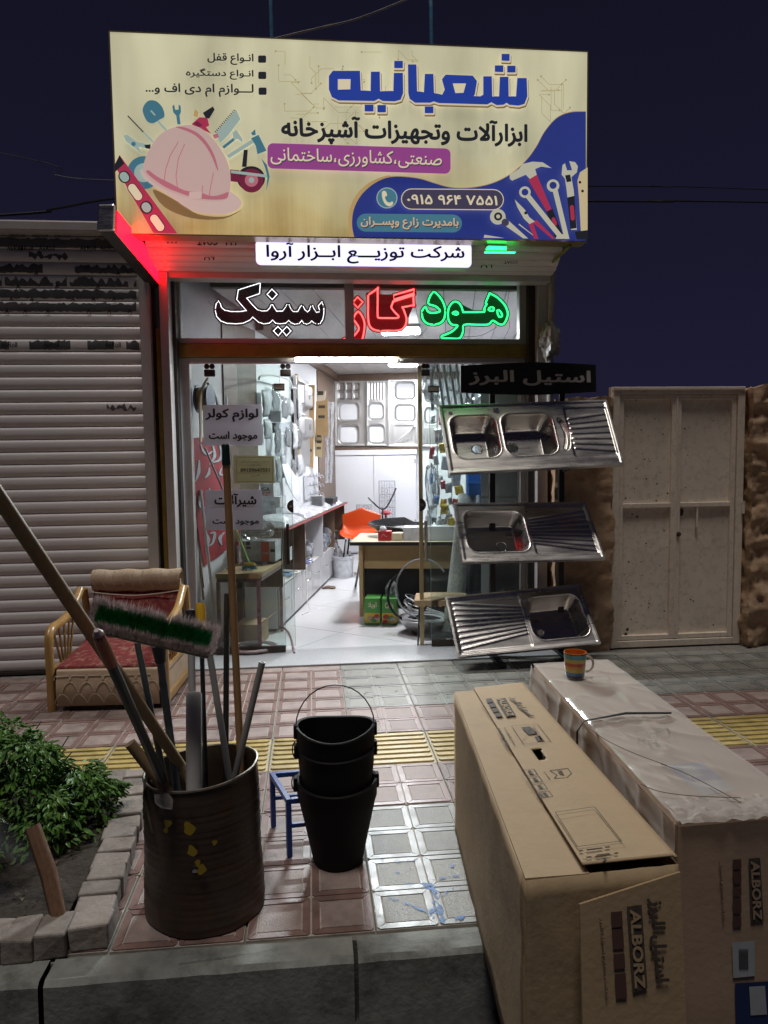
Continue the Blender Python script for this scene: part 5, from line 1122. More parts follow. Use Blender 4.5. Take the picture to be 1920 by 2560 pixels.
# lid print
on1 = lambda p: PL(BX(*p), (0, 0, H1+.016), (0, 0, 1)); LF = .004
rot_text('استیل البرز', M_pr, b1, on1, 388, 145, 440, 265, 118, True, .05, LF)
P_ = [(312, 158), (372, 148), (440, 262), (380, 272)]; inv_bar(on1, P_, M_pr, b1, LF); rot_text('ALBORZ', M_card, b1, on1, 322, 160, 362, 268, 66, False, .03, LF+.002)
for k_ in range(4): o_ = 31*k_; inv_bar(on1, [(243+o_*.62, 155+o_), (282+o_*.62, 150+o_), (297+o_*.62, 174+o_), (258+o_*.62, 180+o_)], M_pr, b1, LF)
rot_text('نماینده فروش', M_pr, b1, on1, 200, 158, 215, 270, 70, True, .02, LF)
def line_on(fn, pts, wd, mat, parent, lift, closed=True):
    W_ = [fn(p) for p in pts]; mb = MB()
    for a, b in zip(W_, W_[1:]+(W_[:1] if closed else [])):
        if (b-a).length < 1e-6: continue
        n_ = (b-a).cross(Vector((0, 0, 1))).normalized()*wd/2; mb.poly([a+n_+Vector((0, 0, lift)), b+n_+Vector((0, 0, lift)), b-n_+Vector((0, 0, lift)), a-n_+Vector((0, 0, lift))])
    return mb.build('print', mat, parent)
line_on(on1, [(412, 330), (580, 318), (665, 430), (490, 448)], .0016, M_pr, b1, LF); line_on(on1, [(475, 440), (560, 325)][::-1], .001, M_pr, b1, LF, False)
inv_bar(on1, [(475, 340), (530, 334), (580, 380), (522, 388)], M_pr, b1, LF); inv_bar(on1, [(560, 400), (595, 396), (615, 425), (580, 430)], M_pr, b1, LF); inv_bar(on1, [(545, 345), (565, 343), (625, 425), (605, 428)], M_prf, b1, LF)
rot_text('ISO 9001:2008', M_pr, b1, on1, 312, 345, 335, 462, 66, False, .03, LF); rot_text('دارای گواهینامه', M_pr, b1, on1, 358, 340, 376, 455, 66, True, .02, LF)
for k_, (x, y) in enumerate(((476, 618), (508, 664), (540, 712), (574, 762))):
    line_on(on1, [(x, y), (x+80, y-8), (x+105, y+28), (x+25, y+38)], .002, M_pr, b1, LF); inv_bar(on1, [(x+38, y+4), (x+58, y+2), (x+80, y+26), (x+55, y+28)], M_pr, b1, LF)
    if k_ == 3: 
        for j in range(3): inv_bar(on1, [(x+6+j*7, y+8+j*10), (x+32+j*7, y+5+j*10), (x+35+j*7, y+10+j*10), (x+9+j*7, y+13+j*10)], M_pr, b1, LF+.001)
line_on(on1, [(660, 622), (775, 606), (800, 640), (770, 668), (690, 672), (705, 650)], .003, M_pr, b1, LF); rot_text('شکستنی', M_pr, b1, on1, 618, 628, 632, 680, 34, True, .03, LF); rot_text('MDF', M_pr, b1, on1, 708, 622, 738, 655, 18, False, .05, LF)
on2 = lambda p: PL(BX(*p), (0, 0, H1+.024), (0, 0, 1))
line_on(on2, [(695, 897), (950, 862), (1125, 1085), (838, 1122)], .0022, M_pr, b1, .006)
for (x0, y0, x1, y1) in ((850, 1157, 875, 1152), (898, 1150, 1000, 1137), (1018, 1134, 1048, 1128), (898, 1198, 930, 1194), (952, 1195, 1055, 1180), (1078, 1174, 1102, 1168), (1008, 1200, 1025, 1222)): line_on(on2, [(x0, y0), (x1, y1)], .006, M_rust, b1, .008, False)
line_on(on2, [(960, 1190), (1045, 1178)], .003, M_chrome, b1, .010, False)

b2 = T('wrapped_carton', (.45, -1.52, 0), 'long carton wrapped in clear plastic and black strap, right of the open carton', 'carton')
H2 = .60
r2 = [Vector((.318, -.880, 0)), Vector((.645, -.858, 0)), Vector((.605, -2.16, 0)), Vector((.262, -2.175, 0))]
mb = MB(); mb.hexa([p+Vector((0, 0, .004)) for p in (r2[3], r2[2], r2[1], r2[0])], [p+Vector((0, 0, H2)) for p in (r2[3], r2[2], r2[1], r2[0])]); mb.build('carton_body', M_card2, b2, bevel=.012)
M_film3 = glassy('shrink_wrap', (1, 1, 1), .30, haze=.50, hcol=(.90, .84, .77), rough=.18, bump=.35, bscale=6, ior=1.5, hvar=False)
cc = sum(r2, Vector())/4
def wrapg(face):
    def f(u, v):
        if face == 'top': p = (r2[0]*(1-u)+r2[1]*u)*(1-v)+(r2[3]*(1-u)+r2[2]*u)*v; n_ = Vector((0, 0, 1)); p = p+Vector((0, 0, H2)); 
        elif face == 'left': p = r2[0]*(1-u)+r2[3]*u; n_ = Vector((-1, .03, 0)); p = p+Vector((0, 0, .02+(H2-.02)*v))
        e = math.sin(math.pi*min(max(u, .0), 1))**.3*math.sin(math.pi*min(max(v, 0), 1))**.3 if face == 'top' else 1
        w_ = .006+.006*noise.noise(p*4)+.010*(1-abs(noise.noise(Vector((p.x*2.5+p.z*2, p.y*7+p.x*5, p.z*3)))))**7+.006*(1-abs(noise.noise(Vector((p.x*10, p.y*2.2, p.z*10+4)))))**9
        return tuple(p+n_*w_*(.4+.6*e))
    return f
wr = MB(); wr.grid(wrapg('top'), 40, 130); wr.grid(wrapg('left'), 120, 50); wr.build('plastic_wrap', M_film3, b2, smooth=True, angle=180)
# gathered, torn film at the street end
def ruf(u, v):
    x = .268+.33*u; return (x, -2.10-.085*v+.01*noise.noise(Vector((u*12, v*4, 2))), H2+.012+.018*abs(noise.noise(Vector((u*9, v*3, 7))))*(1-v*.3)-.012*v)
MB().grid(ruf, 40, 10).build('torn_film', M_film3, b2, smooth=True)
ton = lambda p, dz=.018: PL(BX(*p), (0, 0, H2+dz), (0, 0, 1))
A_, B_ = ton((862, 300)), ton((1440, 240)); C_ = Vector((A_.x-.012, A_.y+.004, .44))
st_ = MB(); st_.tube([C_, Vector((A_.x-.012, A_.y, H2-.01)), A_+Vector((.01, 0, .004)), (A_+B_)/2+Vector((0, .006, .012)), B_], [.007, .007, .007, .012, .010], 6, flat=.35); st_.build('strap', M_ink, b2, smooth=True)
for P_ in ([(870, 300), (1000, 400), (1180, 490), (1420, 580)], [(1380, 570), (1560, 640), (1900, 820)], [(1250, 700), (1360, 745), (1560, 775), (1900, 790)]):
    W_ = [ton(p, .022) for p in P_]; MB().tube(cat_rom(W_, 5, False), .0010, 5).build('string', pbr('brown_string%d' % P_[0][0], (.12, .085, .06), .8), b2)
z6t = lambda p: PL(Z6(*p), (0, 0, H2), (0, 0, 1))
M_lblue, M_lwht = pbr('blue_label', (.075, .14, .36), .4, var=.15, vscale=12), pbr('pale_label', (.42, .46, .48), .45, var=.12, vscale=12)
inv_bar(z6t, [(1140, 672), (1325, 660), (1430, 745), (1245, 762)], M_lblue, b2, .0012); inv_bar(z6t, [(1210, 685), (1275, 677), (1340, 730), (1262, 742)], M_lwht, b2, .002); inv_bar(z6t, [(1247, 764), (1432, 747), (1505, 800), (1330, 830)], M_lwht, b2, .0012)
M_green = pbr('faint_green_print', (.14, .20, .15), .7)
for (x, y, w_, h_) in ((985, 512, 60, 12), (1055, 505, 35, 18), (1100, 498, 50, 24), (1000, 545, 30, 14), (1050, 560, 40, 30), (760, 235, 90, 18)): line_on(lambda p: PL(Z6(*p), (0, 0, H2+.016), (0, 0, 1)), [(x, y), (x+w_, y-3), (x+w_+h_*.7, y+h_), (x+h_*.7, y+h_+3)], .002, M_green, b2, .006)
on3 = lambda p: PL(Z6(*p), r2[3]+Vector((0, -.002, 0)), Vector(((r2[2]-r2[3]).y, -(r2[2]-r2[3]).x, 0)))
inv_bar(on3, [(1560, 1145), (1618, 1140), (1636, 1462), (1572, 1468)], M_pr, b2); rot_text('ALBORZ', M_card2, b2, on3, 1566, 1155, 1612, 1452, 14, False, .04, .003)
for (y0, y1) in ((1150, 1195), (1210, 1270), (1290, 1330), (1350, 1420), (1440, 1490)): inv_bar(on3, [(1478, y0), (1522, y0-2), (1524, y1-2), (1482, y1)], M_prr, b2)
rot_text('شرکت صنایع استیل', M_prr, b2, on3, 1405, 1165, 1425, 1465, 18, True, .01)
inv_bar(on3, [(1475, 1568), (1588, 1560), (1592, 1738), (1482, 1748)], M_lwht, b2); 
for k_ in range(16): inv_bar(on3, [(1508+k_*3, 1600), (1509.6+k_*3, 1600), (1511.6+k_*3, 1705), (1510+k_*3, 1705)], M_ink, b2, .0025)
inv_bar(on3, [(1490, 1775), (1700, 1762), (1700, 2100), (1498, 2100)], pbr('navy_label', (.02, .035, .12), .35), b2); inv_bar(on3, [(1560, 1790), (1640, 1785), (1650, 1930), (1568, 1935)], M_lwht, b2, .0028)
# mug
mc = G(D(1242, 1461), H2+.013); mug = T('striped_mug', mc, 'rainbow striped mug with cream handle standing on the plastic-wrapped carton', 'mug')
bands = [((.012, .018, .05), 0, .010), ((.04, .13, .28), .010, .022), ((.42, .33, .035), .022, .036), ((.50, .20, .03), .036, .046), ((.36, .045, .022), .046, .059), ((.42, .33, .035), .059, .073), ((.06, .22, .26), .073, .090), ((.05, .05, .08), .090, .0955)]
mm = MB(); mats = []
rad = lambda z: .0345+.0085*(z/.0955)**.8
for k_, (c, z0, z1) in enumerate(bands):
    mats.append(pbr('mug_glaze_%d' % k_, c, .15, coat=.5)); mm.cur = k_; mm.lathe([(rad(z0), z0), (rad((z0+z1)/2), (z0+z1)/2), (rad(z1), z1)], mc, 36, caps=(k_ == 0))
mats.append(pbr('mug_orange_glaze', (.55, .13, .015), .18)); mm.cur = len(bands)
mm.lathe([(rad(.0955), .0955), (rad(.0955)-.004, .0955), (rad(.05)-.004, .05), (rad(.01)-.004, .008), (0, .007)], mc, 36, caps=False)
mm.build('mug_body', mats, mug, smooth=True, angle=50)
hp = [mc+Vector((.040+.030*math.sin(t)*1.0, -.004, .048+.030*math.cos(t))) for t in [math.pi*k_/12 for k_ in range(13)]]
MB().tube(hp, .0055, 8, flat=.8).build('handle', pbr('cream_glaze', (.46, .40, .32), .2), mug, smooth=True)

# ================================================================== rusty drum of tools
M_drum = pbr('rusty_drum_steel', (.050, .036, .028), .42, col2=(.085, .058, .042), vscale=6, dirt=.8, dscale=7, dcol=(.11, .05, .022), metal=.2, bump=.35, bscale=40)
bc = Vector((-.945, -1.405, .004)); drum = T('steel_drum', bc, 'rusty brown corrugated steel drum full of handles beside the planter', 'drum')
def dq(p, a): k_ = 1+.045*math.cos(2*a+.6)+.02*math.sin(3*a)+.022*noise.noise(Vector((math.cos(a)*2.2, math.sin(a)*2.2, p.z*7))); p.x *= k_; p.y *= k_*.96; p.z += .018*math.cos(a-.3)*(p.z/.46)**3; return p
prof = []
for i in range(47):
    z = .46*i/46; r = .186-.012*(z/.46); 
    if .03 < z < .43: r += .0020*math.sin(z*2*math.pi/.024)
    prof.append((r, z))
prof = [(.0, .004)]+prof+[(.178, .465), (.171, .463), (.170, .44), (.175, .02), (0, .018)]
MB().lathe(prof, bc, 56, fn=dq, caps=False).build('shell', M_drum, drum, smooth=True, angle=60)
MB().tube([bc+dq(Vector((.1745*math.cos(a), .1745*math.sin(a), .462)), a) for a in [6.2832*k_/56 for k_ in range(56)]], .0045, 6, closed=True).build('rim', pbr('worn_rim_steel', (.22, .20, .16), .45, metal=.6, var=.3, vscale=20), drum, smooth=True)
def on_drum(p):
    d = ray(p); o = CAM-np.array(bc); a = d[0]**2+d[1]**2; b = 2*(o[0]*d[0]+o[1]*d[1]); c = o[0]**2+o[1]**2-.187**2; s_ = b*b-4*a*c
    t = (-b-math.sqrt(max(s_, 0)))/(2*a); return Vector(CAM+d*t)
Z4 = zm(0, 1850, 700/1659.0)
for (pts, mt, nm) in (([(915, 320), (1000, 312), (1028, 350), (1022, 408), (960, 402), (920, 370)], pbr('torn_white_label', (.40, .38, .33), .7, var=.4, vscale=40), 'label'),):
    MB().poly([on_drum(Z4(*p))+Vector((0, -.004, 0)) for p in pts]).build(nm, mt, drum)
M_ysp = pbr('yellow_paint_splash', (.34, .24, .02), .5)
for (x, y, r) in ((995, 490, 22), (985, 530, 14), (1120, 520, 34), (1138, 652, 28), (1272, 604, 15), (1195, 762, 26), (1172, 725, 16)):
    MB().poly([on_drum(Z4(x+r*math.cos(a)*(1+.3*math.sin(3*a+x)), y+r*1.2*math.sin(a)*(1+.2*math.cos(2*a+y))))+Vector((0, -.004, 0)) for a in [6.2832*k_/12 for k_ in range(12)]]).build('paint_splash', M_ysp, drum)
hk = [F(D(330, 1690), -1.56), F(D(318, 1670), -1.45), F(D(314, 1720), -1.5), F(D(330, 1800), -1.55)]
MB().tube(cat_rom(hk, 6, False), .005, 6).build('wire_hook', M_drum, drum, smooth=True)
TZ = zm(200, 1480, 480/1659.0)
M_wp, M_wp2 = wood('pale_wood_pole', (.40, .28, .14), (.50, .37, .20), .6, 8, (10, 10, 1)), wood('orange_wood_pole', (.33, .175, .07), (.43, .25, .11), .55, 8, (10, 10, 1))
def tool(name, label, top, rim, yt, yr, r, mat, ext=.26, r2=None, n=10, cat='pole', mids=(), open_end=False, build_extra=None):
    A_, B_ = F(TZ(*top), yt), F(TZ(*rim), yr); d = (B_-A_).normalized(); t = T(name, B_+d*ext, label, cat, 'tool handles in the rusty drum')
    pts = [A_]+[F(TZ(*m_), ym) for m_, ym in mids]+[B_, B_+d*ext]
    rr_ = [r]*(len(pts)-1)+[r2 or r]
    mb = MB()
    if open_end: mb.tube(pts, rr_, n, caps=False); mb.tube([A_, A_+d*.12], r*.72, n, caps=False); 
    else: mb.tube(cat_rom(pts, 4, False) if mids else pts, r, n)
    o = mb.build('shaft', mat, t, smooth=True)
    if open_end:
        u = d.orthogonal().normalized(); w_ = d.cross(u); rg = MB(); P_ = []
        N = 20; rg.add([A_+(u*math.cos(6.2832*k_/N)+w_*math.sin(6.2832*k_/N))*r for k_ in range(N)]+[A_+(u*math.cos(6.2832*k_/N)+w_*math.sin(6.2832*k_/N))*r*.72 for k_ in range(N)], [(k_, (k_+1) % N, (k_+1) % N+N, k_+N) for k_ in range(N)]); rg.build('open_end', mat, t)
    return t, A_, B_, d
tool('wooden_pole', 'long pale wooden pole leaning out to the left picture edge', (-760, -905), (950, 1620), -2.16, -1.41, .0172, M_wp, ext=.2)
M_gtube = pbr('dark_grey_tube', (.075, .085, .09), .32, metal=.3, var=.1, vscale=10)
t, A_, B_, d = tool('grey_pole', 'dark grey pole with a translucent orange tip in the rusty drum', (160, 370), (715, 1630), -2.02, -1.53, .0135, M_gtube)
MB().tube([A_-d*.004, A_+d*.035, A_+d*.12], [.0125, .0155, .0160], 12).build('tip_sleeve', pbr('translucent_orange', (.62, .20, .12), .3), t, smooth=True); MB().tube([A_-d*.018, A_-d*.004], [.006, .0125], 12).build('tip_cap', pbr('milky_cap', (.5, .42, .40), .3), t, smooth=True)
tool('grey_pole', 'slim grey green metal pole rising under the middle of the broom head', (495, 440), (735, 1640), -1.42, -1.50, .0098, pbr('grey_green_tube', (.11, .13, .125), .3, metal=.5), n=10)
# broom: blue handle with a green-bristled head
t, A_, B_, d = tool('push_broom', 'upturned push broom with green and grey bristles and a blue handle', (680, 470), (830, 1650), -1.53, -1.48, .0118, pbr('blue_grey_paint', (.13, .18, .24), .5, var=.3, vscale=14, dirt=.5, dscale=10, dcol=(.35, .35, .33)), cat='broom')
hl, hr = F(TZ(110, 255), -1.545), F(TZ(1130, 490), -1.515); ux = (hr-hl).normalized(); vz = Vector((0, -.62, .78)); vz = (vz-ux*vz.dot(ux)).normalized(); vy = vz.cross(ux).normalized()
hc = (hl+hr)/2; HL = (hr-hl).length
def bp(a, b, c): return hc+ux*a+vy*b+vz*c
mb = MB(); q0 = [bp(x*HL/2, y*.034, 0-.010) for x, y in ((-1, -1), (1, -1), (1, 1), (-1, 1))]; q1 = [bp(x*HL/2, y*.036, .014) for x, y in ((-1, -1), (1, -1), (1, 1), (-1, 1))]; mb.hexa(q0, q1); mb.build('head_block', pbr('grey_plastic', (.15, .145, .15), .4), t, bevel=.006)
MB().tube([A_+d*.05, A_-d*.005], [.016, .022], 12).build('socket', pbr('dark_blue_plastic', (.07, .085, .11), .4), t, smooth=True)
gb, ob = MB(), MB(); rr = random.Random(5)
for i in range(6500):
    a, b = rr.uniform(-.5, .5)*HL*.99, rr.uniform(-1, 1)*.040; edge = abs(b) > .026 or abs(a) > HL*.455; notch = abs(a-HL*.10) < .012
    L_ = rr.uniform(.046, .053)*(1.12 if edge else .90)*(.8 if notch else 1); fl_ = .35 if edge else .12
    base = bp(a, b, .012); tip = base+vz*L_+vy*(b/.036)*L_*fl_*rr.uniform(.3, 1.2)+ux*(a/(HL/2))**5*L_*.4+ux*rr.uniform(-.004, .004)+vy*rr.uniform(-.004, .004)
    s_ = ux*.0019 if i % 2 else vy*.0019; (ob if edge else gb).add([base-s_, base+s_, tip], [(0, 1, 2)])
kind(gb.build('green_bristles', pbr('green_bristle', (.028, .26, .075), .6, var=.5, vscale=60), t), 'stuff'); kind(ob.build('grey_bristles', pbr('mauve_grey_bristle', (.72, .63, .63), .7, var=.4, vscale=60), t), 'stuff')
t, A_, B_, d = tool('sleeved_pole', 'pale pole in a wide white sleeve, centre of the rusty drum', (955, 180), (985, 1640), -1.36, -1.50, .0112, pbr('pale_grey_pole', (.34, .34, .335), .45))
C0_ = F(TZ(985, 860), -1.435); MB().tube([C0_, C0_+(B_-C0_)*.04, B_, B_+d*.12], [.021, .0265, .0265, .024], 16, flat=.8).build('sleeve', pbr('white_foam_sleeve', (.52, .51, .50), .6, var=.06, vscale=8), t, smooth=True)
MB().tube([A_-d*.012, A_-d*.008, A_+d*.05], [.007, .0155, .0155], 12).build('cap', M_ink, t, smooth=True)
t, A_, B_, d = tool('yellow_handled_blade', 'black blade with a yellow handle standing behind the white sleeve', (1040, 95), (1088, 1640), -1.33, -1.44, .0075, M_black, cat='tool')
MB().tube([A_, A_+d*.01, A_+d*.09], [.012, .0155, .0185], 12).build('grip', pbr('yellow_plastic', (.62, .36, .02), .35), t, smooth=True)
tool('grey_pipe', 'light grey plastic pipe crossing in front of the black tube', (1110, 470), (1290, 1595), -1.40, -1.42, .0105, pbr('light_grey_pipe', (.33, .33, .325), .45))
tool('black_tube', 'black open-ended metal tube standing upright in the rusty drum', (1270, 15), (1258, 1600), -1.30, -1.33, .0098, pbr('black_tube_paint', (.028, .028, .03), .25), open_end=True)
t, A_, B_, d = tool('broomstick', 'tallest wooden broomstick with dark green grip, in front of the paper notices', (1257, -1270), (1392, 1540), -1.34, -1.33, .0122, M_wp2)
MB().tube([A_-d*.004, A_, A_+d*.062, A_+d*.064], [.009, .0128, .0142, .0142], 12).build('grip', pbr('dark_green_grip', (.006, .030, .024), .45), t, smooth=True)
tool('pvc_pipe', 'short grey plastic pipe with open end leaning right in the drum', (1575, 605), (1340, 1585), -1.44, -1.45, .0108, pbr('grey_pvc', (.30, .295, .285), .5), open_end=True, ext=.2)
tool('wooden_stump', 'short thick wooden stump leaning on the left drum rim', (432, 1305), (690, 1640), -1.545, -1.53, .0175, wood('stump_wood', (.20, .13, .07), (.30, .20, .11), .8, 9, (10, 10, 1)), ext=.2)

# ================================================================== nested rubber buckets
M_rub = pbr('black_rubber', (.0055, .0055, .006), .7, spec=.25, var=.3, vscale=8, bump=.2, bscale=30)
kc = Vector((-.503, -1.185, .0))
def bucket(label, z0, zr, r0, r1, wire, seed):
    t = T('rubber_bucket', kc+Vector((0, 0, z0)), label, 'bucket', 'nested black rubber buckets')
    def f(p, a): k_ = 1+.035*math.cos(2*a+seed)+.02*math.sin(3*a+seed); p.x *= k_; p.y *= k_*1.02; p.z += .010*math.cos(2*a+.2+seed*.1)*(((p.z-z0)/(zr-z0)) if zr > z0 else 0)**4*(1 if wire else .4); return p
    zz = lambda s_: z0+(zr-z0)*s_
    prof = [(0, zz(0)+.004), (r0, zz(0)), (r0+(r1-r0)*.45, zz(.4)), (r0+(r1-r0)*.86, zz(.74)), (r1*.99, zz(.80)), (r1, zz(.96)), (r1+.004, zz(.985)), (r1, zz(1)), (r1-.008, zz(.99)), (r1-.010, zz(.8)), (r0+(r1-r0)*.4-.008, zz(.4)), (r0-.008, zz(.04)), (0, zz(.04))]
    MB().lathe(prof, kc, 44, fn=f, caps=False).build('shell', M_rub, t, smooth=True, angle=60)
    for s_ in (-1, 1): c = kc+Vector((s_*(r1+.004), .0, zr-.012)); MB().obox(c, (.016, .034, .05)).build('ear', M_rub, t, bevel=.005)
    if wire:
        a = kc+Vector((-r1-.004, 0, zr)); b = kc+Vector((r1+.004, 0, zr)); W_ = [a+(b-a)*(.5-.5*math.cos(math.pi*k_/14))+Vector((0, .05*math.sin(math.pi*k_/14), .135*math.sin(math.pi*k_/14))) for k_ in range(15)]
        MB().tube(W_, .0024, 6).build('wire_handle', pbr('bucket_wire', (.05, .05, .052), .35, metal=.7), t, smooth=True)
    else:
        c = kc+Vector((-r1-.004, -.01, zr-.005)); MB().tube([c+Vector((-.001-.012*math.sin(math.pi*k_/8), 0, .03*math.cos(math.pi*k_/8))) for k_ in range(9)], .0022, 5).build('wire_handle', M_rub, t)
bucket('lowest of the nested black rubber buckets, standing on the paving', .002, .305, .088, .142, False, 1.0)
bucket('middle one of the nested black rubber buckets', .13, .425, .112, .137, False, 2.2)
bucket('topmost black rubber bucket with raised wire handle', .22, .497, .118, .137, True, .2)

# ================================================================== blue steel stool
M_blue = pbr('blue_gloss_paint', (.012, .055, .27), .35, var=.15, vscale=20, dirt=.3, dscale=18, dcol=(.05, .06, .10))
f0, f1 = Vector((-.748, -.925, 0)), Vector((-.678, -1.15, 0)); sx_ = Vector((.262, .02, 0)); stl = T('blue_stool', (f0+f1+sx_)/2, 'small blue square-tube stool frame behind the rubber buckets', 'stool')
cs = [f0, f1, f1+sx_, f0+sx_]; zs = .213; w_ = .019
def tubebar(a, b, name, parent, mat, w_):
    a, b = Vector(a), Vector(b); d = (b-a).normalized(); L_ = (b-a).length; u = Vector((0, 0, 1)) if abs(d.z) < .9 else Vector(((f1-f0).normalized()))
    s_ = d.cross(u).normalized(); u = s_.cross(d); M = Matrix((d, s_, u)).transposed(); return MB().obox((a+b)/2, (L_, w_, w_), M=M).build(name, mat, parent, bevel=.002)
for p in cs: tubebar(p+Vector((0, 0, .003)), p+Vector((0, 0, zs-w_/2-.001)), 'leg', stl, M_blue, w_)
for i in range(4):
    a, b = cs[i]+Vector((0, 0, zs)), cs[(i+1) % 4]+Vector((0, 0, zs)); e = (b-a).normalized()*w_/2; tubebar(a-e*(1 if i % 2 == 0 else -1), b+e*(1 if i % 2 == 0 else -1), 'top_rail', stl, M_blue, w_)
    if i in (1, 3): tubebar(cs[i]+Vector((0, 0, .12))+e, cs[(i+1) % 4]+Vector((0, 0, .12))-e, 'stretcher', stl, M_blue, w_*.8)

# ================================================================== armchair
M_cw = wood('honey_varnished_wood', (.32, .175, .055), (.42, .25, .09), .28, 6, (8, 8, 1.5), bump=.04)
M_fab = pbr('beige_brocade', (.40, .285, .19), .8, col2=(.47, .36, .26), vscale=9, bump=.5, bscale=90)
M_fabl = pbr('pale_brocade_line', (.52, .44, .35), .7); M_redf = pbr('red_patterned_cloth', (.11, .008, .011), .85, col2=(.20, .016, .018), vscale=25, bump=.5, bscale=120, dirt=.75, dscale=26, dcol=(.36, .27, .16))
ch = T('armchair', (-1.765, .90, 0), 'low armchair with honey wood arms, beige brocade and red cloth, before the shutter', 'armchair', rz=math.radians(-3))
x0, x1, y0, y1 = -.325, .335, -.33, .30      # local frame: +y to the shutter
for s_, xx in ((-1, x0), (1, x1)):
    P_ = [(xx, y0, .0), (xx, y0, .20), (xx, y0-.004, .40), (xx, y0+.015, .455), (xx, y0+.07, .485), (xx, y0+.20, .49), (xx, y0+.36, .525), (xx, y0+.48, .60), (xx, y0+.52, .63)]
    C_ = cat_rom(P_, 5, False); a_ = MB().tube(C_, .026, 10, flat=.8).build('arm', M_cw, ch, smooth=True, local=True)
    MB().tube([(xx, y1, 0), (xx, y1, .40), (xx, y1-.05, .62)], .024, 8).build('rear_leg', M_cw, ch, smooth=True, local=True)
    MB().obox((xx, (y0+y1)/2, .235), (.03, y1-y0-.05, .032)).build('side_rail', M_cw, ch, bevel=.005, local=True); MB().obox((xx, (y0+y1)/2, .055), (.032, y1-y0-.05, .05)).build('side_rail', M_cw, ch, bevel=.006, local=True)
    MB().obox((xx-s_*.006, (y0+y1)/2, .145), (.012, y1-y0-.06, .13)).build('side_panel', M_fab, ch, local=True)
    for k_ in range(5):
        yb = y0+.16+k_*.035; yt = y0+.06+k_*.085; zt_ = .478 if yt < y0+.25 else .478+(yt-y0-.25)*.35
        MB().tube([(xx, yb, .245), (xx, yt, zt_)], .0075, 6).build('spindle', M_cw, ch, smooth=True, local=True)
def cush(x0_, x1_, y0_, y1_, z0_, z1_, puff, name, mat, nx=20, ny=14, fnz=None):
    mb = MB()
    def top(u, v): return (x0_+(x1_-x0_)*u, y0_+(y1_-y0_)*v, z1_+puff*(math.sin(math.pi*u)*math.sin(math.pi*v))**.5+(fnz(u, v) if fnz else 0))
    mb.grid(top, nx, ny); mb.grid(lambda u, v: (x0_+(x1_-x0_)*u, y0_-puff*.5*math.sin(math.pi*v), z0_+(z1_-z0_)*v), nx, 5); mb.grid(lambda u, v: (x1_, y0_+(y1_-y0_)*u, z0_+(z1_-z0_)*v), ny, 3); mb.grid(lambda u, v: (x0_, y1_+(y0_-y1_)*u, z0_+(z1_-z0_)*v), ny, 3)
    return mb.build(name, mat, ch, smooth=True, local=True, angle=60)
# upholstered seat block with rounded nose and brocade fan lines
def nose(u, v):
    x = x0+.035+(x1-x0-.07)*u; t_ = v
    if t_ < .62: z = .03+.20*t_/.62; y = y0-.005-.018*math.sin(math.pi*t_/.62)+.004*noise.noise(Vector((x*12, z*12, 0)))
    else: a = (t_-.62)/.38; z = .23+.025*math.sin(a*math.pi/2)-.0; y = y0-.005+.06*(1-math.cos(a*math.pi/2))
    return (x, y-.0, z)
MB().grid(nose, 36, 24).build('seat_front', M_fab, ch, smooth=True, local=True)
fl_ = MB()
for r_ in range(3):
    for c_i in range(7):
        cx = x0+.07+c_i*.094+(r_ % 2)*.047; cz = .05+r_*.07
        if cx > x1-.05: continue
        P_ = [Vector((cx+.045*math.cos(t)*(1-.25*math.sin(t)), 0, cz+.058*math.sin(t))) for t in [math.pi*k_/8 for k_ in range(9)]]
        for p in P_: p.y = y0-.0095-.018*math.sin(math.pi*min(1, max(0, (p.z-.03)/.20)))
        fl_.tube([tuple(p) for p in P_ if p.z < .228], .0026, 4)
fl_.build('brocade_scallops', M_fabl, ch, local=True)
MB().box(x0+.035, x1-.035, y0+.01, y1, .10, .235).build('seat_base', M_fab, ch, local=True)
cush(x0+.035, x1-.035, y0+.02, y1-.10, .236, .262, .02, 'red_seat_cloth', M_redf, fnz=lambda u, v: .006*noise.noise(Vector((u*6, v*6, 1)))+.05*v)
def back(u, v): 
    x = x0+.05+(x1-x0-.10)*u; z = .30+.32*v; return (x, y1-.16+.16*v-.03*math.sin(math.pi*u)**.5*math.sin(math.pi*min(1, v+.1)), z)
MB().grid(back, 16, 12).build('red_back_cloth', M_redf, ch, smooth=True, local=True)
MB().hexa([(x0+.05, y1-.12, .25), (x1-.05, y1-.12, .25), (x1-.05, y1-.05, .25), (x0+.05, y1-.05, .25)], [(x0+.05, y1+.03, .66), (x1-.05, y1+.03, .66), (x1-.05, y1+.08, .66), (x0+.05, y1+.08, .66)]).build('backrest', M_fab, ch, local=True)
def roll(u, v):
    a = v*2*math.pi; sg = .0 if v > .6 or v < .1 else 0; return (x0+.045+(x1-x0-.08)*u, y1+.005+.050*math.cos(a)*1.1, .665+.07*math.sin(a)+.004*math.sin(u*20)-.012*math.sin(math.pi*u)*(math.sin(a) < -.5))
MB().grid(roll, 24, 20).build('headrest_roll', M_fab, ch, smooth=True, local=True)
hr_ = MB()
for c_i in range(10):
    cx = x0+.07+c_i*.061; hr_.tube([(cx+.012*math.sin(k_*1.1), y1+.005-.0565*math.cos((k_-4)*.32), .665+.072*math.sin((k_-4)*.32)) for k_ in range(9)], .0022, 4)
hr_.build('headrest_scallops', M_fabl, ch, local=True)
MB().tube([(x0+.05+(x1-x0-.09)*k_/16, y1-.055-.004*math.sin(k_), .598-.028*math.sin(math.pi*k_/16)) for k_ in range(17)], .0045, 5).build('headrest_piping', M_fabl, ch, local=True)

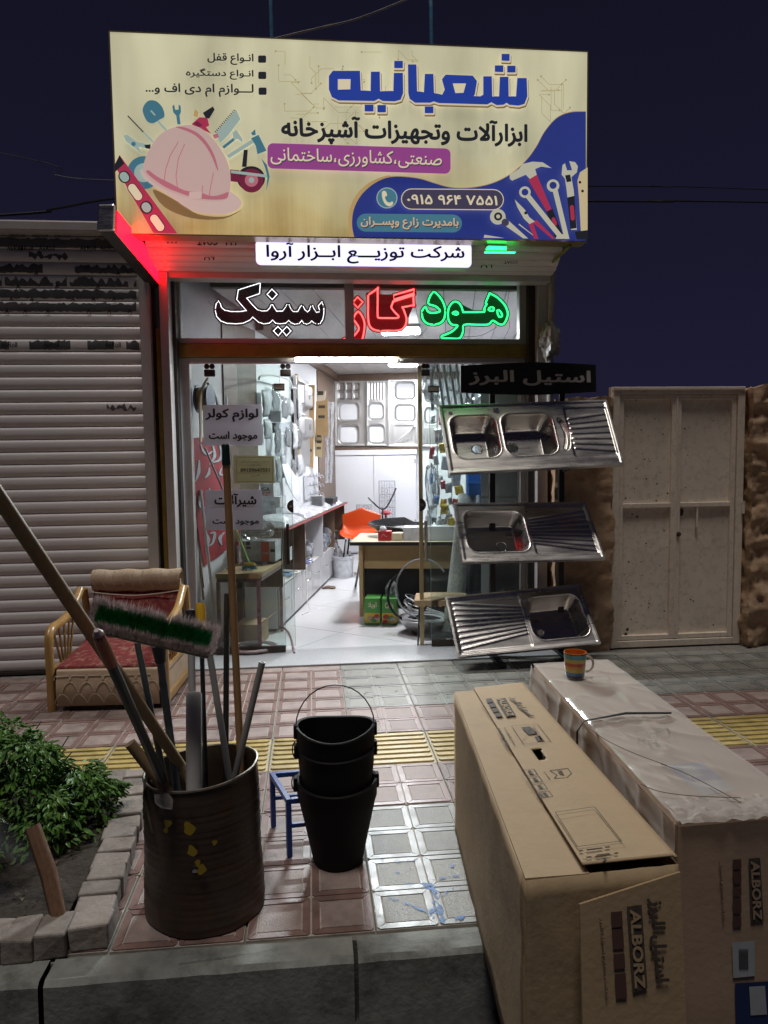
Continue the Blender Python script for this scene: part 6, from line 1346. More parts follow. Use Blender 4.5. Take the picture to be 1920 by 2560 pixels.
# ================================================================== inside the shop
M_cardb = M_card
M_clr = glassy('clear_bag', (.97, .98, 1.), .9, haze=.22, hcol=(.8, .82, .86), rough=.12, bump=.8, bscale=22)
M_wpk = pbr('white_packet', (.54, .55, .58), .25, var=.26, vscale=18, bump=.9, bscale=34)
M_grayb = pbr('grey_plastic_goods', (.35, .36, .38), .4)
M_orange = pbr('orange_plastic', (.62, .075, .012), .28); M_red = pbr('red_goods', (.42, .02, .028), .4); M_yel = pbr('yellow_goods', (.62, .42, .03), .4); M_grn = pbr('green_goods', (.06, .27, .04), .4)
M_bcr = pbr('blue_crate_plastic', (.012, .16, .55), .35, var=.08, vscale=8); M_lam = pbr('oak_laminate', (.42, .27, .115), .4, col2=(.48, .32, .15), vscale=7, stretch=(1, 1, 9))
M_cream = pbr('cream_laminate', (.62, .52, .36), .4)
def ibox(name, s0, s1, t0, t1, z0, z1, mat, parent=None, bevel=0, tag=None):
    mb = MB(); q_ = [I(s0, t0, z0), I(s1, t0, z0), I(s1, t1, z0), I(s0, t1, z0)]; mb.hexa(q_, [p+Vector((0, 0, z1-z0)) for p in q_]); return mb.build(name, mat, parent, bevel=bevel, tag=tag)
def sit(p): d_ = p-OB; return d_.dot(ir), d_.dot(iv)
def coil(c, R, r, n, seed, tilt=None, flat=.5, jit=.2, loops_seg=18, drop=None):
    rr_ = random.Random(seed); P_ = []
    for k_ in range(n*loops_seg):
        a = 6.2832*k_/loops_seg; lp = k_/loops_seg; rad_ = R*(1+jit*math.sin(lp*2.4+seed)*.5+jit*.4*noise.noise(Vector((lp*1.7, seed, 0)))); z = flat*r*2*math.sqrt(n)*noise.noise(Vector((lp*1.3, seed*3, a*.16)))+r*math.sqrt(n)*.9
        v = Vector((rad_*math.cos(a), rad_*math.sin(a)*.85, max(z, 0)+.0005*lp)); P_.append(Vector(c)+((tilt @ v) if tilt else v))
    mb = MB(); mb.tube(P_, r, 5); return mb
# -------- wall counter with drawers and shelves
SC = .38
ct = T('wall_counter', I(.2, -3.2, 0), 'long brown and white counter with drawers along the left shop wall', 'counter')
ibox('counter_top', .015, SC, -5.0, -1.46, .855, .88, M_wood, ct); ibox('top_edge', SC+.0005, SC+.004, -5.0, -1.46, .857, .868, M_red, ct)
ibox('back_panel', .015, .03, -5.0, -1.46, .40, .853, M_wood, ct)
for t_ in (-5.0, -4.05, -3.1, -2.3, -1.48): ibox('divider', .031, SC-.04, t_, t_+.018, .385, .853, M_wood if t_ != -3.1 else M_white, ct)
ibox('cabinet', .015, .285, -5.0, -2.1, .03, .37, M_white, ct); ibox('cabinet_top', .013, .30, -5.0, -2.09, .3705, .384, M_woodc, ct); ibox('plinth', .02, .27, -4.99, -2.1, .006, .029, M_dark, ct)
M_drw = pbr('glossy_drawer_front', (.46, .455, .46), .22, var=.08, vscale=6)
for k_ in range(6):
    t0 = -4.99+k_*.482; d_o = ibox('drawer', .286, .302, t0+.004, t0+.476, .04, .362, M_drw, ct, bevel=.003)
    hp_ = [I(.303, t0+.18, .24), I(.325, t0+.19, .243), I(.328, t0+.24, .245), I(.325, t0+.29, .243), I(.303, t0+.30, .24)]; MB().tube(cat_rom(hp_, 4, False), .005, 6).build('handle', M_chrome, d_o, smooth=True)
for (t0, z0) in ((-3.98, .62), (-3.0, .70), (-2.24, .72), (-4.6, .55)): ibox('price_card', .31, .3125, t0, t0+.10, z0, z0+.12, M_wpk, ct)
words = ('nearest', 'second', 'third', 'fourth', 'fifth', 'sixth', 'seventh', 'eighth')
for k_ in range(8):
    t0 = -4.9+k_*.40; rr_ = random.Random(k_); hh = rr_.uniform(.05, .10)
    def pk(u, v): 
        e = (math.sin(math.pi*u)*math.sin(math.pi*v))**.35; return tuple(I(.03+.335*u, t0+.36*v, .882+hh*e+.012*noise.noise(Vector((u*6+k_, v*6, 0)))*e))
    w_ = MB(); w_.grid(pk, 16, 16); w_.build('wrapped_packet', M_wpk, smooth=True, angle=30, tag=('clear wrapped white packet, %s along the counter from the street' % words[k_], 'packet', 'wrapped packets on the counter'))
pc_ = I(.27, -3.0, .93); ps = T('plate_stack', pc_, 'stack of white round plates on the wall counter', 'plates')
for k_ in range(9): MB().lathe([(0, .0), (.05, .0), (.085, .010), (.088, .012), (.05, .004), (0, .004)], pc_+Vector((0, 0, k_*.0125)), 20, caps=False).build('plate', M_wpk, ps, smooth=True)
ibox('black_case', .16, .37, -2.55, -2.2, .925, .99, M_ink, bevel=.006, tag=('black oblong case on the counter right of the plate stack', 'case'))
# big white dish leaning on the wall
dc = LW(S5(80, 945), .14); AX = Matrix.Rotation(-PHI, 3, 'Z') @ Matrix.Rotation(math.radians(70), 3, 'Y')
MB().lathe([(.0, .04), (.10, .035), (.19, .01), (.215, 0), (.212, -.006), (.185, .0), (.09, .025), (0, .03)], dc, 36, ax=AX, caps=False).build('white_dish', M_white, smooth=True, tag=('big round white dish leaning against the left wall above the counter', 'dish'))
# faucets board
fb = T('tap_display', LW(S5(205, 960), .03), 'small white board of chrome taps on the left wall', 'display')
a, b = LW(S5(160, 905), .012), LW(S5(250, 1040), .012); sa2, sb2 = sit(a), sit(b); ibox('board', .01, .025, sa2[1], sb2[1], b.z, a.z, M_white, fb)
for i in range(4):
    for j in range(3):
        c = I(.03, sa2[1]+(i+.5)*(sb2[1]-sa2[1])/4, b.z+.05+j*.11); MB().tube([c, c+ir*.07, c+ir*.09+Vector((0, 0, -.03))], .009, 6).tube([c+ir*.03, c+ir*.03+Vector((0, 0, .035))], .007, 6).build('tap', M_chrome, fb, smooth=True)
# -------- steel sinks hung on the back and left walls
def bq(x0, y0, x1, y1, off=.06): return [BW(S5(*p), off) for p in ((x0, y0), (x1, y0), (x1, y1), (x0, y1))]
copper = pbr('copper_disc', (.45, .20, .09), .4, metal=.6)
M_sink2 = pbr('bright_pressed_steel', (.50, .495, .49), .38, metal=1., var=.05, vscale=3, rvar=.06)
sink('wall_sink', 'first steel sink from the left on the back wall, grid tray above two bowls', bq(366, 272, 570, 706), [(.10, .80, .325, .62), (.10, .80, .665, .97)], [(.46, .51, .035), (.46, .80, .035)], [], 60, 110, cells=[(.09+.24*i, .09+.24*i+.235, .03+.13*j, .03+.13*j+.125) for i in range(3) for j in range(2)], mat=M_sink2, holes=False, depth=.10)
sink('wall_sink', 'second steel sink on the back wall, ribbed drainer above two bowls', bq(577, 272, 716, 706), [(.04, .84, .33, .60), (.04, .88, .66, .97)], [(.50, .51, .025), (.50, .76, .025)], [(.1+.14*k_, .04, .1+.14*k_, .28) for k_ in range(6)], 50, 110, mat=M_sink2, holes=False, depth=.10)
sink('wall_sink', 'third steel sink on the back wall, two bowls above a fan drainer', bq(722, 266, 924, 710), [(.20, .90, .02, .30), (.20, .90, .36, .63)], [(.54, .16, .03), (.54, .46, .03)], [(.86, .70, .25+.13*k_, .95-.004*k_*k_) for k_ in range(5)], 60, 110, mat=M_sink2, holes=False, depth=.10, panel=(.2, .9, .68, .97))
sink('wall_sink', 'fourth steel sink on the back wall, seen through the right glass door', bq(945, 268, 1075, 710), [(.12, .88, .05, .33), (.12, .88, .40, .66)], [(.5, .2, .03), (.5, .53, .03)], [(.15+.14*k_, .72, .15+.14*k_, .95) for k_ in range(6)], 50, 100, mat=M_sink2, holes=False, depth=.10)
lq = [LW(S5(*p), .05) for p in ((96, 225), (182, 265), (182, 830), (96, 850))]; lq = [I(.06, sit(lq[0])[1], 2.36), I(.06, sit(lq[1])[1], 2.36), I(.06, sit(lq[1])[1], 1.36), I(.06, sit(lq[0])[1], 1.36)]
sink('wall_sink', 'steel sink hung on the left wall, seen edge-on beside a wooden batten', [lq[0], lq[1], lq[2], lq[3]], [(.1, .85, .04, .36), (.1, .85, .40, .70)], [(.5, .2, .03), (.5, .55, .03)], [], 40, 90, mat=M_sink2, holes=False, depth=-.08)
ba = LW(S5(110, 260), .05); bb2 = LW(S5(115, 815), .05); MB().obox(I(.05, sit(ba)[1], 1.86), (.03, .05, 1.05), -PHI).build('wooden_batten', M_wp, tag=('vertical wooden batten on the left wall beside the hung sink', 'batten'))
ibox('wall_shelf', .0, 1.30, -.10, -.012, 1.575, 1.60, M_wood, tag=('dark board under the sinks on the back wall', 'shelf'))
cab = T('white_cabinet', I(.6, -.2, 0), 'tall white two-door cupboard on the back wall', 'cupboard')
ibox('header', .0, 1.235, -.14, -.012, 1.495, 1.57, M_white, cab); ibox('carcass', .005, 1.225, -.10, -.012, .02, 1.492, M_white, cab)
for (a, b) in ((.008, .585), (.591, 1.218)): ibox('door', a, b, -.125, -.103, .04, 1.488, M_white, cab, bevel=.003)
for z in (.5, 1.40): MB().obox(I(1.205, -.132, z), (.03, .012, .06), -PHI).build('hinge', M_grayb, cab)
# cardboard and hanging plastic at the back left
for i, (x0, y0, x1, y1, off, lab) in enumerate(((192, 300, 232, 852, .22, 'tall narrow cardboard strip with print leaning at the left wall'), (240, 400, 318, 640, .30, 'torn cardboard piece with a logo hanging beside the tall strip'), (236, 520, 288, 782, .34, 'small pale cardboard strip in front of the torn piece'), (235, 338, 306, 412, .28, 'crumpled pale cardboard flap above the torn piece'))):
    tt = -2.0+.18*i; P_ = [IT(S5(*p), tt) for p in ((x0, y0+(10 if i else 0)), (x1, y0), (x1+(6 if i == 1 else -10), y1), (x0-(12 if i == 0 else 4), y1-8))]
    t = T('cardboard_piece', (P_[2]+P_[3])/2, lab, 'cardboard'); MB().prism(P_, iv*.012).build('sheet', pbr('shop_cardboard_%d' % i, ((.42, .27, .12), (.40, .27, .13), (.52, .40, .22), (.58, .50, .38))[i], .7, var=.1, vscale=8), t)
    for k_ in range(5 if i in (0, 2) else 2):
        f_ = .12+.17*k_ if i != 1 else .18+.3*k_; c = P_[0]*(1-f_)+P_[3]*f_+(P_[1]-P_[0])*.5; MB().obox(c-iv*.004, ((P_[1]-P_[0]).length*.55, .002, .035), -PHI).build('print', M_pr, t)
def hang(u, v): p = IT(S5(300+60*u, 412+540*v), -1.75); return tuple(p+iv*(.03*math.sin(u*14+v*3)+.03*noise.noise(Vector((u*5, v*6, 3)))))
MB().grid(hang, 24, 30).build('plastic_dust_sheet', M_clr, smooth=True, tag=('long clear plastic sheet hanging by the dark wood panel at the back', 'plastic sheet'))
# -------- things under the counter
M_hose = pbr('blue_clear_hose', (.30, .34, .58), .25); M_wcab = pbr('white_cable', (.68, .69, .70), .4); M_bcab = pbr('blue_cable', (.04, .20, .40), .4)
c = IT(S5(165, 1440), -3.62); coil(I(.20, -3.70, .386), .13, .006, 9, 2, flat=1.2).build('hose_coil', M_hose, smooth=True, tag=('coil of bluish clear hose on the drawer unit', 'hose'))
coil(I(.22, -4.35, .386), .12, .0045, 9, 5, flat=1.2).build('cable_coil', M_wcab, smooth=True, tag=('tangle of white cable spilling over the near drawers', 'cable'))
coil(I(.20, -4.50, .40), .09, .006, 3, 8, flat=1.2).build('hose_coil', M_bcab, smooth=True, tag=('loop of blue hose in the white cable tangle', 'hose'))
W_ = [I(.22, -3.9, .40), I(.31, -3.95, .39), I(.34, -4.0, .25), I(.36, -4.1, .10), I(.40, -4.2, .02), I(.36, -4.35, .012)]; MB().tube(cat_rom(W_, 6, False), .0045, 6).build('loose_cable', M_wcab, smooth=True, tag=('white cable end hanging down the drawer fronts to the floor', 'cable'))
for i, (s_, t_, z_, r_, lab) in enumerate(((.20, -2.7, .48, .10, 'clear plastic bag of pale goods in the counter shelf'), (.22, -2.45, .52, .09, 'clear bag with blue goods beside the chrome stand'), (.2, -1.75, .18, .13, 'clear bag of grey parts on the floor past the white bucket'), (.2, -3.35, .49, .08, 'bunched clear bag left of the white divider'))):
    crumple(I(s_, t_, z_), r_, 26, 20+i, (1, 1, 1.25)).build('plastic_bag', M_clr, smooth=True, angle=30, tag=(lab, 'plastic bag'))
    crumple(I(s_, t_, z_-.02), r_*.72, 14, 40+i, (1, 1, 1.0)).build('bag_contents', (M_wpk, pbr('pale_blue_goods', (.30, .45, .65), .5), M_grayb, M_wpk)[i], smooth=True, angle=30, tag=('goods inside the ' + lab.split(' in ')[0].split(' beside ')[0].split(' on ')[0].split(' left ')[0] + (', first shelf bay', ', by the chrome stand', ', on the floor', ', left bay')[i], 'goods'))
rb = G(S4(880, 1625), .37); rbk = MB(); cR = I(.25, -4.86, .384)
MB().lathe([(.055, 0), (.045, .09), (.038, .115), (.034, .115), (.040, .09), (.05, .004)], cR, 20, caps=False).build('red_basket', pbr('red_orange_plastic', (.55, .05, .02), .35), smooth=True, tag=('upturned red plastic pot at the near end of the drawers', 'pot'))
wb = I(.42, -2.2, FZ); t = T('white_bucket', wb, 'white plastic bucket on the floor at the end of the drawers', 'bucket'); MB().lathe([(0, .0), (.115, .0), (.135, .24), (.142, .245), (.142, .262), (.13, .262), (.112, .01), (0, .01)], wb, 32, caps=False).build('shell', M_wpk, t, smooth=True); MB().tube([wb+Vector((.139*math.cos(a), .139*math.sin(a), .235)) for a in [6.2832*k_/28 for k_ in range(28)]], .006, 5, closed=True).build('rim', M_wpk, t)
t = T('chrome_stand', wb+Vector((0, 0, .2)), 'chrome folding stand sticking out of the white bucket', 'stand'); b_ = wb+Vector((0, 0, .02))
for (dx, dz) in ((-.20, .46), (-.08, .50), (.05, .42), (.09, .30)): MB().tube([b_+Vector((dx*.2, 0, 0)), b_+Vector((dx, -.02, dz))], .012, 6).build('leg', M_chrome, t, smooth=True)
MB().obox(b_+Vector((-.13, -.03, .50)), (.15, .05, .11)).build('head', M_ink, t, bevel=.01); MB().obox(b_+Vector((-.13, -.058, .50)), (.08, .004, .05)).build('screen', M_wpk, t)
t = T('white_carton', I(.74, -2.0, 0), 'white carton printed FIX beyond the white bucket', 'carton'); ibox('box', .60, .86, -2.15, -1.9, FZ, .30, M_wpk, t); fn = lambda p: IT(S5(*p), -2.152); letters('FIX', M_ink, t, fn((452, 1516)), fn((475, 1516)), fn((452, 1496)), bold=.03, rtl=False); ibox('tape', .60, .86, -2.152, -2.1505, .05, .065, pbr('navy_tape', (.03, .04, .15), .5), t)
# floor bits
c = G(S5(320, 1660), FZ); mb = MB()
for k_ in range(5): mb.tube([c+Vector((-.07+.012*k_, .01*k_, .012)), c+Vector((0, .004*k_, .022)), c+Vector((.06+.012*(k_ % 3), .02*k_-.03, .012))], [.012, .017, .011], 7)
mb.build('work_glove', pbr('brown_glove', (.20, .13, .10), .9), smooth=True, tag=('brown work glove dropped on the white floor', 'glove'))
c = G(S5(275, 1797), FZ); MB().add([c+Vector(v) for v in ((-.05, -.02, .003), (.04, -.025, .006), (.05, .02, .003), (-.03, .02, .008))], [(0, 1, 2, 3)]).build('paper_scrap', M_paper, tag=('white paper scrap on the shop floor', 'paper'))
# -------- orange chair, racks, bicycle
cc_ = IT(S5(530, 1310), -1.9); cc_.z = .44; oc = T('orange_chair', (cc_.x, cc_.y, FZ), 'orange moulded plastic shell chair behind the desk', 'chair')
def shell(u, v):
    a = (u-.5)*math.pi*1.15; hgt_ = .02+.36*max(0, v-.35)/.65*(1-.55*abs(u-.5)*2)**1.0 if v > .35 else .02; w_ = .22+.03*v
    y = -.20+.42*min(v/.55, 1)+.06*max(0, v-.55); return tuple(Vector((cc_.x, cc_.y, cc_.z))+ir*(math.sin(a)*w_)+iv*(y-.10*math.cos(a)*0)+Vector((0, 0, hgt_+.10*(abs(u-.5)*2)**2)))
MB().grid(shell, 24, 20).build('seat_shell', M_orange, oc, smooth=True, thick=.006, angle=80)
for (a, b) in ((-.15, -.15), (.15, -.15), (-.15, .15), (.15, .15)): p0_ = Vector((cc_.x, cc_.y, .45))+ir*a+iv*b; MB().tube([p0_, Vector((p0_.x, p0_.y, FZ))+ir*a*.4+iv*b*.4], .011, 8).build('leg', M_black, oc, smooth=True)
def wrack(label, x0, y0, x1, y1, t_, seed):
    a, b = IT(S5(x0, y0), t_), IT(S5(x1, y1), t_); T_ = T('wire_rack', (a.x, a.y, b.z), label, 'rack'); mb = MB(); rr_ = random.Random(seed)
    wv_, hv = (b-a).dot(ir), a.z-b.z; O = Vector((a.x, a.y, b.z))
    for k_ in range(9): z = hv*k_/8; mb.tube([O+Vector((0, 0, z)), O+ir*wv_+Vector((0, 0, z))], .004, 5)
    for k_ in range(7): s_ = wv_*k_/6; mb.tube([O+ir*s_, O+ir*s_+Vector((0, 0, hv))], .004, 5)
    for k_ in range(10): c = O+ir*wv_*rr_.uniform(.2, .8)+Vector((0, 0, hv*rr_.uniform(.15, .85))); mb.tube([c+ir*.05*math.cos(q_)+Vector((0, 0, .05*math.sin(q_)))-iv*.012 for q_ in [6.2832*j/12 for j in range(12)]], .0035, 5, closed=True)
    mb.build('wires', M_chrome, T_, smooth=True); MB().hexa([O-iv*.03-ir*.01, O-iv*.03+ir*(wv_+.01), O+iv*.03+ir*(wv_+.01), O+iv*.03-ir*.01], [O-iv*.03-ir*.01+Vector((0, 0, hv+.01)), O-iv*.03+ir*(wv_+.01)+Vector((0, 0, hv+.01)), O+iv*.03+ir*(wv_+.01)+Vector((0, 0, hv+.01)), O+iv*.03-ir*.01+Vector((0, 0, hv+.01))]).build('plastic_wrap', M_clr, T_)
wrack('tall chrome wire rack in clear wrap behind the bicycle', 662, 942, 768, 1290, -.45, 1); wrack('short chrome wire rack in clear wrap left of the bicycle', 512, 1100, 610, 1280, -.7, 2)
bk = T('bicycle', I(.86, -1.3, 0), 'red bicycle with black handlebar standing behind the desk', 'bicycle'); M_brd = pbr('red_bike_paint', (.28, .02, .03), .3); bo = I(.86, -1.35, FZ)
def wheel(c, nm):
    w_ = T(nm, c, '', ''); del w_['label'], w_['category']; w_.parent = bk; w_.matrix_parent_inverse = WM[bk.name].inverted()
    MB().tube([c+iv*.24*math.cos(a)+Vector((0, 0, .24*math.sin(a))) for a in [6.2832*k_/30 for k_ in range(30)]], .02, 7, closed=True).build('tyre', M_ink, w_, smooth=True); MB().tube([c+iv*.215*math.cos(a)+Vector((0, 0, .215*math.sin(a))) for a in [6.2832*k_/30 for k_ in range(30)]], .008, 5, closed=True).build('rim', M_chrome, w_, smooth=True)
    mb = MB()
    for k_ in range(10): a = 6.2832*k_/10; mb.tube([c, c+iv*.21*math.cos(a)+Vector((0, 0, .21*math.sin(a)))], .0018, 4)
    mb.build('spokes', M_chrome, w_)
wheel(bo+iv*-.42+Vector((0, 0, .262)), 'wheel'); wheel(bo+iv*.42+Vector((0, 0, .262)), 'wheel')
U = lambda y, z, x=0: bo+iv*y+ir*x+Vector((0, 0, z))
MB().tube([U(-.42, .26), U(-.30, .62), U(.05, .30), U(.42, .26), U(.15, .60), U(-.30, .58)], .014, 7).tube([U(.05, .30), U(.17, .68)], .014, 7).build('frame', M_brd, bk, smooth=True)
MB().tube([U(-.30, .60), U(-.27, .80)], .012, 7).tube(cat_rom([U(-.20, .93, -.19), U(-.26, .88, -.13), U(-.27, .80, -.04), U(-.27, .80, .04), U(-.26, .93, .12), U(-.20, 1.05, .17)], 5, False), .011, 7).build('handlebar', M_black, bk, smooth=True)
MB().lathe([(0, 0), (.07, .0), (.085, .03), (.05, .055), (0, .06)], U(.18, .68), 16, fn=lambda p, a: Vector((p.x*.9, p.y*1.35, p.z))).build('saddle', M_brd, bk, smooth=True)
# -------- desk and what is on and under it
DZ = .70
da, db_, dc_ = G(S5(466, 1346), DZ), G(S5(490, 1313), DZ), G(S5(930, 1313), DZ); sA, tA = sit(da); tB = max(sit(db_)[1], tA+.75)
desk = T('desk', I(1.4, -4.2, 0), 'oak laminate desk with black modesty panel in the middle of the shop', 'desk')
ibox('desk_top', sA, 1.98, tA, tB, DZ-.03, DZ, M_cream, desk); ibox('top_edge', sA-.002, 1.98, tA-.004, tA-.0005, DZ-.034, DZ-.004, M_black, desk)
ibox('side_panel', .905, .94, tA+.05, tB-.03, FZ, DZ-.032, M_lam, desk); ibox('side_panel', 1.90, 1.935, tA+.05, tB-.03, FZ, DZ-.032, M_lam, desk)
ibox('apron', .941, 1.899, tA+.12, tA+.14, .44, DZ-.032, M_lam, desk); ibox('modesty_panel', .941, 1.899, tA+.16, tA+.175, .06, .439, M_black, desk)
MB().tube([I(sA+.05, tB-.05, DZ-.03), I(.66, -2.85, FZ)], .014, 8).build('leg', M_black, desk, smooth=True)
def dbox(name, x0, y0, x1, y1, t_, dep, mat, lab, cat, z0=DZ+.001):
    a, b = IT(S5(x0, y0), t_), IT(S5(x1, y1), t_); s0, s1 = sit(a)[0], sit(b)[0]; return T(name, I((s0+s1)/2, t_+dep/2, z0), lab, cat), s0, s1, a.z-(b.z-z0)
tF = tA+.07
t, s0, s1, z1 = dbox('tissue_box', 654, 1288, 740, 1350, tF, .12, M_red, 'red tissue box with a small white logo on the desk', 'box'); ibox('box', s0, s1, tF, tF+.12, DZ+.001, z1, M_red, t)
MB().tube(cat_rom([I(s0+.03, tF-.002, z1-.05), I((s0+s1)/2-.01, tF-.002, z1-.025), I((s0+s1)/2+.01, tF-.002, z1-.045), I(s1-.03, tF-.002, z1-.04)], 4, False), .0018, 4).build('logo', M_wpk, t); crumple(I((s0+s1)/2-.02, tF+.05, z1+.012), .03, 14, 3).build('tissue', M_wpk, t, smooth=True)
t, s0, s1, z1 = dbox('cream_tray', 745, 1300, 816, 1350, tF, .12, M_cream, 'small cream cardboard tray beside the red tissue box', 'tray'); ibox('box', s0, s1, tF, tF+.12, DZ+.001, z1, M_cream, t)
t, s0, s1, z1 = dbox('flat_carton', 820, 1266, 958, 1350, tF+.02, .25, M_wpk, 'flat white carton on the desk beside the brass door edge', 'carton'); ibox('box', s0, s1, tF+.02, tF+.27, DZ+.001, z1, M_grayb if False else M_wpk, t)
t, s0, s1, z1 = dbox('long_white_box', 962, 1258, 1165, 1350, tF+.02, .25, M_wpk, 'long white box on the desk behind the right glass door', 'box'); ibox('box', s0, s1, tF+.02, tF+.30, DZ+.001, z1, M_white, t)
M_bh = pbr('black_hose', (.012, .012, .014), .35)
mb = MB()
for k_ in range(6):
    R_ = .26+.012*k_; mb.tube([I(1.42, tA+.48, DZ+.015+.012*k_)+(ir*math.cos(a)*R_*1.45+iv*math.sin(a)*R_*.8)+Vector((0, 0, .03*math.sin(a)+.05*(math.cos(a) < -.2))) for a in [6.2832*j/30 for j in range(30)]], .011, 6, closed=True)
mb.build('hose_coil', M_bh, smooth=True, tag=('big coil of black hose lying on the desk', 'hose'))
mb = crumple(I(1.62, tA+.42, DZ+.09), .13, 30, 9, (1.5, 1, .55)); mb.build('black_bag', pbr('black_bin_bag', (.03, .03, .033), .22, bump=.4), smooth=True, angle=30, tag=('shiny black plastic bag on the desk behind the cartons', 'plastic bag'))
for i, (x0, x1) in enumerate(((562, 668), (676, 782))):
    tt = -4.72+.0*i; a, b = IT(S5(x0, 1672), tt), IT(S5(x1, 1850), tt); s0, s1 = sit(a)[0], sit(b)[0]; hh = a.z-b.z
    t = T('oil_tin', I((s0+s1)/2, tt, FZ), ('left green oil tin under the desk, Persian brand word on top', 'right green oil tin under the desk, half hidden by the cable bowl')[i], 'tin', 'oil tins under the desk'); ibox('tin', s0, s1, tt, tt+.20, FZ, FZ+hh, M_grn, t, bevel=.006)
    ibox('print_band', s0+.002, s1-.002, tt-.0015, tt-.0005, FZ+hh*.08, FZ+hh*.45, M_yel, t)
    rr_ = random.Random(i)
    for k_ in range(9): c = I(s0+(s1-s0)*rr_.uniform(.15, .85), tt-.0025-.0003*k_, FZ+hh*rr_.uniform(.12, .34)); MB().prism([c+ir*.022*math.cos(a)+Vector((0, 0, .018*math.sin(a))) for a in [6.2832*j/9 for j in range(9)]], -iv*.0002).build('print', (M_red, M_grayb, M_wp, M_grn)[k_ % 4], t)
    letters('اویلا' if i == 0 else 'Oila', M_cream, t, I(s0+.03, tt-.002, FZ+hh*.62), I(s1-.03, tt-.002, FZ+hh*.62), I(s0+.03, tt-.002, FZ+hh*.86), bold=.03, rtl=(i == 0))
crumple(I(1.22, -4.60, .285), .06, 20, 12, (.9, .9, 1.3)).build('plastic_bag', M_clr, smooth=True, angle=30, tag=('clear plastic bag on top of the right oil tin', 'plastic bag'))
# bowl with cable, grey coils, cushion stool
bcen = I(1.52, -4.95, FZ); MB().lathe([(0, .0), (.10, .0), (.17, .05), (.225, .125), (.222, .128), (.165, .055), (.095, .008), (0, .008)], bcen, 36, caps=False).build('steel_bowl', M_sink2, smooth=True, tag=('wide steel bowl on the floor heaped with grey cable', 'bowl'))
M_gcab = pbr('grey_cable', (.42, .43, .45), .35)
coil(bcen+Vector((0, 0, .075)), .165, .010, 8, 3, flat=.9).build('cable_coil', M_gcab, smooth=True, tag=('grey cable coil heaped in the steel bowl', 'cable'))
coil(I(1.58, -4.55, .08), .25, .006, 10, 7, flat=3.5, tilt=Matrix.Rotation(math.radians(12), 3, 'Y')).build('cable_coil', M_wcab, smooth=True, tag=('loose white cable coil under the desk behind the bowl', 'cable'))
ibox('cable_crate', 1.40, 1.80, -4.7, -4.40, FZ, .20, M_black, tag=('low black crate under the desk holding white cable', 'crate'))
W_ = [I(1.38, -4.9, .30)+ir*.17*math.cos(a)+Vector((0, 0, .19*math.sin(a)))+iv*.05*math.sin(a) for a in [1.9+4.6*k_/24 for k_ in range(25)]]; MB().tube(W_, .011, 7).build('hose_loop', M_bh, smooth=True, tag=('black hose loop standing beside the oil tins', 'hose'))
W_ = [I(1.50, -4.9, .36)+ir*.22*math.cos(a)+Vector((0, 0, .24*math.sin(a)))+iv*.05*math.sin(a) for a in [.6+4.2*k_/24 for k_ in range(25)]]; MB().tube(W_, .008, 7).build('cable_loop', M_gcab, smooth=True, tag=('grey cable loop arching above the steel bowl', 'cable'))
sc_ = I(1.66, -5.28, 0); so_ = T('cushion_stool', sc_, 'thin-legged stool with a tan fringed cushion inside the right door', 'stool'); zt_ = F(S5(975, 1715), sc_.y).z
mb = MB(); mb.grid(lambda u, v: tuple(sc_+ir*(-.20+.40*u)+iv*(-.15+.30*v)+Vector((0, 0, zt_+.022*(math.sin(math.pi*u)*math.sin(math.pi*v))**.4))), 18, 12); mb.grid(lambda u, v: tuple(sc_+ir*(-.20+.40*u)+iv*(-.15)+Vector((0, 0, zt_-.045+.045*v+.006*math.sin(u*60)*(1-v)))), 60, 2); mb.grid(lambda u, v: tuple(sc_+ir*(-.20)+iv*(.15-.30*u)+Vector((0, 0, zt_-.045+.045*v))), 12, 2); mb.build('cushion', pbr('tan_plush', (.48, .34, .20), .95, var=.2, vscale=25, bump=.9, bscale=150), so_, smooth=True, angle=50)
for (a, b) in ((-.16, -.12), (.16, -.12), (-.16, .12), (.16, .12)): MB().tube([sc_+ir*a+iv*b+Vector((0, 0, zt_-.02)), sc_+ir*a*1.1+iv*b*1.15+Vector((0, 0, FZ))], .006, 6).build('leg', M_black, so_, smooth=True)
# -------- right side: white mesh roll, dark wrapped roll, shelves of goods, blue crates
rb0, rb1 = F(D(975, 1378), 2.0), F(S5(1250, 1035), 2.25); rb0.z = max(rb0.z, .03)
M_mesh = pbr('white_plastic_mesh', (.55, .57, .56), .6, var=.25, vscale=45, bump=2.0, bscale=70)
MB().tube([rb0, (rb0+rb1)/2, rb1], .075, 20).build('mesh_roll', M_mesh, smooth=True, tag=('tall leaning roll of white plastic mesh inside the right glass', 'roll'))
rd0, rd1 = rb0+Vector((.20, .12, 0)), rb1+Vector((.12, .12, -.38)); MB().tube([rd0, rd1], .085, 16).build('film_roll', pbr('dark_film_roll', (.035, .045, .055), .2, var=.4, vscale=9), smooth=True, tag=('dark shiny film roll leaning beside the white mesh roll', 'roll'))
ibox('white_board', 2.08, 2.30, -5.28, -5.24, .02, 1.0, M_white, tag=('white panel standing at the right end of the shop window', 'panel'))
sh = T('goods_shelf', I(2.15, -4.0, 0), 'shelf of hardware along the right shop wall behind the glass', 'shelf')
for z in (.78, 1.12, 1.46, 1.80): ibox('shelf_board', 1.98, 2.40, -5.1, -1.2, z, z+.02, M_white, sh)
for t_ in (-5.1, -3.7, -2.4, -1.2): ibox('upright', 1.98, 2.40, t_, t_+.02, FZ, 2.2, M_white, sh)
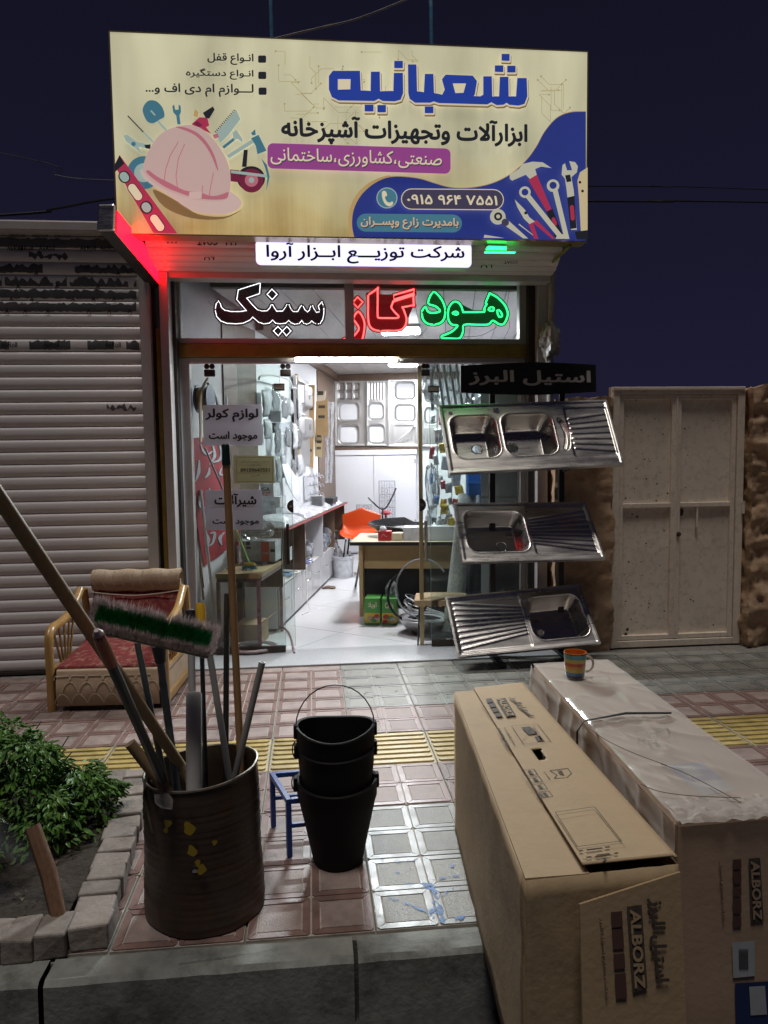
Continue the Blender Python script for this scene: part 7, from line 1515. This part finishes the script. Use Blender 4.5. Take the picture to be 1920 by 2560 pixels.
for i, (x0, y0, x1, y1) in enumerate(((1245, 888, 1420, 1035), (1330, 1020, 1480, 1105), (1255, 960, 1345, 1035))):
    tt = (-4.9, -5.05, -5.0)[i]; a, b = IT(S5(x0, y0), tt), IT(S5(x1, y1), tt); s0, s1 = sit(a)[0], sit(b)[0]
    t = T('blue_crate', I((s0+s1)/2, tt, b.z), ('largest bright blue plastic crate seen through the right glass', 'bright blue crate below the others, right of the rack post', 'small blue crate stacked left under the largest one')[i], 'crate', 'blue crates in the window'); ibox('crate', s0, s1, tt, tt+.22, b.z, a.z, M_bcr, t, bevel=.012)
    for k_ in range(6): s_ = s0+(s1-s0)*(k_+.5)/6; ibox('rib', s_-.006, s_+.006, tt-.010, tt-.0005, b.z+.012, a.z-.012, M_bcr, t)
    ibox('lip', s0-.008, s1+.008, tt-.014, tt+.23, a.z, a.z+.014, M_bcr, t)
ibox('crate_stand', 1.95, 2.40, -5.1, -4.85, .60, IT(S5(1330, 1105), -5.0).z-.002, M_white, tag=('white stand under the blue crates in the window', 'stand'))
# goods on the counter/shelves at right
def bottle(c, r, h, mat, capm, lab, grp='bottles inside the right glass'):
    t = T('bottle', c, lab, 'bottle', grp); MB().lathe([(0, 0), (r, 0), (r, h*.62), (r*.8, h*.74), (r*.35, h*.80), (r*.35, h*.86)], c, 16).build('body', mat, t, smooth=True); MB().lathe([(r*.42, h*.86), (r*.42, h), (0, h)], c, 12).build('cap', capm, t, smooth=True)
zb_ = DZ+.17
bt = tF+.16
for i, (x, r, h, m_, cm_, lab) in enumerate(((990, .03, .16, M_wpk, M_wpk, 'white spray bottle on the long white box'), (1060, .026, .10, M_wpk, M_grayb, 'short round white bottle on the long white box'), (1100, .045, .26, M_clr, M_orange, 'tall clear bottle with orange cap on the long white box'), (1140, .035, .12, M_yel, M_red, 'yellow bottle with a dark cap beside the tall clear one'))):
    p = IT(S5(x, 1275), bt); bottle(Vector((p.x, p.y, zb_-.02 if False else IT(S5(1000, 1260), tF+.02).z+.002)), r, h, m_, cm_, lab)
rr = random.Random(21); cols = [M_yel, M_wpk, M_grayb, M_wpk, M_red, M_grayb, M_clr, M_bcr]
names = ['yellow', 'white', 'grey', 'pale', 'red', 'dull grey', 'clear', 'blue']
for j, (y0, tt) in enumerate(((700, -4.2), (790, -4.45), (880, -4.3), (960, -4.6), (1040, -4.4), (1120, -4.55), (600, -4.0), (500, -3.9))):
    for i in range(4):
        x0 = 1010+i*52+rr.uniform(-20, 20); y1_ = y0+rr.uniform(-25, 25); k_ = rr.randrange(8); t2 = tt+rr.uniform(-.15, .15); a, b = IT(S5(x0, y1_), t2), IT(S5(x0+rr.uniform(22, 58), y1_+rr.uniform(40, 95)), t2); c = (a+b)/2; wd_, hd = (b-a).dot(ir), a.z-b.z
        Mx = Matrix.Rotation(-PHI, 3, 'Z') @ Matrix.Rotation(rr.uniform(-.25, .25), 3, 'Y') @ Matrix.Rotation(rr.uniform(-.4, .4), 3, 'Z'); mb = MB()
        mb.grid(lambda u, v: tuple(c+Mx @ Vector(((u-.5)*wd_, -.018*(math.sin(math.pi*u)*math.sin(math.pi*v))**.5+.008*noise.noise(Vector((u*4+i, v*4+j, 0))), (v-.5)*hd))), 8, 8)
        mb.build('hanging_pack', cols[k_], smooth=True, thick=.004, tag=('%s pack hung inside the right glass, row %s down, %s from the door' % (names[k_], ('three', 'four', 'five', 'six', 'seven', 'eight', 'two', 'one')[j], ('first', 'second', 'third', 'fourth')[i]), 'pack', 'packs hanging inside the right glass'))
# stock hung on the left wall between the glass and the sinks
for j in range(3):
    for i in range(5):
        t2 = -4.30+i*.33+rr.uniform(-.05, .05); z2 = 1.98-.30*j+rr.uniform(-.05, .05); wd_, hd = rr.uniform(.12, .24), rr.uniform(.16, .28); k_ = rr.choice((1, 2, 5, 6, 6, 1)); c = I(.05+rr.uniform(0, .06), t2, z2)
        Mx = Matrix.Rotation(math.pi/2-PHI, 3, 'Z') @ Matrix.Rotation(rr.uniform(-.12, .12), 3, 'Y'); mb = MB()
        mb.grid(lambda u, v: tuple(c+Mx @ Vector(((u-.5)*wd_, -.035*(math.sin(math.pi*u)*math.sin(math.pi*v))**.5-.012*noise.noise(Vector((u*5+i, v*5+j, 2))), (v-.5)*hd))), 10, 10)
        mb.build('wall_pack', cols[k_], smooth=True, thick=.003, tag=('%s pack hung on the left wall, %s row, %s from the street' % (names[k_], ('top', 'middle', 'bottom')[j], words[i]), 'pack', 'packs hung on the left wall'))
for i in range(4): MB().tube([I(1.62+.13*i, -4.2, 1.0), I(1.62+.13*i, -4.2, 2.0)], .004, 5).build('hanger_rod', M_chrome, sh)
p = IT(S5(1015, 980), -4.75); crumple(p, .10, 30, 31, (.55, .5, 1.9)).build('plastic_bag', M_clr, smooth=True, angle=30, tag=('long clear bag with pink print hanging by the brass door edge', 'plastic bag'))
# bagged white chairs hung up high at the right
p = IT(S5(1150, 300), -5.0); crumple(p, .24, 40, 17, (1.0, .7, .95)).build('chair_cover', M_clr, smooth=True, angle=40, tag=('large clear bag of white chairs hung high inside the right glass', 'plastic bag'))
wc = T('white_chair', p, 'white plastic chair inside the large clear bag', 'chair')
for k_ in range(5): MB().tube(cat_rom([p+ir*(-.12+.05*k_)+Vector((0, 0, .16)), p+ir*(-.10+.05*k_)-iv*.05+Vector((0, 0, .02)), p+ir*(-.07+.05*k_)+Vector((0, 0, -.18))], 4, False), .011, 6).build('back_slat', M_wpk, wc, smooth=True)
MB().tube(cat_rom([p+ir*-.16+Vector((0, 0, -.2)), p+ir*-.15+Vector((0, 0, .14)), p+ir*.0+Vector((0, 0, .2)), p+ir*.15+Vector((0, 0, .14)), p+ir*.16+Vector((0, 0, -.2))], 5, False), .015, 7).build('back_frame', M_wpk, wc, smooth=True)
# -------- left bay: red banner, reel, table, cartons, pipes
RP = [LW2(S4(*p), .012) for p in ((185, 655), (300, 648), (440, 640), (448, 1000), (442, 1400), (370, 1455), (296, 1505), (262, 1330), (232, 1080), (205, 860))]
rbn = T('red_banner', RP[6], 'red cloth banner with white calligraphy on the left wall behind the glass', 'banner'); MB().prism(RP, wn*-.003).build('cloth', pbr('red_cloth', (.34, .03, .042), .7, var=.15, vscale=5), rbn)
def stroke(P_, w0, w1, w2):
    C_ = [(p.x, p.y) for p in cat_rom([(x, y, 0) for x, y in P_], 7, False)]; N = len(C_); L_, R_ = [], []
    for k_ in range(N):
        a = C_[max(k_-1, 0)]; b = C_[min(k_+1, N-1)]; d = Vector((b[0]-a[0], b[1]-a[1])); d = d.normalized() if d.length > 0 else Vector((1, 0)); u = k_/(N-1); w_ = w0+(w1-w0)*u*2 if u < .5 else w1+(w2-w1)*(u*2-1)
        L_.append((C_[k_][0]-d.y*w_/2, C_[k_][1]+d.x*w_/2)); R_.append((C_[k_][0]+d.y*w_/2, C_[k_][1]-d.x*w_/2))
    for nm, off, dx, mt in (('letter_shadow', .0135, 7, M_ink), ('calligraphy', .0150, 0, M_wpk)):
        l3, r3 = [LW2(S4(x-dx, y+dx), off) for x, y in L_], [LW2(S4(x-dx, y+dx), off) for x, y in R_]; mb = MB(); mb.add(l3+r3, [(i, i+1, N+i+1, N+i) for i in range(N-1)]); mb.build(nm, mt, rbn)
for P_, w0, w1, w2 in (([(395, 690), (412, 760), (395, 800), (352, 815)], 8, 22, 6), ([(352, 700), (365, 770), (330, 830)], 6, 20, 6), ([(270, 690), (290, 740), (320, 760), (350, 740)], 4, 18, 8), ([(262, 800), (258, 880), (235, 945)], 8, 22, 4), ([(330, 850), (325, 890), (300, 920)], 6, 20, 4), ([(285, 1010), (262, 1050), (272, 1110), (300, 1120)], 6, 18, 6), ([(330, 985), (335, 1060)], 5, 16, 10), ([(372, 1000), (395, 1030), (372, 1075)], 5, 18, 6), ([(300, 1270), (322, 1330), (305, 1400)], 6, 24, 6), ([(335, 1290), (365, 1285), (352, 1350), (320, 1375)], 5, 20, 5), ([(430, 1280), (400, 1320), (412, 1365)], 6, 24, 5), ([(412, 850), (400, 890), (420, 900)], 5, 16, 5)): stroke(P_, w0, w1, w2)
hrc = LW2(S4(292, 392), .10); hr0 = T('hose_reel', hrc, 'blue hose reel hanging on the left wall behind the glass', 'reel')
AX2 = Matrix.Rotation(-PHI, 3, 'Z') @ Matrix.Rotation(math.radians(90), 3, 'Y')
for dz in (-.045, .045): MB().lathe([(.02, dz), (.105, dz), (.105, dz+.008), (.02, dz+.008)], hrc, 24, ax=AX2).build('flange', pbr('navy_reel%d' % (dz > 0), (.02, .055, .16), .4), hr0, smooth=True)
MB().lathe([(.06, -.04), (.085, -.03), (.085, .03), (.06, .04)], hrc, 24, ax=AX2).build('wound_hose', M_yel, hr0, smooth=True)
W_ = [LW2(S4(*p), .14) for p in ((318, 255), (280, 330), (268, 430), (272, 600), (270, 680))]; MB().tube(cat_rom(W_, 5, False), .011, 7).build('hanging_hose', pbr('cream_hose', (.52, .48, .38), .5), smooth=True, tag=('cream hose hanging from a hook beside the blue reel', 'hose'))
W_ = [LW2(S4(*p), .13) for p in ((318, 290), (350, 330), (375, 400), (385, 440))]; MB().tube(cat_rom(W_, 5, False), .010, 7).build('hanging_hose', MATS['cream_hose'], smooth=True, tag=('short cream hose loop right of the hanging hose', 'hose'))
tb0, tb1, tb2 = I(-.0, -5.66, 0), I(.315, -5.66, 0), I(.34, -4.9, 0); tZ = .575
tb = T('work_table', I(.16, -5.3, 0), 'paint-stained work table with wooden top behind the left glass', 'table'); M_stain = pbr('paint_stained_frame', (.20, .045, .07), .6, col2=(.30, .26, .28), vscale=30)
ibox('table_top', .0, .335, -5.70, -4.95, tZ, tZ+.035, M_wp, tb); ibox('front_rail', .005, .33, -5.69, -5.665, tZ-.03, tZ-.001, M_stain, tb); ibox('side_rail', .305, .33, -5.66, -4.98, tZ-.03, tZ-.001, M_stain, tb)
for (s_, t_) in ((.318, -5.678), (.318, -4.97), (.012, -5.678)): ibox('leg', s_-.012, s_+.012, t_-.012, t_+.012, FZ, tZ-.031, M_stain, tb)
ibox('back_sheet', .02, .30, -4.95, -4.94, .05, tZ-.04, pbr('dark_sheet', (.06, .07, .085), .5), tb)
t = T('open_carton', I(.2, -5.35, FZ), 'open brown carton on the floor under the work table', 'carton'); ibox('box', .06, .26, -5.45, -5.2, FZ, .17, M_card, t)
MB().prism([I(.26, -5.45, .17), I(.26, -5.2, .17), I(.335, -5.2, .22), I(.335, -5.45, .24)], Vector((0, 0, .004))).build('flap', M_card, t)
coil(I(.24, -5.60, FZ+.01), .17, .008, 5, 11, flat=.5).build('hose_coil', pbr('pink_grey_hose', (.34, .24, .25), .4), smooth=True, tag=('pinkish garden hose coil on the floor inside the left glass', 'hose'))
W_ = [G(S4(720, 1850), FZ+.12), G(S4(800, 1900), FZ+.05), G(S4(865, 1960), FZ+.01), G(S4(895, 2085), FZ+.01)]; MB().tube(cat_rom(W_, 5, False), .009, 7).build('hose_end', MATS['pink_grey_hose'], smooth=True, tag=('loose hose end reaching out to the granite threshold', 'hose'))
def tpx(x, y, t_): return IT(S4(x, y), t_)
def cart(lab, x0, y0, x1, y1, t_, dep, mat, prints=()):
    a, b = tpx(x0, y0, t_), tpx(x1, y1, t_); s0, s1 = sit(a)[0], sit(b)[0]; t = T('carton', I((s0+s1)/2, t_, b.z), lab, 'carton'); ibox('box', s0, s1, t_, t_+dep, b.z, a.z, mat, t, bevel=.003)
    for (px0, py0, px1, py1, mt, txt) in prints:
        p0_, p1_ = tpx(px0, py0, t_-.002), tpx(px1, py1, t_-.002)
        if txt: letters(txt, mt, t, Vector((p0_.x, p0_.y, p1_.z)), p1_, p0_, bold=.03, rtl=False, lift=.001)
        else: q0_, q1_ = sit(p0_)[0], sit(p1_)[0]; ibox('print', q0_, q1_, t_-.002, t_-.0008, p1_.z, p0_.z, mt, t)
    return t
cart('white carton with an orange end panel on the work table', 510, 1340, 770, 1478, -5.2, .22, M_wpk, ((672, 1345, 728, 1474, pbr('orange_print', (.62, .10, .04), .5), None), (510, 1342, 560, 1368, M_red, None), (572, 1342, 600, 1366, M_ink, None), (575, 1378, 605, 1392, M_ink, None), (682, 1410, 720, 1428, M_wpk, 'Screen'), (735, 1395, 765, 1412, M_ink, None)))
for (lab, x0, y0, x1, y1, pr2) in (('white carton printed FIRGA FAUCET behind the paper notices', 560, 958, 758, 1045, ((636, 982, 732, 1008, M_ink, 'FIRGA'), (640, 1014, 735, 1038, M_red, 'FAUCET'))), ('white carton under the FIRGA FAUCET carton', 570, 1047, 800, 1118, ((730, 1072, 768, 1100, M_grayb, None),)), ('lowest white carton of the faucet carton stack', 575, 1120, 775, 1198, ((708, 1142, 745, 1168, M_grayb, None),))):
    cart(lab, x0, y0, x1, y1, -4.35, .25, M_wpk, pr2)
ibox('carton_shelf', -.0+.02, .36, -4.4, -4.05, tpx(600, 1205, -4.35).z-.03, tpx(600, 1200, -4.35).z-.002, M_wood, tag=('narrow dark shelf board under the faucet cartons', 'shelf'))
for i, (x0, y0, x1, y1, t_, m_, lab) in enumerate(((690, 470, 805, 545, -4.0, M_grayb, 'grey slatted appliance part on the upper left wall'), (750, 555, 880, 610, -3.9, M_clr, 'clear plastic box lid on the upper left wall'), (690, 640, 830, 770, -3.8, M_clr, 'tilted clear plastic tray left of the hung sinks'), (685, 550, 770, 620, -4.1, M_ink, 'black device behind the clear tray on the left wall'), (640, 780, 760, 990, -3.9, M_wpk, 'white panel behind the yellowed notice'))):
    a, b = tpx(x0, y0, t_), tpx(x1, y1, t_); mb = MB(); tl = .25 if i in (1, 2) else 0
    mb.prism([a, tpx(x1, y0-40*tl, t_), b, tpx(x0, y1+40*tl, t_)], iv*.04); mb.build('wall_stock', m_, tag=(lab, 'stock'))
crumple(tpx(650, 1270, -5.3), .09, 30, 55, (1.3, .7, .8)).build('plastic_bag', M_clr, smooth=True, angle=30, tag=('bunched clear plastic bag on top of the orange-ended carton', 'plastic bag'))
# short broom on the table, leaning pipes
b0, b1 = tpx(595, 1490, -5.5), tpx(505, 1260, -5.35); t = T('hand_brush', b0, 'blue-bristled brush with lime green handle on the work table', 'brush'); MB().tube([b0, b1], .008, 7).build('handle', pbr('lime_plastic', (.32, .55, .10), .4), t, smooth=True)
MB().obox(b0+Vector((0, 0, -.005)), (.09, .03, .022), -.2).build('head', M_yel, t, bevel=.005); mb = MB(); rr = random.Random(2)
for i in range(500): a = b0+Vector((rr.uniform(-.045, .045), rr.uniform(-.015, .015), -.014)); e = a+Vector((rr.uniform(-.012, .012)+(a.x-b0.x)*.3, rr.uniform(-.012, .008), -.036)); mb.add([a-Vector((.001, 0, 0)), a+Vector((.001, 0, 0)), e], [(0, 1, 2)])
kind(mb.build('bristles', pbr('sky_blue_bristle', (.06, .28, .50), .6), t), 'stuff')
for i, (x0, y0, x1, y1, r_, m_, lab) in enumerate(((270, 1000, 385, 2000, .011, M_wcab, 'white plastic pipe leaning behind the left glass'), (195, 900, 290, 1650, .006, M_dark, 'thin dark metal strip leaning by the left door frame'), (300, 720, 420, 1000, .008, M_grayb, 'grey metal rod leaning high behind the left glass'), (535, 1240, 540, 1500, .016, M_chrome, 'shiny steel tube standing on the work table'), (268, 1480, 290, 1730, .008, M_wp2, 'short brown stick at the left glass edge'), (440, 380, 445, 470, .008, M_chrome, 'steel rod above the upper paper notice'))):
    ya = 1.86 if i != 3 else 2.1; a, b = F(S4(x0, y0), ya), F(S4(x1, y1), ya-.1 if i in (0,) else ya); MB().tube([a, b], r_, 8).build('leaning_pipe', m_, smooth=True, tag=(lab, 'pipe', 'pipes behind the left glass'))
W_ = [LW(S4(*p), .15) for p in ((660, 260), (680, 240), (760, 235), (860, 265), (880, 320))]; shw = T('wall_shower', W_[0], 'white wall shower with curved arm high on the left wall', 'shower'); MB().tube(cat_rom(W_, 5, False), .010, 7).build('arm', M_wcab, shw, smooth=True); c = LW(S4(890, 322), .15); MB().lathe([(.0, .02), (.02, .018), (.045, .004), (.045, -.004), (0, -.004)], c, 20).build('rose', M_wpk, shw, smooth=True)
mb = MB(); rr = random.Random(6)
for i in range(26): a = I(.03+rr.uniform(0, .25), -5.55+rr.uniform(0, .5), tZ+.037); mb.obox(a+Vector((0, 0, .006)), (rr.uniform(.01, .05), rr.uniform(.01, .03), .012), rr.uniform(0, 3))
kind(mb.build('table_clutter', M_grayb, tag=('small grey tool parts strewn over the work table', 'clutter')), 'stuff')
